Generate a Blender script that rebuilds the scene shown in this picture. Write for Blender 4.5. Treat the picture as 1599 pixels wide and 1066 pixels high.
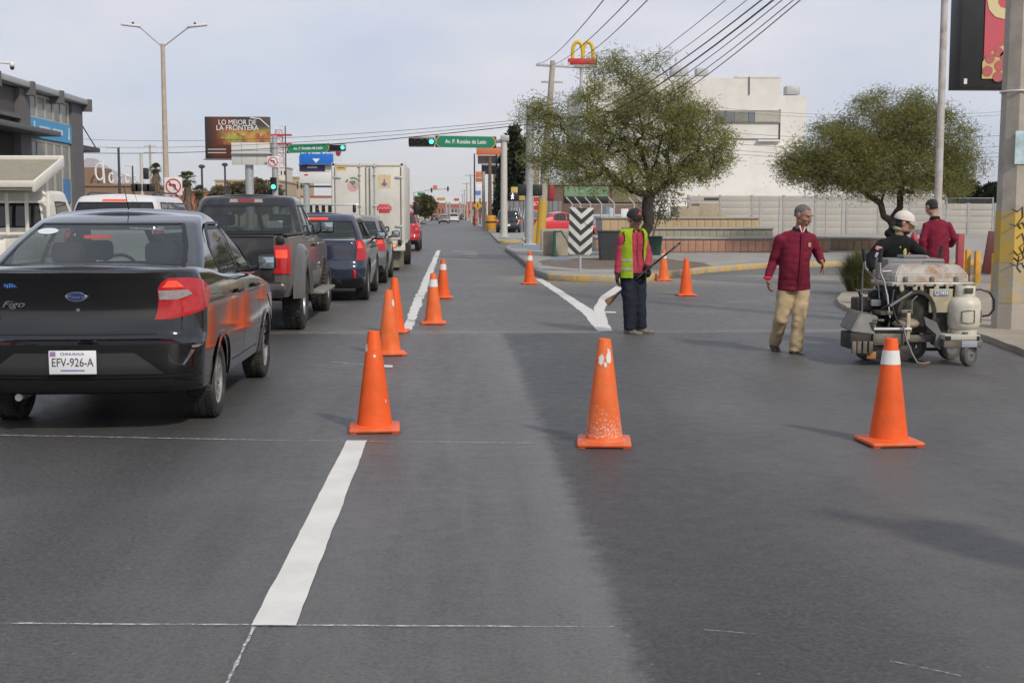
import bpy, bmesh, math, random
from mathutils import Vector, Matrix, noise
R = math.radians
sc = bpy.context.scene
C = sc.collection
for o in list(bpy.data.objects): bpy.data.objects.remove(o)

# ------------------------------------------------------------------ camera
F = 2000.0            # focal length in photo pixels (photo 1599 x 1066)
CAMH = 1.55
PITCH, YAW = math.atan(198 / F), math.atan(89.5 / F * math.cos(math.atan(198 / F)))
cam = bpy.data.cameras.new('camera')
camo = bpy.data.objects.new('camera', cam); C.objects.link(camo)
cam.sensor_width = 36.0; cam.lens = F / 1599 * 36.0
cam.clip_start = 0.1; cam.clip_end = 30000
camo.location = (0, 0, CAMH)
camo.rotation_euler = (math.pi / 2 - PITCH, 0, -YAW)
sc.camera = camo
sc.render.resolution_x, sc.render.resolution_y = 1024, 682

# ------------------------------------------------------------------ sky, sun, exposure
SUN_AZ = Vector((0.52, -0.855))       # horizontal direction towards the sun (behind the camera, to the right)
SUN_EL = R(38)
world = bpy.data.worlds.new('World'); sc.world = world; world.use_nodes = True
nt = world.node_tree; nt.nodes.clear()
def wn(t, **k):
    n = nt.nodes.new(t)
    for a, b in k.items(): setattr(n, a, b)
    return n
wout = wn('ShaderNodeOutputWorld'); bg = wn('ShaderNodeBackground'); bg.inputs['Strength'].default_value = 0.1
sky = wn('ShaderNodeTexSky'); sky.sky_type = 'NISHITA'; sky.sun_disc = False
sky.sun_elevation = SUN_EL; sky.sun_rotation = math.atan2(SUN_AZ.x, SUN_AZ.y)
sky.air_density = 1.0; sky.dust_density = 1.0
tc = wn('ShaderNodeTexCoord'); mp = wn('ShaderNodeMapping'); mp.inputs['Scale'].default_value = (1.1, 1.1, 3.6)
mp.inputs['Rotation'].default_value = (0.12, 0.05, 0.4)
nz = wn('ShaderNodeTexNoise'); nz.inputs['Scale'].default_value = 1.7; nz.inputs['Detail'].default_value = 5; nz.inputs['Roughness'].default_value = 0.45
nz2 = wn('ShaderNodeTexNoise'); nz2.inputs['Scale'].default_value = 2.6; nz2.inputs['Detail'].default_value = 4
cr = wn('ShaderNodeValToRGB'); cr.color_ramp.elements[0].position = 0.34; cr.color_ramp.elements[0].color = (0.6,)*3 + (1,)
cr.color_ramp.elements[1].position = 0.62; cr.color_ramp.elements[1].color = (0.97,)*3 + (1,)
cc = wn('ShaderNodeMix', data_type='RGBA'); cc.inputs['A'].default_value = (4.35, 4.85, 6.1, 1); cc.inputs['B'].default_value = (6.15, 6.1, 6.5, 1)
mx = wn('ShaderNodeMix', data_type='RGBA')
L = nt.links.new
L(tc.outputs['Generated'], mp.inputs['Vector']); L(mp.outputs[0], nz.inputs['Vector']); L(mp.outputs[0], nz2.inputs['Vector'])
L(nz.outputs['Fac'], cr.inputs['Fac']); cmr = wn('ShaderNodeMapRange'); cmr.inputs['From Min'].default_value = 0.36; cmr.inputs['From Max'].default_value = 0.64; L(nz2.outputs['Fac'], cmr.inputs['Value']); L(cmr.outputs['Result'], cc.inputs['Factor'])
L(cr.outputs['Color'], mx.inputs['Factor']); L(sky.outputs[0], mx.inputs['A']); L(cc.outputs['Result'], mx.inputs['B'])
L(mx.outputs['Result'], bg.inputs['Color']); L(bg.outputs[0], wout.inputs['Surface'])
sl = bpy.data.lights.new('sun', 'SUN'); sl.energy = 2.0; sl.angle = R(4); sl.color = (1.0, 0.91, 0.78)
so = bpy.data.objects.new('sun', sl); C.objects.link(so)
sd = Vector((SUN_AZ.x * math.cos(SUN_EL), SUN_AZ.y * math.cos(SUN_EL), math.sin(SUN_EL))).normalized()
so.rotation_euler = sd.to_track_quat('Z', 'Y').to_euler(); so.location = sd * 60
sc.view_settings.view_transform = 'Standard'; sc.view_settings.look = 'None'
sc.view_settings.exposure = 0.40; sc.view_settings.gamma = 1.0; sc.view_settings.use_curve_mapping = False

# ------------------------------------------------------------------ pixel helpers (a pixel is a direction; distance comes from the ground or a given plane)
_fw = Vector((math.sin(YAW) * math.cos(PITCH), math.cos(YAW) * math.cos(PITCH), -math.sin(PITCH)))
_rt = Vector((math.cos(YAW), -math.sin(YAW), 0))
_up = Vector((math.sin(YAW) * math.sin(PITCH), math.cos(YAW) * math.sin(PITCH), math.cos(PITCH)))
def ray(px, py): return _fw + _rt * ((px - 799.5) / F) + _up * ((533 - py) / F)
def G(px, py, z=0.0):                 # where the ray meets the height z
    d = ray(px, py); t = (z - CAMH) / d.z
    return Vector((0, 0, CAMH)) + d * t
def A(px, py, Y):                     # where the ray meets the plane y = Y
    d = ray(px, py); t = Y / d.y
    return Vector((0, 0, CAMH)) + d * t

# ------------------------------------------------------------------ materials
MATS = {}
def mat(name, col, rough=0.6, metal=0.0, spec=0.5, var=0.0, vscale=6.0, bump=0.0, bscale=60.0, coat=0.0, dirt=None, dscale=3.0, damt=0.5, emit=None, estr=0.0, trans=0.0, alpha=1.0, sss=0.0):
    if name in MATS: return MATS[name]
    m = bpy.data.materials.new(name); m.use_nodes = True
    n = m.node_tree.nodes; l = m.node_tree.links; b = n['Principled BSDF']
    c4 = tuple(col) + (1,)
    b.inputs['Base Color'].default_value = c4; b.inputs['Roughness'].default_value = rough
    b.inputs['Metallic'].default_value = metal; b.inputs['Specular IOR Level'].default_value = spec
    b.inputs['Coat Weight'].default_value = coat; b.inputs['Coat Roughness'].default_value = 0.06
    if trans: b.inputs['Transmission Weight'].default_value = trans
    if alpha < 1: b.inputs['Alpha'].default_value = alpha
    if sss: b.inputs['Subsurface Weight'].default_value = sss; b.inputs['Subsurface Scale'].default_value = 0.01
    src = None
    tcn = n.new('ShaderNodeTexCoord')
    if var:
        z = n.new('ShaderNodeTexNoise'); z.inputs['Scale'].default_value = vscale; z.inputs['Detail'].default_value = 6; z.inputs['Roughness'].default_value = 0.62
        l.new(tcn.outputs['Object'], z.inputs['Vector'])
        r = n.new('ShaderNodeValToRGB'); r.color_ramp.elements[0].position = 0.3; r.color_ramp.elements[1].position = 0.72
        r.color_ramp.elements[0].color = tuple(max(0, x * (1 - var)) for x in col) + (1,)
        r.color_ramp.elements[1].color = tuple(min(1, x * (1 + var)) for x in col) + (1,)
        l.new(z.outputs['Fac'], r.inputs['Fac']); src = r.outputs['Color']
    if dirt:
        z = n.new('ShaderNodeTexNoise'); z.inputs['Scale'].default_value = dscale; z.inputs['Detail'].default_value = 8; z.inputs['Roughness'].default_value = 0.7
        l.new(tcn.outputs['Object'], z.inputs['Vector'])
        r = n.new('ShaderNodeValToRGB'); r.color_ramp.elements[0].position = 0.46; r.color_ramp.elements[1].position = 0.7
        r.color_ramp.elements[0].color = (0, 0, 0, 1); r.color_ramp.elements[1].color = (damt,)*3 + (1,)
        l.new(z.outputs['Fac'], r.inputs['Fac'])
        x = n.new('ShaderNodeMix'); x.data_type = 'RGBA'
        x.inputs['A'].default_value = c4; x.inputs['B'].default_value = tuple(dirt) + (1,)
        if src: l.new(src, x.inputs['A'])
        l.new(r.outputs['Color'], x.inputs['Factor']); src = x.outputs['Result']
    if src: l.new(src, b.inputs['Base Color'])
    if bump:
        z = n.new('ShaderNodeTexNoise'); z.inputs['Scale'].default_value = bscale; z.inputs['Detail'].default_value = 4
        l.new(tcn.outputs['Object'], z.inputs['Vector'])
        bp = n.new('ShaderNodeBump'); bp.inputs['Strength'].default_value = bump; bp.inputs['Distance'].default_value = 0.02
        l.new(z.outputs['Fac'], bp.inputs['Height']); l.new(bp.outputs[0], b.inputs['Normal'])
    if emit: b.inputs['Emission Color'].default_value = tuple(emit) + (1,); b.inputs['Emission Strength'].default_value = estr
    MATS[name] = m
    return m

# ------------------------------------------------------------------ mesh builder
class MB:
    def __init__(s): s.bm = bmesh.new()
    def box(s, c, d, rot=None, bev=0.0, seg=2):
        M = Matrix.Translation(Vector(c))
        if rot is not None: M = M @ (rot.to_matrix().to_4x4() if hasattr(rot, 'to_matrix') else rot.to_4x4())
        M = M @ Matrix.Diagonal((d[0], d[1], d[2], 1))
        r = bmesh.ops.create_cube(s.bm, size=1.0, matrix=M)
        if bev:
            es = list({e for v in r['verts'] for e in v.link_edges})
            bmesh.ops.bevel(s.bm, geom=es, offset=min(bev, min(d) * .45), segments=seg, affect='EDGES', profile=0.5)
        return s
    def sph(s, c, rad, rot=None, u=14, v=10):
        M = Matrix.Translation(Vector(c))
        if rot is not None: M = M @ rot.to_4x4()
        if not hasattr(rad, '__len__'): rad = (rad,)*3
        M = M @ Matrix.Diagonal((rad[0], rad[1], rad[2], 1))
        bmesh.ops.create_uvsphere(s.bm, u_segments=u, v_segments=v, radius=1.0, matrix=M); return s
    def ring(s, c, U, V, n): return [s.bm.verts.new(Vector(c) + U * math.cos(2*math.pi*i/n) + V * math.sin(2*math.pi*i/n)) for i in range(n)]
    def bridge(s, a, b):
        n = len(a)
        for i in range(n): s.bm.faces.new((a[i], a[(i+1) % n], b[(i+1) % n], b[i]))
    def loft(s, rings, caps=True):      # rings: (centre, U, V)
        n = 16; rs = [s.ring(c, U, V, n) for c, U, V in rings]
        for a, b in zip(rs, rs[1:]): s.bridge(a, b)
        if caps: s.bm.faces.new(rs[0][::-1]); s.bm.faces.new(rs[-1])
        return s
    def tube(s, pts, rad, n=8, caps=True):
        pts = [Vector(p) for p in pts]
        if not hasattr(rad, '__len__'): rad = [rad] * len(pts)
        prev = None; rs = []
        for i, p in enumerate(pts):
            t = (pts[min(i+1, len(pts)-1)] - pts[max(i-1, 0)]).normalized()
            if prev is None:
                U = t.orthogonal().normalized()
            else:
                U = (prev - t * prev.dot(t))
                U = U.normalized() if U.length > 1e-6 else t.orthogonal().normalized()
            prev = U; V = t.cross(U)
            rs.append(s.ring(p, U * rad[i], V * rad[i], n))
        for a, b in zip(rs, rs[1:]): s.bridge(a, b)
        if caps: s.bm.faces.new(rs[0][::-1]); s.bm.faces.new(rs[-1])
        return s
    def lathe(s, prof, n=24, c=(0, 0, 0), axis='Z', closed=False):   # prof: (r, h)
        c = Vector(c)
        ax = {'Z': (Vector((1,0,0)), Vector((0,1,0)), Vector((0,0,1))), 'X': (Vector((0,1,0)), Vector((0,0,1)), Vector((1,0,0))), 'Y': (Vector((0,0,1)), Vector((1,0,0)), Vector((0,1,0)))}[axis]
        rs = [s.ring(c + ax[2] * h, ax[0] * max(r, 1e-4), ax[1] * max(r, 1e-4), n) for r, h in prof]
        for a, b in zip(rs, rs[1:]): s.bridge(a, b)
        if closed: s.bridge(rs[-1], rs[0])
        else: s.bm.faces.new(rs[0][::-1]); s.bm.faces.new(rs[-1])
        return s
    def prism(s, poly, dv, bev=0):     # poly: 3-D points, extruded by dv
        a = [s.bm.verts.new(Vector(p)) for p in poly]; b = [s.bm.verts.new(Vector(p) + Vector(dv)) for p in poly]
        s.bm.faces.new(a[::-1]); s.bm.faces.new(b); s.bridge(a, b); return s
    def poly(s, pts): s.bm.faces.new([s.bm.verts.new(Vector(p)) for p in pts]); return s
    def grid(s, P, nu, nv, skip=None):
        g = [[s.bm.verts.new(P(i, j)) for j in range(nv)] for i in range(nu)]
        for i in range(nu - 1):
            for j in range(nv - 1):
                if skip and skip(i, j): continue
                s.bm.faces.new((g[i][j], g[i+1][j], g[i+1][j+1], g[i][j+1]))
        return g
    def mesh(s, name, smooth=True, angle=40, recalc=True):
        if recalc: bmesh.ops.recalc_face_normals(s.bm, faces=s.bm.faces[:])
        me = bpy.data.meshes.new(name); s.bm.to_mesh(me); s.bm.free()
        if smooth:
            for p in me.polygons: p.use_smooth = True
            try: me.set_sharp_from_angle(angle=R(angle))
            except Exception: pass
        return me
    def build(s, name, m, parent=None, smooth=True, angle=40, loc=None, recalc=True):
        return link(name, s.mesh(name, smooth, angle, recalc), m, parent, loc)
def link(name, me, m=None, parent=None, loc=None, rot=None):
    if m is not None and not me.materials: me.materials.append(m)
    o = bpy.data.objects.new(name, me); C.objects.link(o)
    if parent is not None: o.parent = parent
    if loc is not None: o.location = loc
    if rot is not None: o.rotation_euler = rot
    return o
def tag(o, label, cat, group=None):
    o['label'] = label; o['category'] = cat
    if group: o['group'] = group
    return o
def thing(name, label, cat, loc=(0, 0, 0), rotz=0.0, group=None):
    o = bpy.data.objects.new(name, None); C.objects.link(o); o.empty_display_size = 0.2
    o.location = loc; o.rotation_euler = (0, 0, rotz)
    return tag(o, label, cat, group)
def struct(o): o['kind'] = 'structure'; return o
def copy_tree(o, parent=None):
    c = o.copy(); C.objects.link(c)
    if parent is not None: c.parent = parent
    for ch in list(o.children): copy_tree(ch, c)
    return c
def text(name, body, size, m, parent, loc, rot=(R(90), 0, 0), ext=0.002, align='CENTER', sx=1.0, shear=0.0, bold=0.0):
    cu = bpy.data.curves.new(name, 'FONT'); cu.body = body; cu.size = size; cu.extrude = ext; cu.align_x = align; cu.align_y = 'CENTER'
    cu.resolution_u = 3; cu.shear = shear; cu.offset = bold
    o = bpy.data.objects.new(name, cu); C.objects.link(o)
    me = bpy.data.meshes.new_from_object(o)
    bpy.data.objects.remove(o); bpy.data.curves.remove(cu)
    t = link(name, me, m, parent, loc, rot); t.scale = (sx, 1, 1); return t
def lerp(a, b, t): return a + (b - a) * t
def interp(tab, x):
    if x <= tab[0][0]: return tab[0][1]
    for (a, b), (c, d) in zip(tab, tab[1:]):
        if x <= c: return b + (d - b) * ((x - a) / (c - a) if c > a else 0)
    return tab[-1][1]
def sinterp(tab, x):                 # smooth (monotone-ish Hermite) interpolation
    n = len(tab)
    if x <= tab[0][0]: return tab[0][1]
    if x >= tab[-1][0]: return tab[-1][1]
    def slope(i):
        if i == 0: return (tab[1][1]-tab[0][1])/(tab[1][0]-tab[0][0])
        if i == n-1: return (tab[-1][1]-tab[-2][1])/(tab[-1][0]-tab[-2][0])
        a = (tab[i][1]-tab[i-1][1])/(tab[i][0]-tab[i-1][0]); b = (tab[i+1][1]-tab[i][1])/(tab[i+1][0]-tab[i][0])
        return 0 if a*b <= 0 else 2*a*b/(a+b)
    for i in range(n-1):
        if x <= tab[i+1][0]:
            h = tab[i+1][0]-tab[i][0]; t = (x-tab[i][0])/h
            return ((2*t**3-3*t**2+1)*tab[i][1]+(t**3-2*t**2+t)*h*slope(i)+(-2*t**3+3*t**2)*tab[i+1][1]+(t**3-t**2)*h*slope(i+1))
# ------------------------------------------------------------------ node helper for the ground materials
class NB:
    def __init__(s, name):
        s.m = bpy.data.materials.new(name); s.m.use_nodes = True
        s.n = s.m.node_tree.nodes; s.l = s.m.node_tree.links; s.b = s.n['Principled BSDF']
        g = s.n.new('ShaderNodeNewGeometry'); s.pos = g.outputs['Position']
        x = s.n.new('ShaderNodeSeparateXYZ'); s.l.new(s.pos, x.inputs[0]); s.x, s.y, s.z = x.outputs
    def noise(s, scale, detail=5, rough=0.6, stretch=(1, 1, 1), off=(0, 0, 0)):
        mpn = s.n.new('ShaderNodeMapping'); mpn.inputs['Scale'].default_value = stretch; mpn.inputs['Location'].default_value = off
        s.l.new(s.pos, mpn.inputs['Vector'])
        z = s.n.new('ShaderNodeTexNoise'); z.inputs['Scale'].default_value = scale; z.inputs['Detail'].default_value = detail; z.inputs['Roughness'].default_value = rough
        s.l.new(mpn.outputs[0], z.inputs['Vector']); return z.outputs['Fac']
    def ramp(s, v, a, b, ca=0.0, cb=1.0):
        r = s.n.new('ShaderNodeMapRange'); r.interpolation_type = 'SMOOTHSTEP'
        for k, q in zip(('From Min', 'From Max', 'To Min', 'To Max'), (a, b, ca, cb)): r.inputs[k].default_value = q
        s.l.new(v, r.inputs['Value']); return r.outputs['Result']
    def math(s, op, a, b=0.0):
        m = s.n.new('ShaderNodeMath'); m.operation = op
        for i, q in enumerate((a, b)):
            if isinstance(q, (int, float)): m.inputs[i].default_value = q
            else: s.l.new(q, m.inputs[i])
        return m.outputs[0]
    def mix(s, f, a, b):
        x = s.n.new('ShaderNodeMix'); x.data_type = 'RGBA'
        for k, q in (('A', a), ('B', b)):
            if isinstance(q, tuple): x.inputs[k].default_value = q + (1,)
            else: s.l.new(q, x.inputs[k])
        if isinstance(f, (int, float)): x.inputs['Factor'].default_value = f
        else: s.l.new(f, x.inputs['Factor'])
        return x.outputs['Result']
    def bump(s, h, strength, dist=0.01):
        bp = s.n.new('ShaderNodeBump'); bp.inputs['Strength'].default_value = strength; bp.inputs['Distance'].default_value = dist
        s.l.new(h, bp.inputs['Height']); s.l.new(bp.outputs[0], s.b.inputs['Normal'])
    def done(s, col, rough):
        s.l.new(col, s.b.inputs['Base Color'])
        if isinstance(rough, (int, float)): s.b.inputs['Roughness'].default_value = rough
        else: s.l.new(rough, s.b.inputs['Roughness'])
        return s.m

# asphalt: fresh dark overlay up to the paving joint 16.7 m ahead, worn grey asphalt beyond; a lengthwise joint at x = 0.6
b = NB('asphalt')
wob = b.math('MULTIPLY', b.math('SUBTRACT', b.noise(1.3, 4), 0.5), 0.35)
yj = b.math('ADD', b.y, wob)
new = b.ramp(yj, 16.62, 16.86, 1, 0)
fine = b.noise(48, 9, 0.88); mid = b.noise(7, 8, 0.78); big = b.noise(0.55, 5, 0.6); streak = b.noise(2.2, 5, 0.6, (1.6, 0.10, 1))
cnew = b.mix(b.ramp(fine, 0.36, 0.66), (0.012, 0.012, 0.013), (0.098, 0.098, 0.098))
gr = b.math('ADD', b.math('MULTIPLY', b.math('SUBTRACT', fine, 0.5), 0.22), b.math('MULTIPLY', b.math('SUBTRACT', mid, 0.5), 0.20))
xj = b.math('ADD', b.x, b.math('ADD', gr, b.math('MULTIPLY', wob, 0.25)))
lane = b.math('MULTIPLY', b.ramp(xj, 0.54, 0.70, 1, 0), b.ramp(b.x, -2.2, -0.5))
cnew = b.mix(b.math('MULTIPLY', b.math('MULTIPLY', lane, b.ramp(streak, 0.3, 0.7, 0.15, 0.75)), b.ramp(fine, 0.35, 0.6, 0.45, 1.0)), cnew, (0.112, 0.111, 0.111))
edge = b.math('MULTIPLY', b.ramp(xj, 0.18, 0.55), b.ramp(xj, 0.58, 0.66, 1, 0))
cnew = b.mix(b.math('MULTIPLY', b.math('MULTIPLY', edge, b.ramp(fine, 0.35, 0.6, 0.4, 1.0)), b.ramp(big, 0.3, 0.6, 0.15, 0.5)), cnew, (0.135, 0.134, 0.132))
cnew = b.mix(b.math('MULTIPLY', b.ramp(big, 0.45, 0.7), 0.45), cnew, (0.115, 0.113, 0.108))
for xc in (-3.4, -1.9, 1.6, 3.2):
    tb = b.math('MULTIPLY', b.ramp(b.math('ABSOLUTE', b.math('SUBTRACT', b.math('ADD', b.x, b.math('MULTIPLY', wob, 0.6)), xc)), 0.0, 0.42, 1, 0), b.ramp(streak, 0.35, 0.65, 0.15, 0.6))
    cnew = b.mix(tb, cnew, (0.034, 0.034, 0.036))
cnew = b.mix(b.ramp(b.noise(34, 7, 0.85, (1, 1, 1), (7, 5, 2)), 0.40, 0.62, 0.0, 0.40), cnew, (0.128, 0.127, 0.125))
cnew = b.mix(b.ramp(b.noise(55, 6, 0.85, (1, 1, 1), (1, 8, 4)), 0.48, 0.62, 0.0, 0.50), cnew, (0.016, 0.016, 0.017))
cnew = b.mix(b.ramp(mid, 0.68, 0.80, 0, 0.30), cnew, (0.17, 0.17, 0.168))
cnew = b.mix(b.ramp(b.noise(3.1, 3, 0.5, (1, 0.6, 1), (4, 1, 0)), 0.66, 0.78, 0, 0.45), cnew, (0.028, 0.028, 0.03))
cnew = b.mix(b.ramp(b.noise(26, 2, 0.5, (1, 1, 1), (9, 3, 0)), 0.72, 0.77, 0, 0.6), cnew, (0.23, 0.23, 0.23))
cnew = b.mix(b.ramp(b.noise(14, 2, 0.5, (1, 0.5, 1), (2, 7, 0)), 0.74, 0.79, 0, 0.75), cnew, (0.018, 0.018, 0.02))
ds = b.math('MULTIPLY', b.ramp(xj, 0.62, 0.74), b.ramp(xj, 0.95, 1.9, 1, 0))
cnew = b.mix(b.math('MULTIPLY', ds, 0.40), cnew, (0.026, 0.026, 0.028))
cnew = b.mix(b.math('MULTIPLY', b.ramp(b.x, 1.2, 2.6), b.ramp(b.noise(0.8, 5, 0.6, (1.5, 0.4, 1), (8, 3, 0)), 0.32, 0.62, 0.12, 0.48)), cnew, (0.112, 0.110, 0.106))
lb2_ = b.math('MULTIPLY', lane, b.ramp(b.noise(1.6, 6, 0.65, (2.2, 0.16, 1), (3, 2, 0)), 0.36, 0.66, 0.06, 0.48))
cnew = b.mix(b.math('MULTIPLY', lb2_, b.ramp(b.noise(60, 6, 0.85, (1, 1, 1), (2, 2, 9)), 0.38, 0.60, 0.30, 1.0)), cnew, (0.140, 0.140, 0.139))
cnew = b.mix(b.math('MULTIPLY', b.math('MULTIPLY', edge, 0.36), b.ramp(fine, 0.38, 0.60, 0.3, 1.0)), cnew, (0.150, 0.149, 0.147))
cold = b.mix(b.ramp(fine, 0.36, 0.66), (0.055, 0.054, 0.052), (0.150, 0.147, 0.142))
cold = b.mix(b.ramp(streak, 0.35, 0.7, 0, 0.55), cold, (0.098, 0.096, 0.093))
cold = b.mix(b.ramp(big, 0.45, 0.75, 0, 0.5), cold, (0.165, 0.160, 0.150))
cold = b.mix(b.math('MULTIPLY', b.ramp(b.noise(0.9, 5, 0.65, (0.6, 2.5, 1), (3, 0, 0)), 0.55, 0.75, 0, 0.5), b.ramp(b.x, -6, 0)), cold, (0.060, 0.060, 0.060))
sandy = b.math('MULTIPLY', b.ramp(b.y, 26, 31.5), b.math('MULTIPLY', b.ramp(b.y, 31.8, 33, 1, 0), b.ramp(b.x, 0.6, 2.0)))
cold = b.mix(b.math('MULTIPLY', sandy, b.ramp(mid, 0.35, 0.6)), cold, (0.30, 0.265, 0.21))
cold = b.mix(b.ramp(b.noise(4.5, 7, 0.8, (1, 0.5, 1), (6, 5, 2)), 0.45, 0.66, 0.0, 0.40), cold, (0.060, 0.059, 0.058))
col = b.mix(new, cold, cnew)
jl = b.math('MULTIPLY', b.ramp(yj, 16.70, 16.86), b.ramp(yj, 16.95, 17.15, 1, 0))
col = b.mix(b.math('MULTIPLY', jl, b.ramp(mid, 0.42, 0.62, 0.0, 0.5)), col, (0.27, 0.26, 0.24))
b.bump(b.math('ADD', fine, b.math('MULTIPLY', mid, 0.6)), 0.35, 0.008); b.b.inputs['Specular IOR Level'].default_value = 0.26
tint = b.n.new('ShaderNodeMix'); tint.data_type = 'RGBA'; tint.blend_type = 'MULTIPLY'; tint.inputs['Factor'].default_value = 1.0; tint.inputs['B'].default_value = (1.20, 1.19, 1.155, 1); b.l.new(col, tint.inputs['A']); col = tint.outputs['Result']
M_ASPH = b.done(col, b.ramp(mid, 0.3, 0.75, 0.42, 0.62))

b = NB('dirt'); f = b.noise(60, 6, 0.7); g = b.noise(1.6, 6, 0.65)
M_DIRT = b.done(b.mix(b.ramp(g, 0.35, 0.7), b.mix(f, (0.20, 0.165, 0.12), (0.34, 0.29, 0.22)), b.mix(f, (0.27, 0.24, 0.19), (0.42, 0.37, 0.30))), 0.95)
b = NB('concrete_pavement'); f = b.noise(70, 5, 0.7); g = b.noise(1.3, 6, 0.7)
c_ = b.mix(b.ramp(g, 0.35, 0.7), b.mix(f, (0.225, 0.21, 0.19), (0.29, 0.275, 0.25)), b.mix(f, (0.31, 0.295, 0.265), (0.38, 0.36, 0.33)))
b.bump(f, 0.2, 0.005); M_PAVE = b.done(c_, 0.9)
b = NB('kerb_yellow'); f = b.noise(5, 7, 0.75); g = b.noise(40, 3)
c_ = b.mix(b.ramp(f, 0.44, 0.56), b.mix(g, (0.50, 0.31, 0.06), (0.60, 0.40, 0.12)), b.mix(g, (0.30, 0.27, 0.22), (0.40, 0.37, 0.31))); M_KERBY = b.done(c_, 0.85)
b = NB('kerb_grey'); f = b.noise(6, 6, 0.7); M_KERB = b.done(b.mix(f, (0.14, 0.135, 0.125), (0.33, 0.31, 0.28)), 0.9)
b = NB('road_paint'); f = b.noise(30, 6, 0.75); g = b.noise(3, 5, 0.7)
M_PAINT = b.done(b.mix(b.ramp(f, 0.62, 0.74, 0, 0.35), b.mix(b.ramp(g, 0.3, 0.7), (0.60, 0.585, 0.54), (0.70, 0.685, 0.64)), (0.33, 0.32, 0.30)), 0.55)
b = NB('worn_road_paint'); f = b.noise(7, 7, 0.8); M_WORN = b.done(b.mix(b.ramp(f, 0.42, 0.60), (0.34, 0.33, 0.31), (0.115, 0.113, 0.11)), 0.7)
b = NB('worn_blue_paint'); f = b.noise(5, 7, 0.8); M_BLUEP = b.done(b.mix(b.ramp(f, 0.44, 0.6), (0.10, 0.20, 0.36), (0.27, 0.27, 0.26)), 0.8)
b = NB('chalk'); f = b.noise(34, 5, 0.8)
tr = b.n.new('ShaderNodeBsdfTransparent'); ms = b.n.new('ShaderNodeMixShader'); outn = b.n['Material Output']
b.b.inputs['Base Color'].default_value = (0.62, 0.62, 0.61, 1); b.b.inputs['Roughness'].default_value = 0.9
b.l.new(b.ramp(f, 0.40, 0.62, 0.15, 0.95), ms.inputs[0]); b.l.new(tr.outputs[0], ms.inputs[1]); b.l.new(b.b.outputs[0], ms.inputs[2]); b.l.new(ms.outputs[0], outn.inputs['Surface'])
M_CHALK = b.m

# ground and road
def sheet(name, rects, z, m):
    q = MB()
    for x0, y0, x1, y1 in rects: q.poly([(x0, y0, z), (x1, y0, z), (x1, y1, z), (x0, y1, z)])
    return struct(q.build(name, m, smooth=False))
sheet('ground', [(-9000, -6000, 9000, 9000)], -0.03, M_DIRT)
road = sheet('road', [(-60, -300, 90, 112), (-24, 112, 3.2, 760)], 0.0, M_ASPH)

def strip(name, pts, m, z=0.004, jit=0.0, step=0.12, seed=1):
    """a painted band between two edge polylines pts = [(left, right), ...] given as ground points"""
    rnd = random.Random(seed); q = MB(); rows = []
    for (a0, b0), (a1, b1) in zip(pts, pts[1:]):
        n = max(1, int((((a1 + b1) - (a0 + b0)) / 2).length / step))
        for k in range(n + (0 if (a1, b1) != pts[-1] else 1)):
            t = k / n; rows.append((a0.lerp(a1, t), b0.lerp(b1, t)))
    ja = jb = 0
    prev = None
    for a_, b_ in rows:
        ja = ja * .5 + rnd.uniform(-jit, jit); jb = jb * .5 + rnd.uniform(-jit, jit)
        d = (b_ - a_).normalized()
        va = q.bm.verts.new((a_.x + d.x * ja, a_.y + d.y * ja, z)); vb = q.bm.verts.new((b_.x + d.x * jb, b_.y + d.y * jb, z))
        if prev: q.bm.faces.new((prev[0], prev[1], vb, va))
        prev = (va, vb)
    return q.build(name, m, road, smooth=False)
strip('lane_line', [(G(393, 977), G(462, 977)), (G(541, 688), G(573, 688))], M_PAINT, jit=0.003, seed=3)['label'] = 'fresh thick white lane stripe in front of the nearest cone'
strip('lane_line', [(G(626, 518), G(643, 517)), (G(656, 446), G(669, 446)), (G(682, 391), G(688, 391))], M_PAINT, jit=0.018, seed=4)['label'] = 'long ragged white lane stripe beside the cone row'
strip('gore_line', [(G(836, 436), G(846, 435)), (G(873, 461), G(885, 459)), (G(905, 485), G(924, 484)), (G(935, 518), G(946, 515))], M_PAINT, jit=0.02, seed=5)
strip('gore_line', [(G(962, 447), G(972, 450)), (G(938, 463), G(952, 467)), (G(927, 482), G(944, 484)), (G(929, 497), G(948, 500)), (G(937, 517.5), G(954, 517.5))], M_PAINT, z=0.006, jit=0.02, seed=6)
strip('paint_dash', [(G(597, 573.5), G(597, 570)), (G(613, 574), G(613, 570.5))], M_PAINT, jit=0.004, step=0.05)
strip('paint_tick', [(G(920, 488), G(920, 485.5)), (G(962, 489), G(962, 487))], M_PAINT, z=0.0045, jit=0.008, step=0.08)
strip('lane_arrow', [(G(722, 397), G(722, 395.5)), (G(745, 399), G(745, 395))], M_WORN, z=0.004)
strip('lane_arrow', [(G(727, 402), G(748, 402)), (G(730, 399.5), G(745, 399.5))], M_WORN, z=0.005)
strip('stop_line', [(G(704, 393), G(704, 391.6)), (G(742, 393.5), G(742, 392))], M_WORN)
def chalk(p, q, w=0.012): 
    d = (q - p).normalized(); s_ = Vector((-d.y, d.x, 0)) * w / 2
    strip('chalk_line', [(p - s_, p + s_), (q - s_, q + s_)], M_CHALK, z=0.0075, jit=min(.004, w * .45), step=0.05)
chalk(G(-120, 974), G(800, 980)); chalk(G(800, 980), G(960, 980), 0.005)
chalk(G(-120, 678), G(400, 688), 0.018); chalk(G(400, 688), G(840, 693), 0.009)
chalk(G(480, 570), G(700, 574.5), 0.012); chalk(G(397, 980), G(340, 1100), 0.012)
chalk(G(1100, 985), G(1180, 992), 0.003); chalk(G(1390, 1034), G(1500, 1057), 0.004); chalk(G(520, 566), G(570, 570), 0.02)

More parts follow.
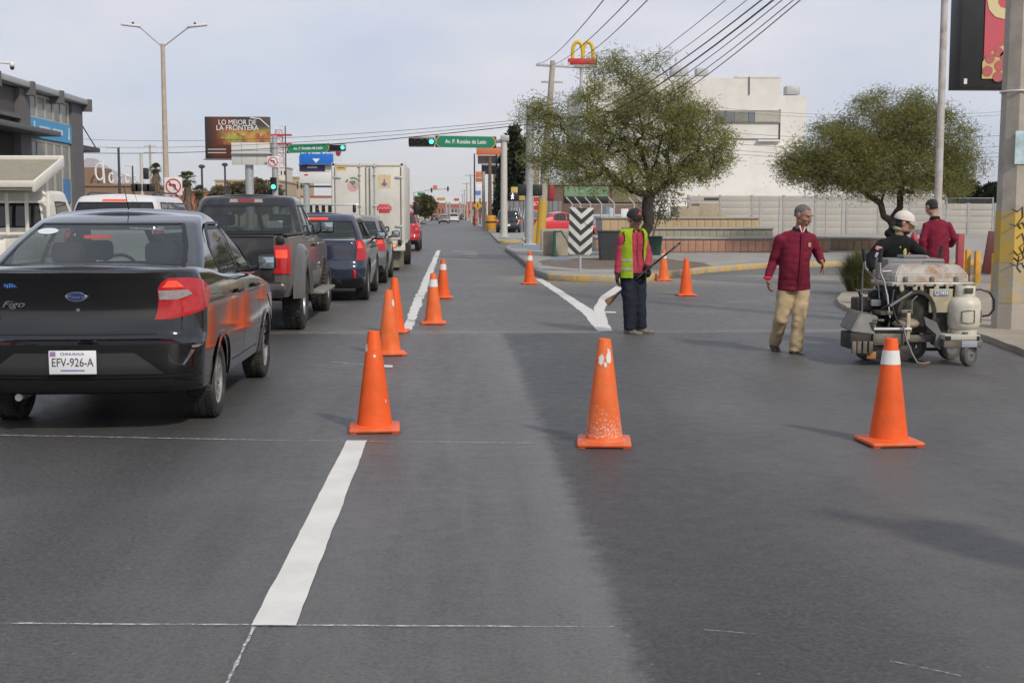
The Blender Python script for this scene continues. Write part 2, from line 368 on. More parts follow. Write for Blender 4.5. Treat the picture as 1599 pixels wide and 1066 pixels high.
# raised pavements with kerbs: a body whose kerb face is a part
def pavement(name, outline, h, m, kerb=None, mk=None, jit=0.0, seed=2, kw=0.16):
    """outline: ground points counter-clockwise; kerb: (i0, i1) index range that gets a kerb"""
    rnd = random.Random(seed)
    q = MB(); top = [(p.x + rnd.uniform(-jit, jit), p.y + rnd.uniform(-jit, jit), h) for p in outline]
    q.poly(top)
    for a_, b_ in zip(top, top[1:] + top[:1]): q.poly([(a_[0], a_[1], -0.02), (b_[0], b_[1], -0.02), b_, a_])
    o = struct(q.build(name, m, smooth=False))
    if kerb:
        for i in range(kerb[0], kerb[1]):
            a_, b_ = outline[i], outline[(i + 1) % len(outline)]
            n = max(1, round((b_ - a_).length / 1.5)); d = (b_ - a_).normalized(); nrm = Vector((d.y, -d.x, 0))
            ln = (b_ - a_).length / n
            for k in range(n):
                c = a_.lerp(b_, (k + .5) / n) - nrm * (kw / 2 - 0.012)
                w = MB().box((0, 0, 0), (ln - 0.012, kw, h + 0.035), bev=0.025)
                ob = w.build('kerb_stone', mk[(i - kerb[0]) % len(mk)] if isinstance(mk, list) else mk, o)
                ob.location = (c.x, c.y, h / 2 + 0.008 + rnd.uniform(-.004, .004)); ob.rotation_euler = (0, 0, math.atan2(d.y, d.x))
    return o
V2 = lambda x, y: Vector((x, y, 0))
isl = [G(789, 392), G(806, 404), G(838, 431), G(856, 438), G(900, 440), G(960, 441), G(1012, 439), G(1060, 432), G(1105, 426), G(1195, 419), G(1340, 415.5), V2(30, 40.5), V2(60, 42), V2(60, 96), V2(9.5, 96), V2(9.5, 61.5), V2(2.6, 61.5)]
pavement('sidewalk', isl, 0.13, M_PAVE, (0, 12), [M_KERB, M_KERB, M_KERB, M_KERBY, M_KERBY, M_KERBY, M_KERBY, M_KERBY, M_KERBY, M_KERBY, M_KERBY, M_KERBY])
isl2 = [V2(2.35, 69), V2(9.3, 69), V2(9.3, 108), V2(2.9, 108)]
pavement('sidewalk', isl2, 0.12, M_PAVE, (0, 1), M_KERBY)
pavement('sidewalk', [V2(3.0, 113), V2(40, 113), V2(40, 700), V2(3.4, 700)], 0.12, M_PAVE)
corner = [V2(6.15, 3), V2(40, 3), V2(40, 27.5), V2(11, 27.2), V2(8.6, 26.8), G(1345, 452), G(1316, 462), G(1308, 470), G(1306, 478), G(1325, 487), G(1370, 495), G(1440, 508), G(1500, 518), G(1535, 532), G(1565, 545), G(1599, 556)]
fine_c = []
for i, p in enumerate(corner):
    q_ = corner[(i + 1) % len(corner)]
    n = max(1, int((q_ - p).length / 0.35)) if i >= 4 else 1
    fine_c += [p.lerp(q_, k / n) for k in range(n)]
pavement('sidewalk', fine_c, 0.07, M_DIRT, jit=0.05)
pavement('median', [V2(-13.2, 18), V2(-10.9, 18), V2(-10.9, 60), V2(-13.2, 60)], 0.15, M_PAVE, (1, 2), M_KERBY)
pavement('median', [V2(-15, 97), V2(-11.5, 97), V2(-6.2, 150), V2(-6.2, 520), V2(-10.5, 520), V2(-10.5, 150)], 0.15, M_DIRT, (1, 2), M_KERBY)
pavement('sidewalk', [V2(-70, 20), V2(-24, 20), V2(-24, 700), V2(-70, 700)], 0.12, M_PAVE)
# painted patches on the pavement
pv = bpy.data.objects['sidewalk']
def patch_on(px, z, m, name):
    q = MB().poly([tuple(G(x, y, z)) for x, y in px]); o = q.build(name, m, pv, smooth=False); return o
patch_on([(797, 387), (868, 387), (858, 382.5), (797, 383)], 0.135, M_BLUEP, 'blue_patch')
patch_on([(852, 406), (893, 406), (890, 401.5), (862, 402)], 0.135, M_BLUEP, 'blue_patch')
# earth round the tree on the plaza
q = MB(); cpt = G(985, 415, 0.13); rnd = random.Random(8)
pts = [(cpt.x + math.cos(a) * (2.6 + rnd.uniform(-.3, .3)), cpt.y + 2 + math.sin(a) * (4.6 + rnd.uniform(-.5, .5)), 0.134) for a in [k * math.pi / 12 for k in range(24)]]
q.bm.faces.new([q.bm.verts.new(p) for p in pts]); ctr = q.build('earth_patch', mat('earth_dark', (0.15, 0.12, 0.09), 0.95, var=0.4, vscale=2.5), pv, smooth=False)

# far mountains behind the left side
q = MB(); rnd = random.Random(5)
def mtn(i, j):
    x = -4200 + i * 70; zmax = 120 + 205 * math.exp(-((x + 2190) / 190) ** 2) + 110 * math.exp(-((x + 2480) / 350) ** 2) + 60 * math.exp(-((x + 2030) / 160) ** 2) - max(0, x + 1950) * .10
    t = j / 8; h = max(0, zmax * t * (0.85 + 0.35 * noise.noise((x * .006, j * .4, 3)))) if j else -5
    return Vector((x + 30 * noise.noise((i * .9, j * .7, 1)), 8000 - 90 * (8 - j) + 60 * noise.noise((i * .5, j * .9, 7)), h))
q.grid(mtn, 56, 9)
struct(q.build('mountains', mat('mountain_rock', (0.30, 0.235, 0.22), 1.0, var=0.25, vscale=0.01), smooth=False))
# ------------------------------------------------------------------ vehicles
M_TYRE = mat('tyre_rubber', (0.022, 0.021, 0.020), 0.85, var=0.5, vscale=9, dirt=(0.12, 0.11, 0.095), dscale=5, damt=0.5)
M_ALLOY = mat('alloy', (0.42, 0.42, 0.42), 0.35, 0.7, dirt=(0.16, 0.14, 0.12), dscale=12, damt=0.6)
M_HUB = mat('hub_dark', (0.03, 0.03, 0.03), 0.6, 0.5)
M_TRIM = mat('black_trim', (0.012, 0.012, 0.013), 0.45)
M_RUB = mat('black_seal', (0.008, 0.008, 0.009), 0.5)
M_UNDER = mat('underbody', (0.012, 0.012, 0.012), 0.9)
M_SEAT = mat('seat_fabric', (0.055, 0.055, 0.06), 0.9, var=0.3)
M_CHROME = mat('chrome', (0.75, 0.75, 0.76), 0.12, 1.0)
M_RED = mat('red_lens', (0.42, 0.006, 0.010), 0.16, spec=0.6, coat=0.5, var=0.25, vscale=30)
M_REDLIT = mat('red_lens_lit', (0.60, 0.015, 0.012), 0.16, coat=0.5, emit=(1.0, 0.10, 0.04), estr=0.55, var=0.2, vscale=40)
M_AMBER = mat('amber_lens', (0.75, 0.30, 0.03), 0.2, coat=0.4, emit=(1.0, 0.42, 0.08), estr=0.6)
M_CLEAR = mat('clear_lens', (0.30, 0.26, 0.26), 0.12, coat=0.6, var=0.25, vscale=25)
M_PLATE = mat('plate_white', (0.72, 0.73, 0.75), 0.4, var=0.05)
M_INK = mat('plate_ink', (0.03, 0.035, 0.045), 0.5)
M_DUSTG = mat('grey_plastic', (0.030, 0.030, 0.030), 0.45)
def glass_mat(name, tint, a):
    m = bpy.data.materials.new(name); m.use_nodes = True; n = m.node_tree.nodes; l = m.node_tree.links
    bsdf = n['Principled BSDF']; bsdf.inputs['Base Color'].default_value = tuple(tint) + (1,); bsdf.inputs['Roughness'].default_value = 0.03; bsdf.inputs['Specular IOR Level'].default_value = 0.6
    bsdf.inputs['Coat Weight'].default_value = 0.5; bsdf.inputs['Coat Roughness'].default_value = 0.02
    t = n.new('ShaderNodeBsdfTransparent'); t.inputs['Color'].default_value = (0.80, 0.86, 0.84, 1)
    x = n.new('ShaderNodeMixShader'); x.inputs[0].default_value = a
    l.new(t.outputs[0], x.inputs[1]); l.new(bsdf.outputs[0], x.inputs[2]); l.new(x.outputs[0], n['Material Output'].inputs['Surface'])
    return m
M_GLASS = glass_mat('car_glass', (0.045, 0.056, 0.058), 0.52)
M_GLASSD = glass_mat('car_glass_dark', (0.012, 0.014, 0.015), 0.80)

class Shell:
    """a closed plan outline that varies with height. s in [-1, 1]: 0 = rear centre, +-0.15 rear corner, +-0.25..0.80 flank, +-1 front centre"""
    def __init__(s, hw, yr, yf, rcr, rcf, bowr=0.05, bowf=0.10, taper=0.03):
        s.hw, s.yr, s.yf, s.rcr, s.rcf, s.bowr, s.bowf, s.taper = hw, yr, yf, rcr, rcf, bowr, bowf, taper
    def pt(s, u, z, inset=0.0):
        sg = -1 if u < 0 else 1; u = abs(u)
        hw = sinterp(s.hw, z) - inset; yr = sinterp(s.yr, z) + inset; yf = sinterp(s.yf, z) - inset
        rr = min(s.rcr, hw * .9); rf = min(s.rcf, hw * .9)
        if u <= .15: t = u / .15; x = (hw - rr) * t; y = yr
        elif u <= .25: t = (u - .15) / .10 * math.pi / 2; x = hw - rr + rr * math.sin(t); y = yr + rr - rr * math.cos(t)
        elif u <= .80: t = (u - .25) / .55; x = hw; y = lerp(yr + rr, yf - rf, t)
        elif u <= .90: t = (u - .80) / .10 * math.pi / 2; x = hw - rf + rf * math.cos(t); y = yf - rf + rf * math.sin(t)
        else: t = (u - .90) / .10; x = (hw - rf) * (1 - t); y = yf
        f = (x / hw) ** 2 if hw > 0 else 0
        ym = (yr + yf) / 2; k = (y - ym) / ((yf - yr) / 2)
        if k < 0: y += s.bowr * f * min(1, -k)
        else: y -= s.bowf * f * k
        x *= 1 - s.taper * k * k
        return Vector((sg * x, y, z))
    def us(s, y, z):                      # flank parameter at a given y
        yr = sinterp(s.yr, z); yf = sinterp(s.yf, z); hw = sinterp(s.hw, z); rr = min(s.rcr, hw*.9); rf = min(s.rcf, hw*.9)
        return .25 + .55 * (y - yr - rr) / (yf - rf - yr - rr)
    def ur(s, x, z):                      # rear-face parameter at a given x
        hw = sinterp(s.hw, z); rr = min(s.rcr, hw * .9); w = hw - rr
        if abs(x) <= w: return x / w * .15
        t = min(1, (abs(x) - w) / rr); return math.copysign(.15 + .10 * math.asin(t) / (math.pi / 2), x)
    def uf(s, x, z):
        hw = sinterp(s.hw, z); rf = min(s.rcf, hw * .9); w = hw - rf
        if abs(x) <= w: return math.copysign(1 - .10 * abs(x) / w, x if x else 1)
        t = min(1, (abs(x) - w) / rf); return math.copysign(.90 - .10 * math.asin(t) / (math.pi / 2), x)
    def nrm(s, u, z):
        a = s.pt(u - .004 if abs(u) > .004 else u, z); b = s.pt(u + .004, z); c = s.pt(u, z + .01); d = s.pt(u, z - .01)
        n = (b - a).cross(c - d)
        p = s.pt(u, z); ce = Vector((0, (sinterp(s.yr, z) + sinterp(s.yf, z)) / 2, z))
        n.normalize()
        return n if n.dot(p - ce) > 0 else -n
    def patch(s, rows, name, m, parent, off=0.004, nz=8, nu=10, skirt=0.012, smooth=True):
        """rows: [(z, u0, u1), ...]; surface patch lifted by off with a rim down into the body"""
        zs = [r[0] for r in rows]; lo = [(r[0], r[1]) for r in rows]; hi = [(r[0], r[2]) for r in rows]
        q = MB(); g = []
        for i in range(nz + 1):
            z = lerp(zs[0], zs[-1], i / nz); u0, u1 = interp(lo, z), interp(hi, z); row = []
            for j in range(nu + 1):
                u = lerp(u0, u1, j / nu); row.append((s.pt(u, z), s.nrm(u, z)))
            g.append(row)
        top = [[q.bm.verts.new(p + n * off) for p, n in row] for row in g]
        for i in range(nz):
            for j in range(nu): q.bm.faces.new((top[i][j], top[i][j+1], top[i+1][j+1], top[i+1][j]))
        if skirt:
            rim = [(0, j) for j in range(nu)] + [(i, nu) for i in range(nz)] + [(nz, j) for j in range(nu, 0, -1)] + [(i, 0) for i in range(nz, 0, -1)]
            low = [q.bm.verts.new(g[i][j][0] + g[i][j][1] * (off - skirt)) for i, j in rim]
            for k in range(len(rim)):
                a, b = rim[k], rim[(k + 1) % len(rim)]
                q.bm.faces.new((top[a[0]][a[1]], low[k], low[(k + 1) % len(rim)], top[b[0]][b[1]]))
        return q.build(name, m, parent, smooth=smooth, angle=50)
    def frame(s, rows, name, m, parent, w_in=0.022, w_out=0.012, off=0.007, n=14):
        """a thin band that follows the border of a window"""
        zs = [r[0] for r in rows]; lo = [(r[0], r[1]) for r in rows]; hi = [(r[0], r[2]) for r in rows]
        b = []
        for j in range(n): z = zs[0]; b.append((lerp(rows[0][1], rows[0][2], j / n), z))
        for i in range(n): z = lerp(zs[0], zs[-1], i / n); b.append((interp(hi, z), z))
        for j in range(n): b.append((lerp(rows[-1][2], rows[-1][1], j / n), zs[-1]))
        for i in range(n): z = lerp(zs[-1], zs[0], i / n); b.append((interp(lo, z), z))
        P = [s.pt(u, z) for u, z in b]; N = [s.nrm(u, z) for u, z in b]; ctr = sum(P, Vector()) / len(P)
        q = MB(); k = len(P); A_, B_ = [], []
        for i in range(k):
            t = (P[(i + 1) % k] - P[i - 1]).normalized(); c = t.cross(N[i]).normalized()
            if c.dot(P[i] - ctr) < 0: c = -c
            A_.append(q.bm.verts.new(P[i] + c * w_out + N[i] * (off - 0.004))); B_.append(q.bm.verts.new(P[i] - c * w_in + N[i] * off))
        for i in range(k): q.bm.faces.new((A_[i], A_[(i + 1) % k], B_[(i + 1) % k], B_[i]))
        return q.build(name, m, parent, angle=60)
    def body(s, name, m, parent, zb, zt, rt=0.05, arches=(), holes=(), nrow=14, crown=0.03, floor=True, dense=0.035, mholes=None, cap=True):
        """wall from zb to zt(y), rounded into a crowned top; wheel arches lift the lower edge; holes = window rows cut out"""
        us = [0.0]
        zmid = (zb + (zt(1.0) if callable(zt) else zt)) / 2
        segs = [(0, .15, 10), (.15, .25, 7), (.25, .80, max(20, int((interp(s.yf, zmid) - interp(s.yr, zmid)) / dense))), (.80, .90, 7), (.90, 1.0, 8)]
        us = []
        for a, b, n in segs: us += [lerp(a, b, i / n) for i in range(n)]
        us.append(1.0)
        cols = us + [-u for u in us[-2:0:-1]]
        q = MB(); G_ = []
        for u in cols:
            p = s.pt(u, zmid); z1 = zt(p.y) if callable(zt) else zt; z0 = zb
            for (ya, za, ra) in arches:
                d = abs(p.y - ya)
                if d < ra and .2 < abs(u) < .88: z0 = max(z0, za + math.sqrt(ra * ra - d * d))
            col = []
            for i in range(nrow + 1): z = lerp(z0, z1 - rt, i / nrow); col.append((u, z, 0.0))
            for k in range(1, 5): a = k / 4 * math.pi / 2; col.append((u, z1 - rt + rt * math.sin(a), rt * (1 - math.cos(a))))
            G_.append(col)
        V_ = [[q.bm.verts.new(s.pt(u, z, ins)) for u, z, ins in col] for col in G_]
        nc = len(cols); nr = len(V_[0])
        def inhole(i, j):
            if not holes: return False
            u = (G_[i][j][0] + (G_[(i+1) % nc][j][0])) / 2
            if abs(G_[i][j][0] - G_[(i+1) % nc][j][0]) > .5: return False
            z = (G_[i][j][1] + G_[i][j+1][1]) / 2
            for rows in holes:
                if rows[0][0] < z < rows[-1][0]:
                    a = interp([(r[0], r[1]) for r in rows], z); b_ = interp([(r[0], r[2]) for r in rows], z)
                    if min(a, b_) < u < max(a, b_): return True
            return False
        for i in range(nc):
            for j in range(nr - 1):
                if inhole(i, j): continue
                q.bm.faces.new((V_[i][j], V_[(i+1) % nc][j], V_[(i+1) % nc][j+1], V_[i][j+1]))
        half = len(us); nx = 8
        def cross(idx, row, cr):
            rows_ = []
            for i in range(half):
                ri = i; li = (nc - i) % nc
                a, b_ = V_[ri][row], V_[li][row]
                if i == 0 or i == half - 1: rows_.append([a]); continue
                r_ = [b_]
                for k in range(1, nx):
                    t = k / nx; p = b_.co.lerp(a.co, t); p = p + Vector((0, 0, cr * (1 - (2 * t - 1) ** 2) * min(1, abs(a.co.x) / .3))); r_.append(q.bm.verts.new(p))
                r_.append(a); rows_.append(r_)
            for r0, r1 in zip(rows_, rows_[1:]):
                if len(r0) == 1 and len(r1) > 1:
                    for k in range(len(r1) - 1): q.bm.faces.new((r0[0], r1[k + 1], r1[k]))
                elif len(r1) == 1 and len(r0) > 1:
                    for k in range(len(r0) - 1): q.bm.faces.new((r1[0], r0[k], r0[k + 1]))
                elif len(r0) > 1:
                    for k in range(len(r0) - 1): q.bm.faces.new((r0[k], r0[k + 1], r1[k + 1], r1[k]))
        if cap: cross(0, nr - 1, crown)
        return q.build(name, m, parent, angle=38)

WHEELS = {}
def wheel_meshes(r, w, spokes, rimr, rimmat=None, knob=False):
    key = (r, w, spokes, rimr, knob)
    if key in WHEELS: return WHEELS[key]
    t = MB(); h = w / 2
    prof = [(rimr * .98, -h * .85), (rimr * 1.04, -h * .98), (lerp(rimr, r, .55), -h * 1.02), (r * .955, -h * .93), (r * .99, -h * .78), (r, -h * .4), (r, h * .4), (r * .99, h * .78), (r * .955, h * .93), (lerp(rimr, r, .55), h * 1.02), (rimr * 1.04, h * .98), (rimr * .98, h * .85)]
    t.lathe(prof, 44, axis='X', closed=True)
    n = 40 if knob else 56                     # tread blocks
    for i in range(n):
        a = 2 * math.pi * i / n; rot = Matrix.Rotation(a, 3, 'X')
        for x, ww in ((-.62, .42), (0.0, .34), (.62, .42)):
            off = (0.5 if x == 0 else 0) * 2 * math.pi / n
            rt_ = Matrix.Rotation(a + off, 3, 'X'); c = rt_ @ Vector((0, 0, r + (.004 if knob else .0015)))
            t.box((x * h, c.y, c.z), (ww * h, 2 * math.pi * r / n * (.62 if knob else .72), .016 if knob else .007), rt_)
    rm = MB(); rr = rimr * .99
    rm.lathe([(rr, -h * .8), (rr * 1.0, h * .80), (rr * .96, h * .84), (rr * .90, h * .72), (rr * .88, -h * .6)], 36, axis='X', closed=True)
    for i in range(spokes):
        a = 2 * math.pi * i / spokes; rot = Matrix.Rotation(a, 3, 'X')
        c = rot @ Vector((0, 0, rr * .52)); rm.box((h * .56, c.y, c.z), (h * .22, rr * (.16 if spokes > 6 else .28), rr * .86), rot, bev=.006)
    rm.lathe([(0.0, h * .68), (rr * .17, h * .66), (rr * .22, h * .55), (rr * .22, h * .3), (0, h * .3)], 16, axis='X')
    hb = MB().lathe([(0, -h * .4), (rr * .87, -h * .4), (rr * .87, h * .05), (rr * .5, h * .12), (0, h * .12)], 24, axis='X')
    ms = (t.mesh('tyre', angle=30), rm.mesh('rim', angle=40), hb.mesh('wheel'))
    ms[0].materials.append(M_TYRE); ms[1].materials.append(rimmat or M_ALLOY); ms[2].materials.append(M_HUB)
    WHEELS[key] = ms; return ms
def add_wheels(root, ys, track, r, w, spokes=10, rimr=None, rimmat=None, knob=False):
    ms = wheel_meshes(r, w, spokes, rimr or r * .66, rimmat, knob)
    for y in ys:
        for sg in (1, -1):
            wh = link('wheel', ms[2], None, root, (sg * track / 2, y, r), (0.3 * y, 0, 0 if sg > 0 else math.pi))
            link('tyre', ms[0], None, wh); link('rim', ms[1], None, wh)
def arch_lips(root, sh, ys, zc, ra, m):
    for y in ys:
        for sg in (1, -1):
            q = MB(); g = []
            for i in range(19):
                a = math.pi * i / 18 * 1.0; yy = y - math.cos(a) * ra; zz = zc + math.sin(a) * ra
                u = sg * sh.us(yy, zz); p = sh.pt(u, zz); n = sh.nrm(u, zz); yo = y - math.cos(a) * (ra + .035); zo = zc + math.sin(a) * (ra + .035)
                uo = sg * sh.us(yo, zo); po = sh.pt(uo, zo) + n * .001
                g.append([q.bm.verts.new(p - Vector((sg * .07, 0, 0))), q.bm.verts.new(p + n * .012), q.bm.verts.new(po + n * .010), q.bm.verts.new(po)])
            for a_, b_ in zip(g, g[1:]):
                for k in range(3): q.bm.faces.new((a_[k], a_[k+1], b_[k+1], b_[k]))
            q.build('wheel_arch', m, root, angle=50)
def seam(sh, sg, pts, name, parent, w=0.006, m=None):
    """a shut line along points (y, z) on the flank"""
    q = MB(); prev = None
    out = []
    for (y0, z0), (y1, z1) in zip(pts, pts[1:]):
        n = max(2, int(math.hypot(y1 - y0, z1 - z0) / .05))
        out += [(lerp(y0, y1, k / n), lerp(z0, z1, k / n)) for k in range(n)]
    out.append(pts[-1])
    P = [(sh.pt(sg * sh.us(y, z), z), sh.nrm(sg * sh.us(y, z), z)) for y, z in out]
    for i, (p, n) in enumerate(P):
        t = (P[min(i+1, len(P)-1)][0] - P[max(i-1, 0)][0]).normalized(); c = t.cross(n).normalized() * w / 2
        v = (q.bm.verts.new(p - c + n * .0025), q.bm.verts.new(p + c + n * .0025))
        if prev: q.bm.faces.new((prev[0], prev[1], v[1], v[0]))
        prev = v
    return q.build(name, m or M_RUB, parent, smooth=False)
def seats(root, rows, hw, zs, ztop):
    for y in rows:
        for x in ((-.36, .36) if hw < .8 else (-.42, .42)):
            q = MB(); q.box((x, y, zs), (.48, .5, .2), bev=.06); q.box((x, y - .24, (zs + ztop) / 2 - .02), (.47, .16, ztop - zs - .08), Matrix.Rotation(R(12), 3, 'X'), bev=.06)
            s_ = q.build('seat', M_SEAT, root)
            MB().box((x, y - .33, ztop + .05), (.25, .11, .17), bev=.045).build('headrest', M_SEAT, s_)
def window(sh, rows, root, m, name='window', fm=None):
    p = sh.patch(rows, name, m, root, off=0.003, skirt=0)
    sh.frame(rows, 'window_seal', fm or M_RUB, p)
    return p
def mirror(root, sg, x, y, z, m, w=.17, h=.14):
    q = MB(); q.box((sg * (x + .16), y, z), (w, .09, h), bev=.04, seg=3); q.tube([(sg * (x - .02), y + .01, z - h * .5), (sg * (x + .1), y, z - h * .25)], .022, 8)
    o = q.build('side_mirror', m, root)
    MB().box((sg * (x + .16), y - .046, z), (w * .80, .006, h * .74), bev=.003).build('mirror_glass', mat('mirror_glass', (0.42, 0.48, 0.5), 0.06, 0.9), o)
def plate(root, x, y, z, w=.32, h=.16, txt=None, tilt=0):
    q = MB().box((x, y, z), (w, .012, h), Matrix.Rotation(R(tilt), 3, 'X'), bev=.005); o = q.build('licence_plate', M_PLATE, root)
    if txt:
        text('plate_text', txt, h * .50, M_INK, o, (x, y - .0075, z - h * .01), ext=.001, sx=.80)
        text('plate_text', 'CHIHUAHUA', h * .17, mat('plate_purple', (.16, .12, .25), .5), o, (x, y - .0075, z + h * .36), ext=.001, sx=1.0)
        MB().box((x, y - .007, z - h * .335), (w * .5, .002, h * .05)).build('plate_bar', mat('plate_blue', (.12, .13, .35), .5), o)
        MB().box((x - w * .41, y - .007, z + h * .36), (w * .12, .002, h * .2)).build('plate_emblem', mat('plate_violet', (.30, .18, .36), .5), o)
    return o

# ---- the black sedan nearest the camera
M_BLACK = mat('black_paint', (0.0035, 0.0035, 0.004), 0.10, spec=0.4, coat=1.0, dirt=(0.030, 0.028, 0.026), dscale=2.5, damt=0.10)
def sedan(name, label, loc, rotz, paint, cat='car', detail=True, group=None, glass=None, lit=True):
    t = thing(name, label, cat, loc, rotz, group); glass = glass or M_GLASS
    lo = Shell(hw=[(.18, .80), (.40, .845), (.62, .865), (.85, .866), (1.0, .850), (1.16, .805)], yr=[(.26, .14), (.36, .05), (.50, .0), (.645, .0), (.70, .080), (.92, .10), (1.08, .085), (1.16, .075)],
               yf=[(.2, 4.10), (.5, 4.24), (.75, 4.20), (.95, 4.0), (1.1, 3.8)], rcr=.22, rcf=.38, bowr=.10, bowf=.25, taper=.02)
    zt = lambda y: sinterp([(0, 1.16), (.35, 1.175), (.8, 1.16), (1.4, 1.10), (2.6, 1.04), (3.1, 1.0), (3.7, .90), (4.2, .72)], y)
    wy = (.93, 3.37)
    body = lo.body('body', paint, t, .30, zt, rt=.045, arches=[(wy[0], .29, .345), (wy[1], .29, .345)], nrow=26, crown=.025)
    arch_lips(t, lo, wy, .29, .345, paint)
    gh = Shell(hw=[(1.0, .815), (1.14, .795), (1.30, .735), (1.44, .665), (1.57, .595)], yr=[(1.0, .16), (1.12, .31), (1.30, .67), (1.44, .97), (1.50, 1.12), (1.57, 1.40)],
               yf=[(1.0, 3.35), (1.12, 3.0), (1.30, 2.62), (1.46, 2.30), (1.56, 2.08)], rcr=.16, rcf=.18, bowr=.14, bowf=.18, taper=.012)
    rear = [(1.175, gh.ur(-.675, 1.175), gh.ur(.675, 1.175)), (1.32, gh.ur(-.635, 1.32), gh.ur(.635, 1.32)), (1.48, gh.ur(-.545, 1.48), gh.ur(.545, 1.48))]
    front = [(1.12, gh.uf(.60, 1.12), 1.0), (1.44, gh.uf(.50, 1.44), 1.0)]; frontl = [(z, -a, -1.0) for z, a, _ in front]
    sw = []
    for sg in (1, -1):
        sw.append([(1.10, sg * gh.us(1.16, 1.10), sg * gh.us(1.93, 1.10)), (1.30, sg * gh.us(1.05, 1.30), sg * gh.us(1.95, 1.30)), (1.45, sg * gh.us(1.30, 1.45), sg * gh.us(1.97, 1.45))])
        sw.append([(1.08, sg * gh.us(2.01, 1.08), sg * gh.us(2.86, 1.08)), (1.30, sg * gh.us(2.03, 1.30), sg * gh.us(2.52, 1.30)), (1.45, sg * gh.us(2.05, 1.45), sg * gh.us(2.27, 1.45))])
    gh.body('cabin', paint, t, 1.02, lambda y: sinterp([(0, 1.55), (1.0, 1.545), (1.6, 1.57), (2.2, 1.56), (3, 1.5)], y), rt=.05, holes=[rear, front, frontl] + sw, nrow=26, crown=.03)
    rw = window(gh, rear, t, glass, 'rear_window')
    for w_ in sw: window(gh, w_, t, glass, 'side_window')
    for w_ in (front, frontl): gh.patch(w_, 'windscreen', glass, t, off=.003, skirt=0)
    for sg in (1, -1):                   # rain visors above the side windows
        q = MB(); prev = None
        for k in range(24):
            y = lerp(1.06, 2.48, k / 23); z = min(1.48, interp([(1.0, 1.30), (1.2, 1.43), (1.4, 1.475), (2.15, 1.475), (2.5, 1.34)], y))
            u = sg * gh.us(y, z); p = gh.pt(u, z); n = gh.nrm(u, z); v = (q.bm.verts.new(p + n * .006 + Vector((0, 0, .014))), q.bm.verts.new(p + n * .020 - Vector((0, 0, .012))))
            if prev: q.bm.faces.new((prev[0], prev[1], v[1], v[0]))
            prev = v
        q.build('rain_visor', M_TRIM, t)
        for pts in ([(1.30, 1.02), (1.36, .80), (1.30, .66)], [(1.97, 1.09), (1.97, .62), (1.93, .38)], [(2.86, 1.0), (2.84, .6), (2.78, .36)], [(1.40, .385), (2.80, .385)]): seam(lo, sg, pts, 'door_seam', t)
        for y in (1.66, 2.62):
            u = sg * lo.us(y, .93); p = lo.pt(u, .93); n = lo.nrm(u, .93)
            MB().box(p + n * .025, (.03, .20, .035), bev=.012).build('door_handle', M_TRIM if detail else paint, t)
        mirror(t, sg, .80, 2.66, 1.12, M_TRIM)
        # lamps
        tl = [(.815, lo.ur(sg * .545, .815), lo.ur(sg * .66, .815)), (.87, lo.ur(sg * .565, .87), sg * .225), (.95, lo.ur(sg * .575, .95), sg * .272), (1.03, lo.ur(sg * .57, 1.03), sg * .276), (1.08, lo.ur(sg * .60, 1.08), sg * .245), (1.105, lo.ur(sg * .64, 1.105), sg * .20)]
        lamp = lo.patch(tl, 'tail_light', M_RED, t, off=.014, nz=22, nu=22, skirt=.03)
        lo.patch([(.955, lo.ur(sg * .582, .955), lo.ur(sg * .70, .955)), (.99, lo.ur(sg * .578, .99), lo.ur(sg * .785, .99)), (1.02, lo.ur(sg * .575, 1.02), lo.ur(sg * .76, 1.02))], 'clear_lens', M_CLEAR, lamp, off=.019, skirt=.006, nz=10, nu=12)
        lo.patch([(1.04, lo.ur(sg * .60, 1.04), sg * .185), (1.085, lo.ur(sg * .64, 1.085), sg * .175)], 'lit_lens', M_REDLIT if lit else M_RED, lamp, off=.018, skirt=.006)
        lo.patch([(.50, lo.ur(sg * .74, .50), lo.ur(sg * .752, .50)), (.60, lo.ur(sg * .80, .60), lo.ur(sg * .815, .60))], 'chrome_strip', M_CHROME, t, off=.008)
        hl = [(.66, lo.uf(sg * .45, .66), sg * .79), (.80, lo.uf(sg * .48, .80), sg * .755)]
        lo.patch(hl, 'headlight', M_CLEAR, t, off=.006)
    # rear details
    gr = mat('lid_gap', (.004, .004, .004), .8)
    lo.patch([(.702, lo.ur(-.53, .702), lo.ur(.53, .702)), (.716, lo.ur(-.56, .716), lo.ur(.56, .716))], 'boot_gap', gr, t, off=.003, skirt=0, nu=24)
    lo.patch([(1.118, lo.ur(-.70, 1.118), lo.ur(.70, 1.118)), (1.138, lo.ur(-.68, 1.138), lo.ur(.68, 1.138)), (1.15, lo.ur(-.64, 1.15), lo.ur(.64, 1.15))], 'boot_lip', paint, t, off=.030, nu=24, skirt=.04)
    lo.patch([(.44, lo.ur(-.62, .44), lo.ur(.62, .44)), (.59, lo.ur(-.42, .59), lo.ur(.42, .59))], 'plate_recess', M_DUSTG, t, off=.004, skirt=.003, nu=20)
    lo.patch([(.315, -.235, .235), (.345, -.232, .232), (.40, lo.ur(-.62, .40), lo.ur(.62, .40))], 'bumper_valance', M_TRIM, t, off=.012, nu=30)
    lo.patch([(.412, -.23, .23), (.428, -.23, .23)], 'bumper_crease', M_TRIM, t, off=.008, nu=30)
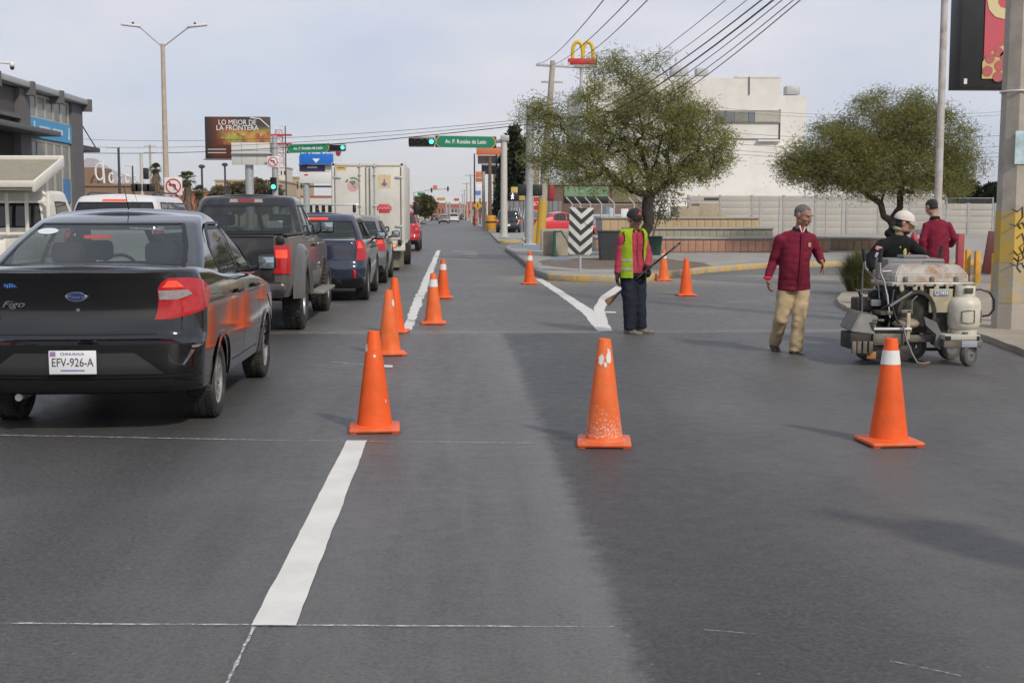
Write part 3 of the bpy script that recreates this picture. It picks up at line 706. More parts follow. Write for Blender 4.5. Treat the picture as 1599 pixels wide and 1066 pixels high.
    if detail:
        y0 = lo.pt(0, .97).y
        o = MB().lathe([(0, 0), (.068, 0), (.075, .006), (.0, .012)], 28, axis='Y').build('badge', M_CHROME, t); o.location = (.005, y0 - .010, .978); o.scale = (1.0, 1, .48)
        o2 = MB().lathe([(0, 0), (.062, 0), (.062, .003), (0, .003)], 28, axis='Y').build('badge_field', mat('badge_blue', (.012, .025, .11), .3, coat=.6), o); o2.location = (0, -.003, 0)
        text('badge_script', 'Ford', .062, M_CHROME, o, (0, -.0045, -.002), ext=.0006, sx=1.25, shear=.4).rotation_euler = (R(90), 0, 0)
        text('model_name', 'Figo', .062, M_CHROME, t, (-.44, y0 + .016, .925), ext=.003, sx=1.5, shear=.4)
        q = MB(); rnd = random.Random(2)
        for k in range(9): q.box((-.49 + k * .017, y0 + .018, 1.055 + rnd.uniform(-.003, .003)), (.011, .004, rnd.choice((.02, .026, .03))))
        q.build('dealer_script', mat('dealer_blue', (.05, .15, .48), .4), t)
        o = MB().lathe([(0, 0), (.012, 0), (.010, .006), (0, .008)], 12, axis='Y').build('boot_lock', M_CHROME, t); o.location = (.015, y0 - .006, .885)
        plate(t, .0, -.022, .530, .325, .165, 'EFV-926-A', 0)
        # sticker and script on the rear glass, radio aerial, stop lamp inside the glass
        def on_glass(x, z, off=.006): u = gh.ur(x, z); return gh.pt(u, z) + gh.nrm(u, z) * off
        q = MB(); vs = [q.bm.verts.new(on_glass(-.455 + .085 * math.cos(a), 1.42 + .022 * math.sin(a))) for a in [k * math.pi / 12 for k in range(24)]]; q.bm.faces.new(vs)
        q.build('oval_sticker', mat('sticker_white', (.62, .64, .68), .5, var=.15, vscale=40), rw)
        q = MB(); pts = []
        for k in range(34): x = .17 + k * .0066; pts.append(on_glass(x, 1.44 + (.007 if k % 3 == 1 else (-.006 if k % 5 == 3 else 0)) - k * .0002))
        q.tube(pts, .0013, 4); q.build('glass_script', mat('sticker_ink', (.7, .7, .7), .5), rw)
        lamp = MB(); lamp.box(on_glass(-.08, 1.435, -.06), (.20, .06, .028), bev=.01); lamp.build('stop_lamp', M_REDLIT, t)
        MB().tube([(.02, 1.55, 1.595), (.03, 1.48, 1.64), (.05, 1.30, 1.78)], [.006, .004, .002], 6).build('aerial', M_TRIM, t)
        MB().tube([(-.42, .10, .27), (-.42, .35, .27)], .026, 12).build('exhaust_pipe', M_ALLOY, t)
        for sg in (1, -1): lo.patch([(.615, sg * .20, sg * .215), (.63, sg * .20, sg * .23)], 'reflector', mat('grey_reflector', (.22, .2, .2), .3), t, off=.006)
    MB().box((0, 2.1, .34), (1.22, 3.7, .14)).build('underbody', M_UNDER, t)
    MB().box((0, 2.1, .62), (1.20, 3.3, .5)).build('cabin_floor', M_UNDER, t)
    seats(t, (1.50, 2.35), .75, .86, 1.20)
    MB().box((0, 2.95, .98), (1.30, .5, .22), bev=.06).build('dashboard', M_TRIM, t)
    q = MB().lathe([(.17, -.012), (.185, 0), (.17, .012), (.155, 0)], 20, axis='Y', closed=True); o = q.build('steering_wheel', M_TRIM, t); o.location = (-.36, 2.66, 1.03); o.rotation_euler = (R(-20), 0, 0)
    add_wheels(t, wy, 1.47, .295, .20, 12 if detail else 8, .20)
    return t
sedan('car', 'shiny black saloon car nearest the camera with plate EFV-926-A', (-2.65, 8.97, 0), 0, M_BLACK, group='queue of vehicles at the lights')
# ---- hatchbacks, sport-utility cars and vans: one two-box builder
def wagon(name, label, loc, rotz, paint, L=4.3, W=1.82, H=1.56, belt=1.0, zb=.25, wr=.33, rear_over=.78, wb=2.67, rake=.30, cat='car', glass=None, lit=True, tl=None, spokes=8, group=None, trim=None, hatch_glass=(.10, .40), rails=False, tlw=.13, mirrors=True, simple=False):
    t = thing(name, label, cat, loc, rotz, group); g = glass or M_GLASS; h = W / 2; trim = trim or M_TRIM
    bt = belt + .04
    lo = Shell(hw=[(zb, h * .94), (.5 * (zb + belt), h), (belt * .9, h * .985), (bt, h * .93)], yr=[(zb, .14), (.45, .02), (.62, 0), (.72, .06), (belt, .07), (bt, .09)],
               yf=[(zb, L - .12), (.55, L), (.8, L - .06), (bt, L - .30)], rcr=.24, rcf=.36, bowr=.08, bowf=.22, taper=.02)
    hood = L - .95
    zt = lambda y: sinterp([(0, bt), (hood - .75, bt - .01), (hood, bt - .05), (L - .3, bt - .16), (L, bt - .35)], y)
    wy = (rear_over, rear_over + wb); ra = wr * 1.17
    lo.body('body', paint, t, zb, zt, rt=.05, arches=[(y, wr, ra) for y in wy], nrow=18, crown=.03, dense=.06)
    if not simple: arch_lips(t, lo, wy, wr, ra, trim)
    b0 = belt - .06
    gh = Shell(hw=[(b0, h * .93), (belt + .05, h * .90), (H - .12, h * .77), (H + .03, h * .70)], yr=[(b0, .09), (belt + .05, .13), (H - .12, .13 + rake), (H + .03, .20 + rake * 1.5)],
               yf=[(b0, hood + .10), (belt + .05, hood - .12), (H - .12, hood - .75), (H + .03, hood - 1.0)], rcr=.17, rcf=.2, bowr=.07, bowf=.16, taper=.012)
    z0, z1 = belt + .06, H - .13
    def rr(z, k): return gh.ur(k * (sinterp(gh.hw, z) - .07), z)
    rear = [(z0, rr(z0, -1), rr(z0, 1)), (z1, rr(z1, -1), rr(z1, 1))]
    yA, yB, yC = .50 + rake * .6, .5 * (rear_over + .9 + .35), 0
    ymid = lerp(.55, hood - .5, .52)
    sw = []
    for sg in (1, -1):
        def row(z, a, b): return (z, sg * gh.us(a, z), sg * gh.us(b, z))
        fr0, fr1 = hood - .40, hood - .86
        sw.append([row(z0, .42, ymid * .55), row(z1, .52 + rake * .8, ymid * .55 + .06)])
        sw.append([row(z0, ymid * .55 + .07, ymid), row(z1, ymid * .55 + .13, ymid)])
        sw.append([row(z0, ymid + .08, fr0), row(z1, ymid + .08, fr1)])
    front = [(z0 + .02, gh.uf(h * .78, z0), 1.0), (z1, gh.uf(h * .66, z1), 1.0)]; frontl = [(z, -a, -1.0) for z, a, _ in front]
    gh.body('cabin', paint, t, b0, H, rt=.06, holes=[rear, front, frontl] + sw, nrow=18, crown=.03, dense=.06)
    window(gh, rear, t, g, 'rear_window')
    for w_ in sw: window(gh, w_, t, g, 'side_window')
    for w_ in (front, frontl): gh.patch(w_, 'windscreen', g, t, off=.003, skirt=0)
    tz0, tz1 = tl or (.74, 1.0)
    for sg in (1, -1):
        lamp = lo.patch([(tz0, lo.ur(sg * (h - .08 - tlw), tz0), sg * .235), (tz1, lo.ur(sg * (h - .10 - tlw), tz1), sg * .225)], 'tail_light', M_RED, t, off=.012, nu=12, skirt=.02)
        if not simple: lo.patch([(lerp(tz0, tz1, .62), lo.ur(sg * (h - .05 - tlw), tz0), sg * .205), (lerp(tz0, tz1, .92), lo.ur(sg * (h - .06 - tlw), tz1), sg * .20)], 'lit_lens', M_REDLIT if lit else M_AMBER, lamp, off=.017, skirt=.006)
        lo.patch([(.62, lo.uf(sg * h * .55, .62), sg * .79), (.8, lo.uf(sg * h * .6, .8), sg * .76)], 'headlight', M_CLEAR, t, off=.006)
        if not simple:
            for pts in ([(rear_over + .40, belt - .02), (rear_over + .42, .55)], [(ymid + .04, belt), (ymid + .02, zb + .12)], [(hood - .45, belt - .02), (hood - .5, zb + .12)]): seam(lo, sg, pts, 'door_seam', t)
            for y in (ymid - .15, ymid + .92):
                u = sg * lo.us(y, belt - .12); p = lo.pt(u, belt - .12); MB().box(p + lo.nrm(u, belt - .12) * .022, (.03, .18, .035), bev=.012).build('door_handle', trim, t)
        if mirrors: mirror(t, sg, h * .93, hood - .55, belt + .08, trim, .20, .16)
        if rails: MB().tube([(sg * h * .62, .75, H + .02), (sg * h * .62, .9, H + .065), (sg * h * .62, hood - 1.1, H + .065), (sg * h * .62, hood - .95, H + .02)], .016, 8).build('roof_rail', trim, t)
    lo.patch([(zb + .005, -.24, .24), (zb + .17, lo.ur(-h * .9, zb + .17), lo.ur(h * .9, zb + .17))], 'bumper_valance', trim, t, off=.012, nu=22)
    gh.patch([(H - .105, gh.ur(-.22, H - .105), gh.ur(.22, H - .105)), (H - .075, gh.ur(-.22, H - .075), gh.ur(.22, H - .075))], 'stop_lamp', M_REDLIT if lit else M_RED, t, off=.012)
    plate(t, 0, lo.pt(0, .60).y - .012, .60)
    MB().box((0, L / 2, zb + .06), (W * .8, L * .86, .16)).build('underbody', M_UNDER, t)
    MB().box((0, L * .48, .62), (W * .68, L * .72, .46)).build('cabin_floor', M_UNDER, t)
    if not simple: seats(t, (1.35, 2.3), h, belt - .15, belt + .22); MB().box((0, hood - .25, belt - .06), (W * .75, .45, .2), bev=.05).build('dashboard', M_TRIM, t)
    add_wheels(t, wy, W - .24, wr, .22, spokes, wr * .68)
    return t
Q = 'queue of vehicles at the lights'
M_NAVY = mat('navy_paint', (0.012, 0.019, 0.045), 0.18, coat=1.0, dirt=(0.06, 0.058, 0.055), dscale=2, damt=0.3)
M_WHITE = mat('white_paint', (0.62, 0.62, 0.61), 0.25, coat=0.8, var=0.05)
M_SILV = mat('silver_paint', (0.36, 0.37, 0.38), 0.28, 0.55, coat=0.8)
M_GREYP = mat('grey_paint', (0.20, 0.205, 0.21), 0.28, 0.5, coat=0.8)
M_REDP = mat('red_paint', (0.42, 0.014, 0.025), 0.2, coat=1.0)
M_DKBLUE = mat('dark_teal_paint', (0.02, 0.027, 0.036), 0.2, coat=1.0)
mini = wagon('car', 'dark navy hatchback with silver roof bar, behind the box truck', (-2.48, 22.75, 0), 0, M_NAVY, L=4.3, W=1.84, H=1.56, belt=1.06, wr=.345, wb=2.67, rear_over=.78, rake=.22, tl=(.74, 1.09), group=Q, tlw=.10, spokes=10)
for sg in (1, -1):
    q = MB().box((sg * .57, 1.9, 1.665), (.06, .14, .16), bev=.03); q.build('rack_foot', M_TRIM, mini)
    o = MB().box((0, 0, 0), (.006, .5, .004)); o.build('chrome_line', M_CHROME, mini, loc=(sg * .93, 1.4, 1.09))
MB().box((0, 1.9, 1.735), (1.30, .07, .03), bev=.012).build('roof_bar', mat('bar_silver', (.55, .57, .58), .3, .8), mini)
MB().sph((0, .75, 1.61), (.03, .09, .05)).build('aerial_fin', M_TRIM, mini)
MB().box((0, .045, 1.105), (1.42, .02, .022), bev=.006).build('chrome_strip', M_CHROME, mini)
MB().box((-.12, .03, .96), (.60, .03, .03), bev=.008).build('boot_handle', M_CHROME, mini)
for x in (.42,):
    MB().lathe([(.036, -.05), (.046, -.05), (.046, .2), (.036, .2)], 16, axis='Y', closed=True).build('exhaust_tip', M_CHROME, mini, loc=(x, .06, .33))
MB().box((.70, .045, .50), (.05, .02, .15), bev=.008).build('rear_reflector', M_RED, mini)
wagon('car', 'grey hatchback mostly hidden ahead of the navy hatchback', (-2.42, 28.6, 0), 0, M_GREYP, L=4.2, W=1.78, H=1.52, belt=1.0, group=Q)
suv = wagon('car', 'white sport utility car with red roof lamp left of the black pickup', (-6.28, 23.8, 0), 0, M_WHITE, L=4.8, W=1.95, H=1.90, belt=1.22, zb=.32, wr=.38, wb=2.85, rear_over=.95, rake=.16, glass=M_GLASSD, group=Q, rails=True, tl=(.95, 1.25))
MB().tube([(.48, .5, 1.2), (.44, .25, 1.75), (.36, .1, 2.15)], [.006, .004, .003], 6).build('aerial', M_TRIM, suv)
wagon('car', 'red car just ahead of the white box truck', (-2.40, 54.5, 0), 0, M_REDP, L=4.5, W=1.85, H=1.72, belt=1.12, zb=.3, wr=.37, group=Q)
far = 'cars driving away in the distance'
wagon('car', 'dark far car on the left of the distant group', (-4.95, 312, 0), 0, mat('far_dark', (.03, .033, .045), .25, coat=1), simple=True, group=far)
sedan('car', 'silver saloon leading edge of the distant cars, lowest of them', (-1.85, 214, 0), 0, M_SILV, detail=False, group=far)
wagon('car', 'white sport utility car beside the distant silver saloon', (-.15, 248, 0), 0, M_WHITE, L=4.6, W=1.9, H=1.82, belt=1.15, simple=True, group=far, glass=M_GLASSD)
wagon('car', 'grey far car peeking behind the distant silver saloon', (-1.9, 330, 0), 0, M_GREYP, H=1.7, simple=True, group=far)
wagon('car', 'dark far car rightmost of the distant group', (2.2, 345, 0), 0, M_DKBLUE, H=1.75, belt=1.1, simple=True, group=far)
wagon('car', 'dark far car by the median tree, farthest left', (-9.1, 420, 0), 0, mat('far_black', (.02, .02, .022), .3), H=1.9, belt=1.2, simple=True, group=far)
wagon('minivan', 'dark blue minivan parked behind the grey signal pole', (4.2, 101, 0.12), R(-3), M_DKBLUE, L=4.9, W=1.95, H=1.78, belt=1.1, zb=.24, wr=.34, wb=2.95, rear_over=.95, rake=.16, cat='van', lit=False, glass=M_GLASSD)
sedan('car', 'bright red saloon parked behind the yellow-based pole', (4.45, 75.2, 0.12), R(-74), mat('bright_red_paint', (0.55, 0.015, 0.03), 0.2, coat=1.0), detail=False, lit=False)
wagon('car', 'white car parked behind the orange barrels', (3.9, 150, 0.12), R(-50), M_WHITE, H=1.5, simple=True)

# ---- black double-cab pickup
M_PKB = mat('dusty_black_paint', (0.010, 0.010, 0.011), 0.22, coat=0.7, dirt=(0.10, 0.095, 0.085), dscale=1.6, damt=0.55)
M_PKD = mat('road_dust_paint', (0.085, 0.080, 0.072), 0.38, coat=0.5, dirt=(0.030, 0.029, 0.027), dscale=1.3, damt=0.7)
pk = thing('pickup_truck', 'dusty black double cab pickup behind the black saloon', 'pickup', (-2.98, 16.35, 0), 0, Q)
h = .88
bed = Shell(hw=[(.48, h * .95), (.7, h), (1.05, h), (1.28, h * .97)], yr=[(.48, .05), (.8, .03), (1.28, .05)], yf=[(.48, 1.98), (1.28, 1.98)], rcr=.10, rcf=.03, bowr=.02, bowf=0, taper=0)
bed.body('bed', M_PKD, pk, .50, 1.28, rt=.03, arches=[(1.16, .40, .46)], nrow=20, crown=0, dense=.04, cap=False)
MB().box((0, 1.0, .72), (1.60, 1.85, .05)).build('bed_floor', M_UNDER, pk)
for x in (-.80, .80): MB().box((x, 1.0, .98), (.04, 1.85, .50)).build('bed_side', M_UNDER, pk)
tg = bed.patch([(.62, bed.ur(-.68, .62), bed.ur(.68, .62)), (1.27, bed.ur(-.68, 1.27), bed.ur(.68, 1.27))], 'tailgate', M_PKB, pk, off=.012, nu=6, skirt=.05)
MB().box((0, .05, 1.275), (1.38, .07, .03), bev=.012).build('tailgate_cap', M_TRIM, tg)
MB().box((0, .015, 1.12), (.30, .02, .09), bev=.01).build('tailgate_handle', M_TRIM, tg)
for sg in (1, -1):
    MB().box((sg * .83, 1.0, 1.29), (.08, 1.85, .03), bev=.012).build('bed_rail', M_TRIM, pk)
    lamp = bed.patch([(.80, bed.ur(sg * .685, .80), sg * .225), (1.16, bed.ur(sg * .685, 1.16), sg * .225)], 'tail_light', M_RED, pk, off=.02, nu=8, skirt=.04)
    bed.patch([(1.0, bed.ur(sg * .71, 1.0), sg * .19), (1.1, bed.ur(sg * .71, 1.1), sg * .19)], 'lit_lens', M_REDLIT if sg > 0 else M_RED, lamp, off=.028, skirt=.01, nz=8)
    MB().box((sg * .765, .07, 1.225), (.10, .10, .11), bev=.02).build('rail_end', M_TRIM, pk)
    # flared fender over the rear wheel
    q = MB(); g = []
    for i in range(25):
        a = math.pi * (i / 24); cy = 1.16 - math.cos(a); rows = []
        for k, (rad, ox) in enumerate(((.46, 0), (.455, .085), (.52, .125), (.60, .115), (.68, .06), (.74, -.005))):
            zz = .42 + math.sin(a) * rad * (1.06 if k > 2 else 1); zz = min(zz, 1.16 + .0 * k)
            rows.append(q.bm.verts.new((sg * (h + ox), 1.16 - math.cos(a) * rad, max(.46, zz))))
        g.append(rows)
    for a_, b_ in zip(g, g[1:]):
        for k in range(5): q.bm.faces.new((a_[k], a_[k+1], b_[k+1], b_[k]))
    q.build('rear_fender', M_PKD, pk, angle=60)
cab = Shell(hw=[(.46, h * .93), (.7, h * .99), (1.1, h * .985), (1.26, h * .94)], yr=[(.46, 2.03), (1.26, 2.03)], yf=[(.46, 5.30), (.8, 5.42), (1.1, 5.36), (1.26, 5.15)], rcr=.05, rcf=.30, bowr=0, bowf=.18, taper=.01)
cab.body('body', M_PKD, pk, .46, lambda y: sinterp([(2, 1.26), (3.9, 1.24), (4.2, 1.20), (5.1, 1.12), (5.4, .95)], y), rt=.05, arches=[(4.50, .40, .46)], nrow=20, crown=.03, dense=.05)
arch_lips(pk, cab, (4.50,), .40, .46, M_PKD)
gh = Shell(hw=[(1.18, .835), (1.30, .81), (1.62, .72), (1.83, .65)], yr=[(1.18, 2.05), (1.30, 2.07), (1.62, 2.17), (1.83, 2.30)], yf=[(1.18, 4.25), (1.30, 4.02), (1.62, 3.55), (1.83, 3.25)], rcr=.14, rcf=.2, bowr=.05, bowf=.15, taper=.01)
rear = [(1.30, gh.ur(-.70, 1.30), gh.ur(.70, 1.30)), (1.68, gh.ur(-.62, 1.68), gh.ur(.62, 1.68))]
sw = []
for sg in (1, -1):
    sw.append([(1.28, sg * gh.us(2.28, 1.28), sg * gh.us(2.78, 1.28)), (1.68, sg * gh.us(2.42, 1.68), sg * gh.us(2.82, 1.68))])
    sw.append([(1.27, sg * gh.us(2.86, 1.27), sg * gh.us(3.85, 1.27)), (1.68, sg * gh.us(2.90, 1.68), sg * gh.us(3.40, 1.68))])
fr = [(1.28, gh.uf(.66, 1.28), 1.0), (1.68, gh.uf(.56, 1.68), 1.0)]; frl = [(z, -a, -1.) for z, a, _ in fr]
gh.body('cabin', M_PKB, pk, 1.2, 1.81, rt=.06, holes=[rear, fr, frl] + sw, nrow=22, crown=.03, dense=.04)
rw = window(gh, rear, pk, M_GLASS, 'rear_window')
for w_ in sw: window(gh, w_, pk, M_GLASSD, 'side_window')
for w_ in (fr, frl): gh.patch(w_, 'windscreen', M_GLASS, pk, off=.003, skirt=0)
lm = gh.patch([(1.715, gh.ur(-.24, 1.715), gh.ur(.24, 1.715)), (1.765, gh.ur(-.23, 1.765), gh.ur(.23, 1.765))], 'cargo_lamp', M_CLEAR, pk, off=.012)
gh.patch([(1.72, gh.ur(-.12, 1.72), gh.ur(.12, 1.72)), (1.76, gh.ur(-.12, 1.76), gh.ur(.12, 1.76))], 'stop_lamp', mat('dim_red', (.22, .01, .015), .2, coat=.5), lm, off=.017, skirt=.005)
p_ = gh.pt(gh.ur(.42, 1.40), 1.40); MB().box((p_.x, p_.y + .02, 1.41), (.22, .004, .10)).build('permit_card', mat('permit', (.42, .5, .5), .6, var=.2, vscale=30), rw)
seats(pk, (2.75, 3.35), .85, 1.05, 1.42)
MB().box((0, 3.85, 1.2), (1.4, .4, .2), bev=.05).build('dashboard', M_TRIM, pk)
MB().box((0, 3.1, .85), (1.5, 2.0, .5)).build('cabin_floor', M_UNDER, pk)
MB().box((0, 2.7, .52), (1.0, 5.0, .14)).build('chassis', M_UNDER, pk)
q = MB().box((0, -.06, .60), (1.70, .20, .20), bev=.06); q.build('rear_bumper', M_PKB, pk)
plate(pk, -.05, -.165, .62)
MB().tube([(.55, .35, .40), (.62, .02, .42)], .035, 12).build('exhaust_pipe', M_ALLOY, pk)
for sg in (1, -1):
    MB().box((sg * 1.0, 2.95, .44), (.22, 1.65, .05), bev=.02).build('side_step', mat('step_dusty', (.20, .185, .16), .7, var=.3), pk)
    for y in (2.4, 3.5): MB().tube([(sg * .5, y, .5), (sg * .95, y, .43)], .02, 6).build('step_bracket', M_UNDER, pk)
    cab.patch([(.50, sg * cab.us(2.12, .5), sg * cab.us(4.0, .5)), (.72, sg * cab.us(2.12, .72), sg * cab.us(4.02, .72))], 'lower_cladding', mat('dust_cladding', (.16, .15, .13), .7, var=.25), pk, off=.006)
    for pts in ([(2.80, 1.22), (2.80, .55)], [(3.92, 1.2), (3.9, .55)], [(2.09, 1.24), (2.09, .5)]): seam(cab, sg, pts, 'door_seam', pk, w=.012)
    u = sg * cab.us(2.98, 1.1); p = cab.pt(u, 1.10); MB().box(p + cab.nrm(u, 1.1) * .025, (.035, .2, .045), bev=.014).build('door_handle', M_TRIM, pk)
    mirror(pk, sg, .84, 3.75, 1.36, M_TRIM, .22, .19)
    cab.patch([(.85, cab.uf(sg * .55, .85), sg * .8), (1.05, cab.uf(sg * .58, 1.05), sg * .78)], 'headlight', M_CLEAR, pk, off=.006)
add_wheels(pk, (1.16, 4.50), 1.62, .405, .27, 8, .23, knob=True)

# ---- white box truck
M_BOXW = mat('box_white', (0.60, 0.58, 0.53), 0.45, dirt=(0.38, 0.35, 0.29), dscale=1.4, damt=0.5)
M_STEEL = mat('galvanised', (0.42, 0.44, 0.43), 0.45, 0.6, var=0.15, vscale=8)
bt = thing('box_truck', 'white box delivery truck with round decals on its rear doors', 'truck', (-2.36, 35.3, 0), 0, Q)
MB().box((0, 2.15, 1.88), (1.98, 4.3, 2.12), bev=.02).build('box', M_BOXW, bt)
for x in (-.93, .93): MB().box((x, -.01, 1.88), (.09, .06, 2.13), bev=.012).build('rear_post', M_BOXW, bt)
MB().box((0, -.01, 2.90), (1.94, .06, .08), bev=.012).build('rear_header', M_BOXW, bt)
for x in (-.475, .475):
    d = MB().box((x, -.012, 1.85), (.85, .03, 1.98), bev=.01).build('rear_door', M_BOXW, bt)
    s_ = 1 if x > 0 else -1
    MB().tube([(s_ * .20 - .02, -.045, .95), (s_ * .20 - .02, -.045, 2.93)], .014, 8).build('lock_rod', M_STEEL, d)
    for z in (2.85, 2.62, 1.78, 1.0): MB().box((s_ * .20 - .02, -.045, z), (.07, .05, .05), bev=.01).build('rod_keeper', M_STEEL, d)
    for z in (1.22, 2.55): MB().box((s_ * .84, -.035, z), (.22, .03, .07), bev=.01).build('hinge', M_STEEL, d)
    for xx in (x - .42, x + .42): MB().box((xx, -.03, 1.85), (.025, .02, 1.95)).build('door_gasket', mat('gasket', (.16, .15, .13), .8), d)
    if x > 0:
        MB().tube([(.20, -.06, 1.16), (.42, -.06, 1.16), (.50, -.06, 1.22), (.56, -.06, 1.22), (.56, -.06, 1.10), (.50, -.06, 1.10), (.42, -.06, 1.16)], .014, 6).build('door_latch', M_TRIM, d)
        pst = MB().box((.45, -.030, 2.45), (.34, .004, .36)).build('square_decal', mat('decal_cream', (.60, .47, .26), .5, var=.12, vscale=8), d)
        q = MB().sph((.45, -.034, 2.38), (.05, .004, .07)); q.box((.45, -.034, 2.37), (.17, .003, .035), bev=.001); q.sph((.45, -.034, 2.48), (.028, .004, .03)); q.build('decal_figure', mat('decal_violet', (.17, .13, .30), .5), pst)
        rd = MB().box((.44, -.030, 1.71), (.30, .004, .24), bev=.0015); rd.box((.44, -.0305, 1.72), (.40, .004, .12), bev=.0015)
        rd = rd.build('red_decal', mat('decal_red', (.50, .06, .07), .5), d)
        q = MB()
        for k in range(7): q.box((.44 + (k - 3) * .05, -.034, 1.72 + (.012 if k % 2 else -.006)), (.03, .003, .035))
        q.build('decal_script', mat('decal_pink', (.62, .34, .33), .5), rd)
    else:
        ci = MB().lathe([(0, 0), (.155, 0), (.155, .004), (0, .004)], 32, axis='Y').build('round_decal', mat('decal_rose', (.58, .33, .32), .5), d, loc=(-.40, -.034, 2.33))
        q = MB().prism([(-.09, -.002, .12), (.07, -.002, .13), (.05, -.002, .05), (.0, -.002, .0), (.05, -.002, -.03), (.07, -.002, -.08), (.03, -.002, -.05), (-.02, -.002, .02), (-.07, -.002, .07)], (0, -.002, 0)); q.build('decal_map', mat('decal_green', (.06, .24, .14), .5), ci)
        q = MB()
        for k in range(9):
            if k == 2: continue
            a = R(148 - k * 14.5); q.box((math.cos(a) * .21, -.002, math.sin(a) * .21), (.04, .003, .05), Matrix.Rotation(math.pi / 2 - a, 3, 'Y') )
        q.build('decal_arc_letters', MATS['decal_green'], ci)
        lb = MB().box((-.72, -.030, 2.80), (.28, .004, .10)).build('yellow_label', mat('decal_yellow', (.60, .42, .13), .5), d)
        q = MB()
        for k in range(6): q.box((-.80 + k * .032, -.033, 2.81), (.02, .002, .03 + .012 * (k % 2)))
        q.build('label_script', M_INK, lb)
MB().box((.45, -.035, .90), (.36, .008, .03)).build('reflective_tape', M_RED, bt)
MB().box((0, .06, .78), (2.0, .14, .10), bev=.01).build('rear_sill', M_BOXW, bt)
MB().box((0, .04, .66), (2.0, .10, .20), bev=.015).build('rear_bumper', M_BOXW, bt)
for x in (-.62, .62):
    o = MB().box((x, -.02, .70), (.30, .03, .09), bev=.01).build('tail_light', M_RED, bt); MB().box((x + .08, -.037, .70), (.09, .01, .06)).build('amber_lens', M_AMBER, o)
MB().box((.86, -.03, .79), (.10, .09, .16), bev=.02).build('rubber_buffer', M_TRIM, bt)
for x in (-.62, .62): MB().box((x, .30, .34), (.66, .02, .50)).build('mud_flap', mat('flap_rubber', (.20, .175, .13), .9, var=.4, vscale=5), bt)
MB().box((0, 3.0, .62), (.8, 6.2, .16)).build('chassis', M_UNDER, bt)
cb = MB(); cb.box((0, 5.35, 1.40), (1.84, 1.6, 1.55), bev=.14, seg=3); cb.build('cab', M_BOXW, bt)
MB().box((0, 6.16, 1.70), (1.55, .02, .6), bev=.005).build('windscreen', M_GLASSD, bt)
for sg in (1, -1):
    MB().box((sg * .925, 5.45, 1.72), (.012, .8, .5), bev=.003).build('side_window', M_GLASSD, bt)
    MB().tube([(sg * .92, 5.95, 1.55), (sg * 1.12, 6.0, 1.55), (sg * 1.12, 6.0, 1.95)], .014, 6).build('mirror_arm', M_TRIM, bt)
    MB().box((sg * 1.13, 5.97, 1.75), (.17, .06, .40), bev=.025).build('side_mirror', M_TRIM, bt)
add_wheels(bt, (1.05, 5.15), 1.70, .38, .25, 6, .22)
wh2 = [o for o in bt.children if o.name.startswith('wheel') and abs(o.location.y - 1.05) < .01]
for o in wh2: o.location.x *= .80

# ---- white stake-bed pickup carrying an open lidded canopy
M_CREAM = mat('cream_paint', (0.72, 0.70, 0.62), 0.4, coat=0.3, dirt=(0.50, 0.45, 0.36), dscale=2, damt=0.3)
M_OLIVE = mat('canopy_inside', (0.26, 0.235, 0.17), 0.7, var=0.15)
st = thing('stake_truck', 'cream stake bed truck with raised canopy lid at the left edge', 'truck', (-8.88, 23.4, 0), 0, Q)
cabS = Shell(hw=[(.45, .80), (1.1, .83), (1.45, .81), (2.06, .72)], yr=[(.45, 2.6), (1.2, 2.6), (1.7, 2.63), (2.06, 2.72)], yf=[(.45, 4.7), (1.2, 4.68), (1.5, 4.5), (2.06, 4.1)], rcr=.18, rcf=.18, bowr=.03, bowf=.06, taper=.01)
rear = [(1.30, cabS.ur(-.66, 1.30), cabS.ur(.66, 1.30)), (1.78, cabS.ur(-.60, 1.78), cabS.ur(.60, 1.78))]
sw = [[(1.28, sg * cabS.us(3.1, 1.28), sg * cabS.us(4.2, 1.28)), (1.80, sg * cabS.us(3.15, 1.80), sg * cabS.us(3.9, 1.80))] for sg in (1, -1)]
fr = [(1.3, cabS.uf(.7, 1.3), 1.0), (1.85, cabS.uf(.6, 1.85), 1.0)]; frl = [(z, -a, -1.) for z, a, _ in fr]
cabS.body('cab', M_CREAM, st, .45, 2.03, rt=.08, holes=[rear, fr, frl] + sw, arches=[(4.1, .35, .42)], nrow=34, crown=.03, dense=.05)
window(cabS, rear, st, M_GLASSD, 'rear_window'); [window(cabS, w_, st, M_GLASSD, 'side_window') for w_ in sw]; [cabS.patch(w_, 'windscreen', M_GLASSD, st, off=.003, skirt=0) for w_ in (fr, frl)]
for k in range(3): cabS.patch([(1.02, cabS.ur(-.6 + k * .42, 1.02), cabS.ur(-.24 + k * .42, 1.02)), (1.22, cabS.ur(-.6 + k * .42, 1.22), cabS.ur(-.24 + k * .42, 1.22))], 'pressed_panel', M_CREAM, st, off=.012)
MB().box((0, 1.2, .68), (1.72, 2.6, .08), bev=.01).build('bed', M_CREAM, st)
for x in (-.85, .85): MB().box((x, 1.2, .92), (.04, 2.6, .40), bev=.01).build('bed_side', M_CREAM, st)
MB().box((0, -.1, .90), (1.72, .04, .40), bev=.01).build('tailgate', M_CREAM, st)
for i, x in enumerate((-.86, -.30, .06, .44, .86)): MB().box((x, 2.42 if 0 < i < 4 else 2.42, 1.45), (.07, .05, 1.05), bev=.012).build('stake', M_CREAM, st)
MB().tube([(-.86, 2.40, 2.06), (.50, 2.40, 2.06), (.72, 2.42, 2.02), (.84, 2.46, 1.90), (.88, 2.50, 1.75)], .035, 8).build('top_rail', M_CREAM, st)
for z in (1.18, 1.80): MB().box((0, 2.42, z), (1.74, .03, .05), bev=.008).build('stake_rail', M_CREAM, st)
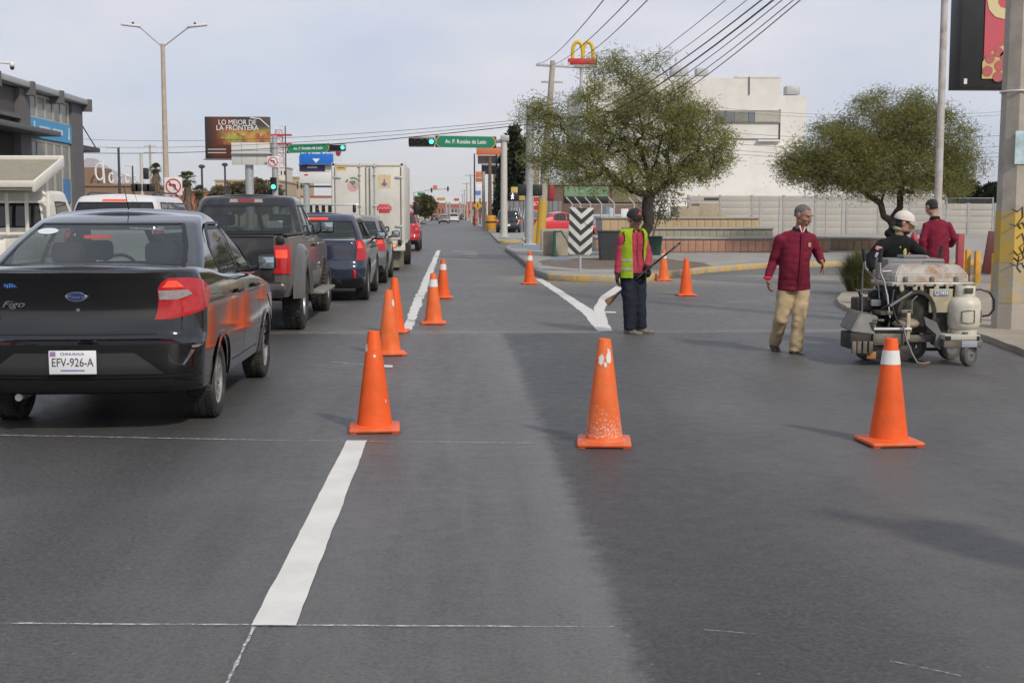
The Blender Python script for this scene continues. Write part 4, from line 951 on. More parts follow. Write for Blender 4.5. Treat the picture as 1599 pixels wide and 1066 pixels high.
# the lid: a shallow tray hinged up, seen from below
q = MB(); lid = [(-1.1, 1.30, 2.16), (.86, 1.30, 2.16), (.86, 3.3, 2.90), (-1.1, 3.3, 2.90)]
M_rot = Matrix.Rotation(R(20), 3, 'X')
cv = thing  # lid parts belong to the truck
o = MB().box((-.25, 2.55, 2.38), (2.2, 2.0, .04), Matrix.Rotation(R(16), 3, 'X')).build('canopy_lid', M_OLIVE, st)
for x in (-1.34, .85): MB().box((x, 2.55, 2.35), (.05, 2.02, .20), Matrix.Rotation(R(16), 3, 'X'), bev=.01).build('lid_side', M_CREAM, o)
for y, z in ((1.585, 2.13), (3.51, 2.69)): MB().box((-.25, y, z), (2.24, .05, .12), Matrix.Rotation(R(16), 3, 'X'), bev=.01).build('lid_rim', M_CREAM, o)
MB().tube([(.80, 2.3, 2.30), (.70, 2.5, 2.05)], .018, 6).build('lid_strut', M_CREAM, o)
MB().box((.15, .55, 1.02), (1.2, .9, .30), bev=.02).build('grey_crate_box', mat('crate_grey', (.25, .245, .23), .7, var=.2), st)
add_wheels(st, (1.1, 4.1), 1.42, .33, .2, 6, .2)
MB().box((0, 2.4, .5), (.8, 4.4, .16)).build('chassis', M_UNDER, st)
# ------------------------------------------------------------------ street furniture
M_GALV = mat('pole_galvanised', (0.40, 0.41, 0.41), 0.55, 0.3, var=0.12, vscale=3)
M_CONC = mat('pole_concrete', (0.40, 0.36, 0.30), 0.9, var=0.14, vscale=4, bump=0.15, bscale=30, dirt=(0.24, 0.22, 0.19), dscale=2.2, damt=0.5)
M_WOODP = mat('pole_wood', (0.17, 0.115, 0.075), 0.9, var=0.3, vscale=5)
M_DARKP = mat('pole_dark', (0.05, 0.055, 0.065), 0.6)
M_SIGB = mat('signal_black', (0.012, 0.013, 0.014), 0.55)
M_SIGY = mat('signal_yellow', (0.42, 0.24, 0.05), 0.6, var=0.2)
M_GREENL = mat('green_lamp', (0.02, 0.5, 0.30), 0.3, emit=(0.10, 1.0, 0.62), estr=1.6)
M_OFFL = mat('lamp_off', (0.020, 0.018, 0.016), 0.3)
M_SIGNG = mat('sign_green', (0.006, 0.20, 0.105), 0.45, var=0.06)
M_SIGNW = mat('sign_white', (0.66, 0.66, 0.65), 0.5, var=0.06)
M_SIGNR = mat('sign_red', (0.52, 0.03, 0.03), 0.5)
M_SIGNK = mat('sign_black', (0.015, 0.015, 0.017), 0.5)
M_GOLD = mat('sign_gold', (0.50, 0.36, 0.08), 0.5)
M_WHITEP = mat('white_lettering', (0.78, 0.78, 0.76), 0.5)
M_YEL = mat('yellow_pole_paint', (0.55, 0.33, 0.03), 0.75, dirt=(0.35, 0.30, 0.22), dscale=5, damt=0.5)

def octa(q, c, r, th, n=8, rot=math.pi / 8):
    c = Vector(c); q.prism([c + Vector((math.cos(rot + 2 * math.pi * i / n) * r, 0, math.sin(rot + 2 * math.pi * i / n) * r)) for i in range(n)], (0, th, 0))
def disc(r, th=.01, n=28): return MB().lathe([(0, 0), (r, 0), (r, th), (0, th)], n, axis='Y')
def signal_head(root, c, horiz, n=3, green=0, w=.34, face=True, backplate=False):
    """three lenses in a housing; green = index of the lit lens; face False shows its back"""
    ln = n * w
    d = (ln, .22, w) if horiz else (w, .22, ln)
    hs = MB().box(c, d, bev=.03).build('signal_housing', M_SIGY if backplate else M_SIGB, root)
    if backplate: MB().box((c[0], c[1] + .06, c[2]), (ln + .22, .02, w + .22), bev=.008).build('backplate', M_SIGB, hs)
    if not face: return hs
    for i in range(n):
        off = (i - (n - 1) / 2) * w
        p = (c[0] + (off if horiz else 0), c[1] - .115, c[2] + (0 if horiz else -off))
        MB().lathe([(0, 0), (w * .36, 0), (w * .36, -.012), (w * .2, -.03), (0, -.035)], 20, axis='Y').build('signal_lens', M_GREENL if i == green else M_OFFL, hs, loc=p)
        q = MB(); g = []
        for k in range(13):
            a = R(-30) + R(240) * k / 12; g.append((q.bm.verts.new((math.cos(a) * w * .42, 0, math.sin(a) * w * .42)), q.bm.verts.new((math.cos(a) * w * .42, -.20 * (.4 + .6 * max(0, math.sin(a))), math.sin(a) * w * .42))))
        for a_, b_ in zip(g, g[1:]): q.bm.faces.new((a_[0], b_[0], b_[1], a_[1]))
        q.build('visor', M_SIGB, hs, loc=p)
    return hs
def street_name(root, c, w, h, tilt=0):
    rt = Matrix.Rotation(R(tilt), 3, 'Y')
    fr = MB().box(c, (w, .04, h), rt, bev=.01).build('name_sign', M_SIGNK, root)
    def loz(k, y, m, nm):
        a, b = w * k / 2, h * k / 2; cc = h * .30
        pts = [(-a + cc, -b), (a - cc, -b), (a, -b + cc), (a, b - cc), (a - cc, b), (-a + cc, b), (-a, b - cc), (-a, -b + cc)]
        q = MB().prism([Vector(c) + rt @ Vector((x, y, z)) for x, z in pts], (0, -.004, 0)); return q.build(nm, m, fr, smooth=False)
    loz(.985, -.0215, M_GOLD, 'gold_border'); loz(.95, -.027, M_SIGNG, 'green_field')
    t_ = text('sign_text', 'Av. P. Rosales de León', h * .50, M_WHITEP, fr, (c[0], c[1] - .034, c[2]), ext=.002, sx=w / (h * 9.3) * 1.36, bold=.004); t_.rotation_euler = (R(90), R(tilt), 0)
    return fr
# mast-arm signal on the right corner
YB = 84.0
p0 = G(787, 372.5, .12); ms_ = thing('traffic_signal', 'mast arm signal with long green street name sign reaching over the road from the right', 'traffic light', (p0.x, p0.y, .12), 0)
lx = lambda px: A(px, 300, p0.y).x - p0.x
lz = lambda py: A(787, py, p0.y).z - .12
MB().tube([(0, 0, 0), (0, 0, lz(213))], [.22, .18], 16).build('pole', mat('pole_cream', (.50, .48, .43), .6, var=.08), ms_)
MB().box((0, 0, .1), (.55, .55, .2), bev=.03).build('base_plate', M_GALV, ms_)
zA, zB = lz(219), lz(230)
MB().tube([(lx(774), -.05, zA), (.1, 0, zA)], .06, 10).build('mast_arm', M_GALV, ms_); MB().tube([(lx(640), .10, lz(222)), (0, .10, lz(222))], .05, 10).build('mast_arm', M_GALV, ms_)
MB().tube([(lx(774), -.05, zB), (.1, 0, zB)], .05, 10).build('mast_arm', M_GALV, ms_)
MB().box((.05, -.05, lz(216)), (.5, .4, .35), bev=.05).build('arm_clamp', M_GALV, ms_)
street_name(ms_, ((lx(680) + lx(775)) / 2, -.12, lz(222)), lx(775) - lx(680), .68, 0.8)
hs = MB().box(((lx(640) + lx(678)) / 2, -.08, lz(222)), (lx(679) - lx(639), .06, .60), bev=.02).build('backplate', mat('backplate_grey', (.22, .20, .17), .6), ms_)
signal_head(ms_, ((lx(640) + lx(678)) / 2, -.20, lz(222)), True, 4, 3, w=.385, backplate=False)
ph = MB().box((lx(803), -.05, lz(307)), (.58, .25, .46), bev=.03).build('pedestrian_signal', M_SIGB, ms_)
q = MB()   # walking figure
for a_, b_, r_ in (((0, .12), (0, .0), .030), ((0, .0), (-.06, -.15), .024), ((0, 0), (.07, -.14), .024), ((0, .10), (-.08, .02), .02), ((0, .10), (.08, .04), .02)):
    q.tube([(lx(800) + a_[0], -.185, lz(307) + a_[1]), (lx(800) + b_[0], -.185, lz(307) + b_[1])], r_, 6)
q.sph((lx(800) + .01, -.185, lz(307) + .17), (.035, .02, .035)); q.build('walk_symbol', mat('walk_white', (.7, .7, .7), .4, emit=(1, 1, 1), estr=.9), ph)
# second mast-arm signal far left
p0 = Vector((A(430, 300, 100).x, 100, .15)); ml = thing('traffic_signal', 'mast arm signal on the left median with tilted green name sign', 'traffic light', p0, 0)
lx = lambda px: A(px, 300, 100).x - p0.x
lz = lambda py: A(430, py, 100).z - .15
MB().tube([(0, 0, 0), (0, 0, lz(212))], [.26, .22], 16).build('pole', M_GALV, ml)
for y in (228, 239): MB().tube([(0, 0, lz(y)), (lx(540), -.03, lz(y - 4))], .055, 8).build('mast_arm', M_GALV, ml)
MB().tube([(lx(541), -.03, lz(224)), (lx(541), -.03, lz(236))], .03, 6).build('arm_end', M_GALV, ml)
MB().tube([(lx(362), .05, lz(240)), (0, .05, lz(240))], .08, 8).build('mast_arm', M_GALV, ml)
street_name(ml, ((lx(449) + lx(516)) / 2, -.14, lz(231.5)), lx(516) - lx(449), .66, -1.6)
signal_head(ml, (lx(528), -.10, lz(230.5)), True, 3, 2, w=.40)
signal_head(ml, (-.08, -.36, lz(287)), False, 2, 1, w=.48)
for px in (421, 429, 437): signal_head(ml, (lx(px), .1, lz(301)), False, 1, -1, w=.42, face=False)
bk = MB().box(((lx(362) + lx(429)) / 2 , .22, lz(240)), (lx(428) - lx(361), .03, 1.70), bev=.01).build('sign_back', mat('sign_back_white', (.60, .59, .56), .5), ml)
for px in (378, 402): MB().box((lx(px), .20, lz(240)), (.05, .02, 1.68)).build('sign_back_rib', M_GALV, bk)
MB().box(((lx(362) + lx(428)) / 2, .195, lz(235)), (3.2, .02, .05)).build('sign_back_rib', M_GALV, bk)
def no_left_turn(root, c, s_):
    b_ = MB().box(c, (s_, .015, s_), bev=.004).build('sign_board', M_SIGNW, root)
    MB().lathe([(s_ * .36, 0), (s_ * .44, 0), (s_ * .44, -.006), (s_ * .36, -.006)], 32, axis='Y', closed=True).build('red_ring', M_SIGNR, b_, loc=(c[0], c[1] - .008, c[2]))
    q = MB(); q.box((c[0] + s_ * .10, c[1] - .011, c[2] - s_ * .06), (s_ * .09, .004, s_ * .28)); q.box((c[0] - s_ * .03, c[1] - .011, c[2] + s_ * .09), (s_ * .26, .0045, s_ * .09))
    q.prism([(c[0] - s_ * .12, c[1] - .0135, c[2] + s_ * .22), (c[0] - s_ * .28, c[1] - .0135, c[2] + s_ * .09), (c[0] - s_ * .12, c[1] - .0135, c[2] - s_ * .04)], (0, .005, 0)); q.build('arrow', M_SIGNK, b_, smooth=False)
    MB().box((c[0], c[1] - .016, c[2]), (s_ * .08, .004, s_ * .80), Matrix.Rotation(R(-45), 3, 'Y')).build('red_slash', M_SIGNR, b_)
no_left_turn(ml, (lx(428), -.30, lz(253)), .86)
p0 = Vector((A(222, 300, 47).x, 47, .15))
sg_ = thing('traffic_signal', 'signal heads seen from behind on a pale post left of the street lamp', 'traffic light', p0, 0)
lx = lambda px: A(px, 300, 47).x - p0.x
lz = lambda py: A(222, py, 47).z - .15
MB().tube([(0, 0, 0), (0, 0, lz(240))], .055, 12).build('pole', mat('pole_cream', (.5, .48, .43), .6), sg_)
for px in (211, 217, 229, 235): signal_head(sg_, (lx(px), .05, lz(293)), False, 1, -1, w=.27, face=False)
signal_head(sg_, (lx(227), .12, lz(271)), False, 2, -1, w=.20, face=False)
MB().tube([(lx(209), .05, lz(290)), (lx(237), .05, lz(290))], .02, 6).build('cross_bracket', M_SIGB, sg_)
p0 = Vector((A(271, 300, 46).x, 46, .15))
ns = thing('road_sign', 'no left turn sign on the median below the double arm street lamp', 'road sign', p0, 0)
MB().tube([(0, 0.02, 0), (0, 0.02, 2.65)], .03, 8).build('post', M_GALV, ns); no_left_turn(ns, (0, 0, A(271, 291, 46).z - .15), .62)

# double-arm street lamp on the median
p0 = Vector((A(260, 300, 56).x, 56, .15)); sl_ = thing('street_lamp', 'tall tan street lamp with two arms above the white sport utility car', 'street lamp', p0)
lx = lambda px: A(px, 60, 56).x - p0.x
lz = lambda py: A(258, py, 56).z - .15
MB().tube([(0, 0, 0), (0, 0, lz(69))], [.14, .085], 14).build('pole', mat('lamp_pole_tan', (.42, .35, .27), .7, var=.15), sl_)
for sgn, pa, pb in ((-1, 220, 189), (1, 293, 324)):
    MB().tube([(0, 0, lz(74)), (lx(pa), 0, lz(44)), (lx(pa) + sgn * .15, 0, lz(42))], .03, 8).build('arm', M_GALV, sl_)
    hd = MB().box(((lx(pa) + lx(pb)) / 2, 0, lz(40)), (abs(lx(pb) - lx(pa)), .24, .11), Matrix.Rotation(R(sgn * -6), 3, 'Y'), bev=.05).build('lamp_head', M_SIGNW, sl_)
    MB().sph(((lx(pa) + lx(pb)) / 2 - sgn * .1, 0, lz(36.5)), .05).build('photocell', M_SIGB, hd)
def lamp_far(px, pt, Y, label, style, zb=.12):
    p0 = Vector((A(px, 300, Y).x, Y, zb)); t_ = thing('street_lamp', label, 'street lamp', p0, 0, 'thin lamp posts on the far left')
    z = A(px, pt, Y).z - zb
    MB().tube([(0, 0, 0), (0, 0, z)], [.10, .07], 10).build('pole', M_DARKP, t_)
    if style == 'shoe': MB().box((-.35, 0, z - .03), (.8, .3, .12), bev=.04).build('lamp_head', M_SIGNW, t_)
    else: MB().lathe([(.02, -.05), (.22, 0), (.24, .10), (.18, .20), (0, .24)], 16, c=(0, 0, z)).build('lamp_head', M_DARKP, t_)
lamp_far(187, 229, 82, 'dark post with small shoebox lamp beside the grey commercial building', 'shoe')
lamp_far(208, 258, 120, 'thin pale lamp post left of the rear-facing signal heads', 'shoe')
lamp_far(316, 262, 95, 'short dark post with round lamp right of the palms', 'round')
lamp_far(352, 259, 100, 'slim dark lamp post left of the billboard column', 'round')
lamp_far(447, 196, 160, 'pale cobra lamp post behind the billboard edge', 'shoe')

# right corner steel pole with signal boxes
p0 = G(826, 384, .13); rp = thing('signal_pole', 'thick galvanised pole with two dark signal boxes at the island tip', 'pole', p0)
lx = lambda px: A(px, 300, p0.y).x - p0.x
lz = lambda py: A(826, py, p0.y).z - .13
MB().tube([(0, 0, 0), (.05, 0, lz(165))], [.21, .17], 18).build('pole', M_GALV, rp)
MB().box((0, 0, .06), (.60, .60, .12), bev=.02).build('base_plate', M_GALV, rp)
for px, w_ in ((817, .42), (838, .50)): signal_head(rp, (lx(px), -.02, lz(297)), False, 1, -1, w=.50, face=False)
MB().sph((-.25, -.15, .30), (.08, .08, .10)).build('hydrant_cap', M_GALV, rp); MB().tube([(-.45, -.1, 0), (-.40, -.1, .25), (-.2, -.1, .35), (-.05, 0, .30)], .03, 8).build('conduit', M_GALV, rp)
MB().tube([(0, 0, lz(178)), (lx(880), 0, lz(186))], .05, 8).build('mast_arm', M_GALV, rp)

# leaning utility pole with yellow base, cross-arm, stop sign
p0 = G(843, 379, .12); up = thing('utility_pole', 'tan utility pole with yellow base and crossarm behind the big tree', 'utility pole', p0)
lx = lambda px: A(px, 200, p0.y).x - p0.x
lz = lambda py: A(843, py, p0.y).z - .12
top = Vector((lx(863), 0, lz(95)))
MB().tube([(0, 0, 0), top], [.24, .13], 14).build('pole', M_CONC, up)
MB().tube([(0, 0, .0), top * .235], [.25, .235], 14).build('yellow_band', M_YEL, up)
q = MB().prism([(-.75, -.1, 0), (-.2, -.1, 0), (-.05, -.1, 1.0), (-.12, -.1, 1.2)], (0, .2, 0)); q.build('guy_guard', M_YEL, up)
arm = MB().box(Vector((lx(866), 0, lz(103))), (1.9, .10, .12), Matrix.Rotation(R(3), 3, 'Y'), bev=.01).build('crossarm', M_GALV, up)
MB().box(Vector((lx(862), 0, lz(128))), (1.1, .09, .10), bev=.01).build('crossarm', M_GALV, up)
for px in (842, 850, 878, 888): MB().lathe([(.03, 0), (.06, .03), (.04, .08), (.06, .12), (.0, .16)], 10, c=(lx(px), 0, lz(102))).build('insulator', M_SIGNW, arm)
p0 = G(845, 378, .12); ss = thing('stop_sign', 'red octagonal stop sign half hidden by the yellow-based pole', 'road sign', (p0.x, p0.y + 1.2, .12))
z = A(843, 318, p0.y + 1.2).z - .12; xo = A(839, 318, p0.y + 1.2).x - p0.x
MB().tube([(xo, .03, 0), (xo, .03, z + .3)], .03, 8).build('post', M_GALV, ss)
q = MB(); octa(q, (xo, 0, z), .42, .012); b_ = q.build('sign_board', M_SIGNW, ss, smooth=False); q = MB(); octa(q, (xo, -.006, z), .385, .008); q.build('red_face', M_SIGNR, b_, smooth=False)
text('sign_text', 'ALTO', .26, M_WHITEP, b_, (xo + .0, -.008, z), ext=.002, sx=1.0, bold=.006)

# chevron marker
p0 = G(906, 424, .13); ch = thing('chevron_sign', 'tall black and white chevron board at the island nose', 'road sign', p0)
Yc = p0.y; lx = lambda px: A(px, 360, Yc).x - p0.x
lz = lambda py: A(906, py, Yc).z - .13
MB().tube([(0, .04, 0), (0, .04, lz(330))], .035, 10).build('post', M_GALV, ch)
x0, x1, z0, z1 = lx(888), lx(925.5), lz(397.5), lz(324)
rt = Matrix.Rotation(R(2.0), 3, 'Y'); cx, cz = (x0 + x1) / 2, (z0 + z1) / 2; w_, h_ = x1 - x0, z1 - z0
bd = MB().box((0, 0, 0), (w_, .02, h_), bev=.004).build('board', mat('chevron_white', (.55, .55, .52), .55, var=.12, vscale=6), ch, loc=(cx, 0, cz)); bd.rotation_euler = (0, R(2.2), 0)
pitch = h_ / 4.25; th = pitch * .47; dip = w_ * .46
def clipz(z): return max(-h_ / 2 + .003, min(h_ / 2 - .003, z))
for k in range(-1, 6):
    zc = h_ / 2 - k * pitch - .02
    q = MB()
    for sgn in (-1, 1):
        n = 16; prev = None
        for i in range(n + 1):
            x = sgn * w_ / 2 * i / n * .995; zz = zc - dip + dip * i / n
            a_, b_ = clipz(zz), clipz(zz - th)
            v = (q.bm.verts.new((x, -.0135, a_)), q.bm.verts.new((x, -.0135, b_)))
            if prev and (abs(a_ - b_) > 1e-4 or abs(prev[0].co.z - prev[1].co.z) > 1e-4): q.bm.faces.new((prev[0], prev[1], v[1], v[0]))
            prev = v
    q.build('chevron_stripe', mat('chevron_black', (.028, .032, .034), .6, var=.3, vscale=9), bd, smooth=False)
q = MB(); rnd = random.Random(4); 
for k in range(9): x = -w_ * .36 + k * .055; q.tube([(x, -.016, h_ * .40 - k * .045), (x + .02, -.016, h_ * .40 - k * .045 - .05), (x + .045, -.016, h_ * .40 - k * .045 - rnd.uniform(-.01, .03))], .006, 4)
q.build('graffiti', M_SIGNK, bd)

# concrete blocks with green rail, planters
M_BLOCK = mat('block_concrete', (.36, .32, .25), .9, var=.15, vscale=4, bump=.2)
for k, (px, py, w_, d_, h_) in enumerate(((858, 399, .42, .42, .85), (876, 400, .50, .5, .80), (888, 399, .34, .42, .80))):
    p0 = G(px, py, .13); t_ = MB().box((0, 0, h_ / 2), (w_, d_, h_), bev=.05).build('concrete_block', M_BLOCK, loc=p0)
    tag(t_, ['rounded concrete block leftmost by the island rail', 'rounded concrete block behind the green rail', 'rounded concrete block touching the chevron board edge'][k], 'block', 'concrete blocks by the island rail')
p0 = G(870, 391, .13); tag(MB().box((0, 0, .42), (1.15, .45, .84), bev=.04).build('concrete_block', M_BLOCK, loc=(p0.x, p0.y + 1.2, .13)), 'wide concrete block standing behind the row of small blocks', 'block', 'concrete blocks by the island rail')
p0 = G(866, 401, .13); gr = thing('handrail', 'small green metal rail in front of the concrete blocks', 'handrail', p0)
M_GRN = mat('green_metal', (.015, .10, .065), .5)
MB().tube([(0, 0, 0), (0, 0, .88)], .05, 10).build('post', M_GRN, gr); MB().tube([(0, 0, .84), (.22, 0, .86), (.40, -.1, .60), (.58, -.2, .12)], .035, 8).build('rail', M_GRN, gr); MB().box((0, 0, .01), (.2, .2, .02)).build('foot', M_GRN, gr)
for px, py, w_, h_, m_, lb in ((955, 406, .78, .92, mat('planter_dark', (.030, .034, .038), .6, var=.2), 'dark grey tapered bin left of the vest worker'), (1013, 398, .80, .66, mat('planter_green', (.02, .065, .048), .6, var=.3), 'dark green tapered planter under the big tree')):
    p0 = G(px, py, .13); q = MB(); a_ = w_ / 2
    q.loft([(Vector((0, 0, 0)), Vector((a_ * .95, 0, 0)), Vector((0, a_ * .9, 0))), (Vector((0, 0, h_)), Vector((a_ * 1.12, 0, 0)), Vector((0, a_ * 1.05, 0)))])
    t_ = thing('planter', lb, 'planter', p0)
    q = MB().prism([(-a_ * .9, -a_ * .8, 0), (a_ * .9, -a_ * .8, 0), (a_ * .9, a_ * .8, 0), (-a_ * .9, a_ * .8, 0)], (0, 0, .02)); q.bm.free()
    q = MB(); v0 = [q.bm.verts.new((x * a_ * .92, y * a_ * .8, 0)) for x, y in ((-1, -1), (1, -1), (1, 1), (-1, 1))]; v1 = [q.bm.verts.new((x * a_ * 1.05, y * a_ * .92, h_)) for x, y in ((-1, -1), (1, -1), (1, 1), (-1, 1))]
    q.bridge(v0, v1); q.bm.faces.new(v0[::-1]); v2 = [q.bm.verts.new((x * a_ * .92, y * a_ * .8, h_)) for x, y in ((-1, -1), (1, -1), (1, 1), (-1, 1))]; v3 = [q.bm.verts.new((x * a_ * .9, y * a_ * .78, h_ - .15)) for x, y in ((-1, -1), (1, -1), (1, 1), (-1, 1))]
    q.bridge(v1, v2); q.bridge(v2, v3); q.bm.faces.new(v3); q.build('bin', m_, t_, angle=25)
    MB().box((0, 0, h_ - .03), (a_ * 2.2, a_ * 1.95, .045), bev=.015).build('rim', m_, t_)

# right foreground: concrete pole with graffiti, orange post, rusty pole, pizza sign, bollards
p0 = G(1578, 512, .07); cpz = p0
cp = thing('utility_pole', 'thick concrete pole with yellow band and black graffiti at the right edge', 'utility pole', p0)
def octpole(q, r0, r1, z0, z1, n=8):
    rs = [[q.bm.verts.new((math.cos(math.pi / 8 + 2 * math.pi * i / n) * r, math.sin(math.pi / 8 + 2 * math.pi * i / n) * r, z)) for i in range(n)] for r, z in ((r0, z0), (r1, z1))]
    q.bridge(*rs); q.bm.faces.new(rs[0][::-1]); q.bm.faces.new(rs[1]); return q
octpole(MB(), .245, .165, 0, 9.0).build('pole', M_CONC, cp, smooth=False)
octpole(MB(), .2420, .2368, .86, 1.52).build('yellow_band', mat('yellow_band_paint', (.56, .36, .05), .8, dirt=(.36, .32, .25), dscale=4, damt=.8), cp, smooth=False)
octpole(MB(), .2455, .2430, .34, .856).build('worn_yellow_band', mat('worn_band_paint', (.38, .345, .28), .9, var=.14, vscale=4, dirt=(.52, .35, .08), dscale=5, damt=.9), cp, smooth=False)
q = MB(); rnd = random.Random(11)
def scr(pts): q.tube([(x - .045, -.230, z) for x, z in pts], .008, 5)
scr([(-.10, 1.55), (-.02, 1.52), (.04, 1.58), (.05, 1.45), (-.02, 1.36), (.03, 1.30)]); scr([(-.12, 1.36), (-.04, 1.34), (.05, 1.38), (.09, 1.30)]); scr([(-.02, 1.18), (.05, 1.24), (.09, 1.12), (.02, 1.06), (.07, .98), (.09, 1.08)])
scr([(-.06, 1.02), (.0, .96), (.06, 1.0), (.08, .92), (.01, .88), (-.05, .93)]); scr([(-.10, .86), (-.02, .83), (.06, .86), (.09, .80)]); scr([(.02, .95), (.0, .80), (.05, .74)])
q.build('graffiti', M_SIGNK, cp)
MB().tube([(math.cos(a) * .235, math.sin(a) * .235, 3.05) for a in [k * math.pi / 8 for k in range(17)]], .012, 6).build('strap', M_SIGNW, cp)
MB().box((-.03, -.222, 2.33), (.20, .008, .42)).build('torn_poster', mat('poster_pale_blue', (.42, .55, .58), .8, var=.3, vscale=7), cp)
MB().box((.14, -.18, 1.46), (.05, .01, .22)).build('paper_scrap', M_SIGNW, cp)
MB().lathe([(.02, 0), (.03, -.02), (0, -.03)], 8, axis='Y', c=(.06, -.2, 5.0)).build('bolt', M_SIGB, cp)
p0 = Vector((A(1597, 500, 17.2).x, 17.2, .07)); op = thing('sign_post', 'slim square post, dark red above and orange below, at the right edge', 'post', p0)
MB().box((0, 0, .49), (.13, .13, .98), bev=.01).build('orange_base', mat('post_orange', (.62, .30, .03), .6, var=.15), op); MB().box((0, 0, 1.98), (.126, .126, 2.0), bev=.01).build('red_shaft', mat('post_maroon', (.10, .018, .018), .6), op); MB().box((0, 0, 5.0), (.12, .12, 4.1), bev=.01).build('grey_shaft', M_GALV, op)
p0 = Vector((A(1462, 400, 40.5).x, 40.5, .13)); rp2 = thing('flag_pole', 'tall pale rust-streaked steel pole in front of the right tree', 'pole', p0)
MB().tube([(0, 0, 0), (0, 0, 9.8)], [.125, .105], 14).build('pole', mat('rusty_white', (.46, .45, .43), .7, dirt=(.30, .15, .07), dscale=2.2, damt=.8), rp2); MB().box((0, 0, .05), (.4, .4, .1), bev=.02).build('base_plate', M_GALV, rp2)
Yp = 24.0; p0 = Vector((A(1600, 400, Yp).x, Yp, .07)); pz = thing('shop_sign', 'hanging black box sign with pizza picture and large 6 at top right', 'sign', p0)
lx = lambda px: A(px, 60, Yp).x - p0.x
lz = lambda py: A(1540, py, Yp).z - .07
zb_ = lz(137); MB().tube([(lx(1612), .3, 0), (lx(1612), .3, zb_ + .2)], .11, 12).build('post', M_GALV, pz)
bx_ = MB(); M2 = Matrix.Rotation(R(-12), 3, 'Z')
cbx = Vector(((lx(1503) + lx(1700)) / 2, .35, zb_ + 1.6)); wbx = lx(1700) - lx(1503)
bx_.box(cbx, (wbx, .55, 3.2), bev=.01); bx_ = bx_.build('sign_box', mat('sign_box_black', (.018, .018, .020), .5, var=.2), pz)
fc = MB().box((cbx.x + .22, cbx.y - .285, cbx.z + .10), (wbx - .44, .03, 2.98)).build('sign_face', mat('sign_face_pink', (.50, .075, .10), .5, var=.05), bx_)
fx, fy, fz = lx(1537), cbx.y - .302, zb_ + .19
q = MB(); pr_ = .95; q.bm.faces.new([q.bm.verts.new((fx + .75 + pr_ * math.cos(a) if fx + .75 + pr_ * math.cos(a) > fx else fx, fy - .002, max(fz - .02, fz - .28 + pr_ * math.sin(a)))) for a in [R(k * 6) for k in range(2, 29)]])
q.build('pizza', mat('pizza_cheese', (.55, .42, .18), .6, var=.25, vscale=9), fc, smooth=False)
for k, (x, z_, r_) in enumerate(((.10, .12, .10), (.30, .02, .10), (.14, .36, .095), (.33, .22, .10), (.30, .47, .09), (.42, .40, .09), (.50, .12, .1))): MB().lathe([(0, 0), (r_, 0), (r_, -.006), (0, -.006)], 16, axis='Y').build('pepperoni', mat('pepperoni_red', (.42, .10, .10), .6, var=.2, vscale=12), fc, loc=(fx + x, fy - .006, fz + z_))
text('sign_number', '6', 1.35, mat('number_cream', (.60, .52, .28), .5), fc, (fx + .36, fy - .006, fz + 1.53), ext=.004, bold=.035)
MB().box((lx(1512), cbx.y - .28, zb_ + .12), (.06, .02, .10)).build('white_tag', M_SIGNW, bx_)
for k, (px, pt, pb, Y, w_, m_, lb, tilt) in enumerate((
    (1497, 365, 445, 27.2, .14, mat('bollard_maroon', (.30, .045, .06), .6, var=.2), 'maroon square bollard tallest, behind the machine operator', 0),
    (1503, 391, 441, 28.6, .13, mat('bollard_orange', (.60, .30, .03), .6, var=.2), 'orange bollard left of a matching one, behind the kettle', 0),
    (1510, 390, 442, 28.2, .10, MATS['bollard_orange'], 'orange bollard second from the maroon bollard', 0),
    (1525, 392, 443, 28.0, .12, MATS['bollard_orange'], 'orange bollard standing alone right of the kettle', 0),
    (1551, 396, 464, 23.6, .09, MATS['bollard_orange'], 'thin orange bollard against the concrete pole', 0),
    (1544, 361, 426, 33.0, .24, MATS['post_maroon'], 'dark red board leaning beside the concrete pole', 8))):
    p0 = A(px, pb, Y); zt_ = A(px, pt, Y).z; p0.z = 0.07 if Y < 27.4 else 0.0
    hgt = max(.6, zt_ - p0.z); o = MB().box((0, 0, hgt / 2), (w_, w_ if not tilt else .06, hgt), Matrix.Rotation(R(tilt), 3, 'Y'), bev=.012)
    tag(o.build('bollard' if not tilt else 'leaning_board', m_, loc=p0), lb, 'bollard' if not tilt else 'board', 'square bollards on the corner' if not tilt else None)
p0 = Vector((A(1426, 400, 41.5).x, 41.5, .13)); hy = thing('fire_hydrant', 'small red fire hydrant behind the machine operator', 'hydrant', p0)
zt_ = A(1426, 362, 41.5).z - .13
M_HYD = mat('hydrant_red', (.42, .03, .045), .5, var=.1)
MB().lathe([(.16, 0), (.16, .05), (.11, .06), (.10, zt_ * .62), (.14, zt_ * .64), (.14, zt_ * .70), (.12, zt_ * .72), (.10, zt_ * .85), (.05, zt_ * .94), (.03, zt_)], 16).build('barrel', M_HYD, hy)
for sg in (1, -1): MB().lathe([(0, 0), (.06, 0), (.06, sg * .14), (.075, sg * .14), (.075, sg * .2), (0, sg * .2)], 12, axis='X', c=(sg * .06, 0, zt_ * .5)).build('outlet', M_HYD, hy)
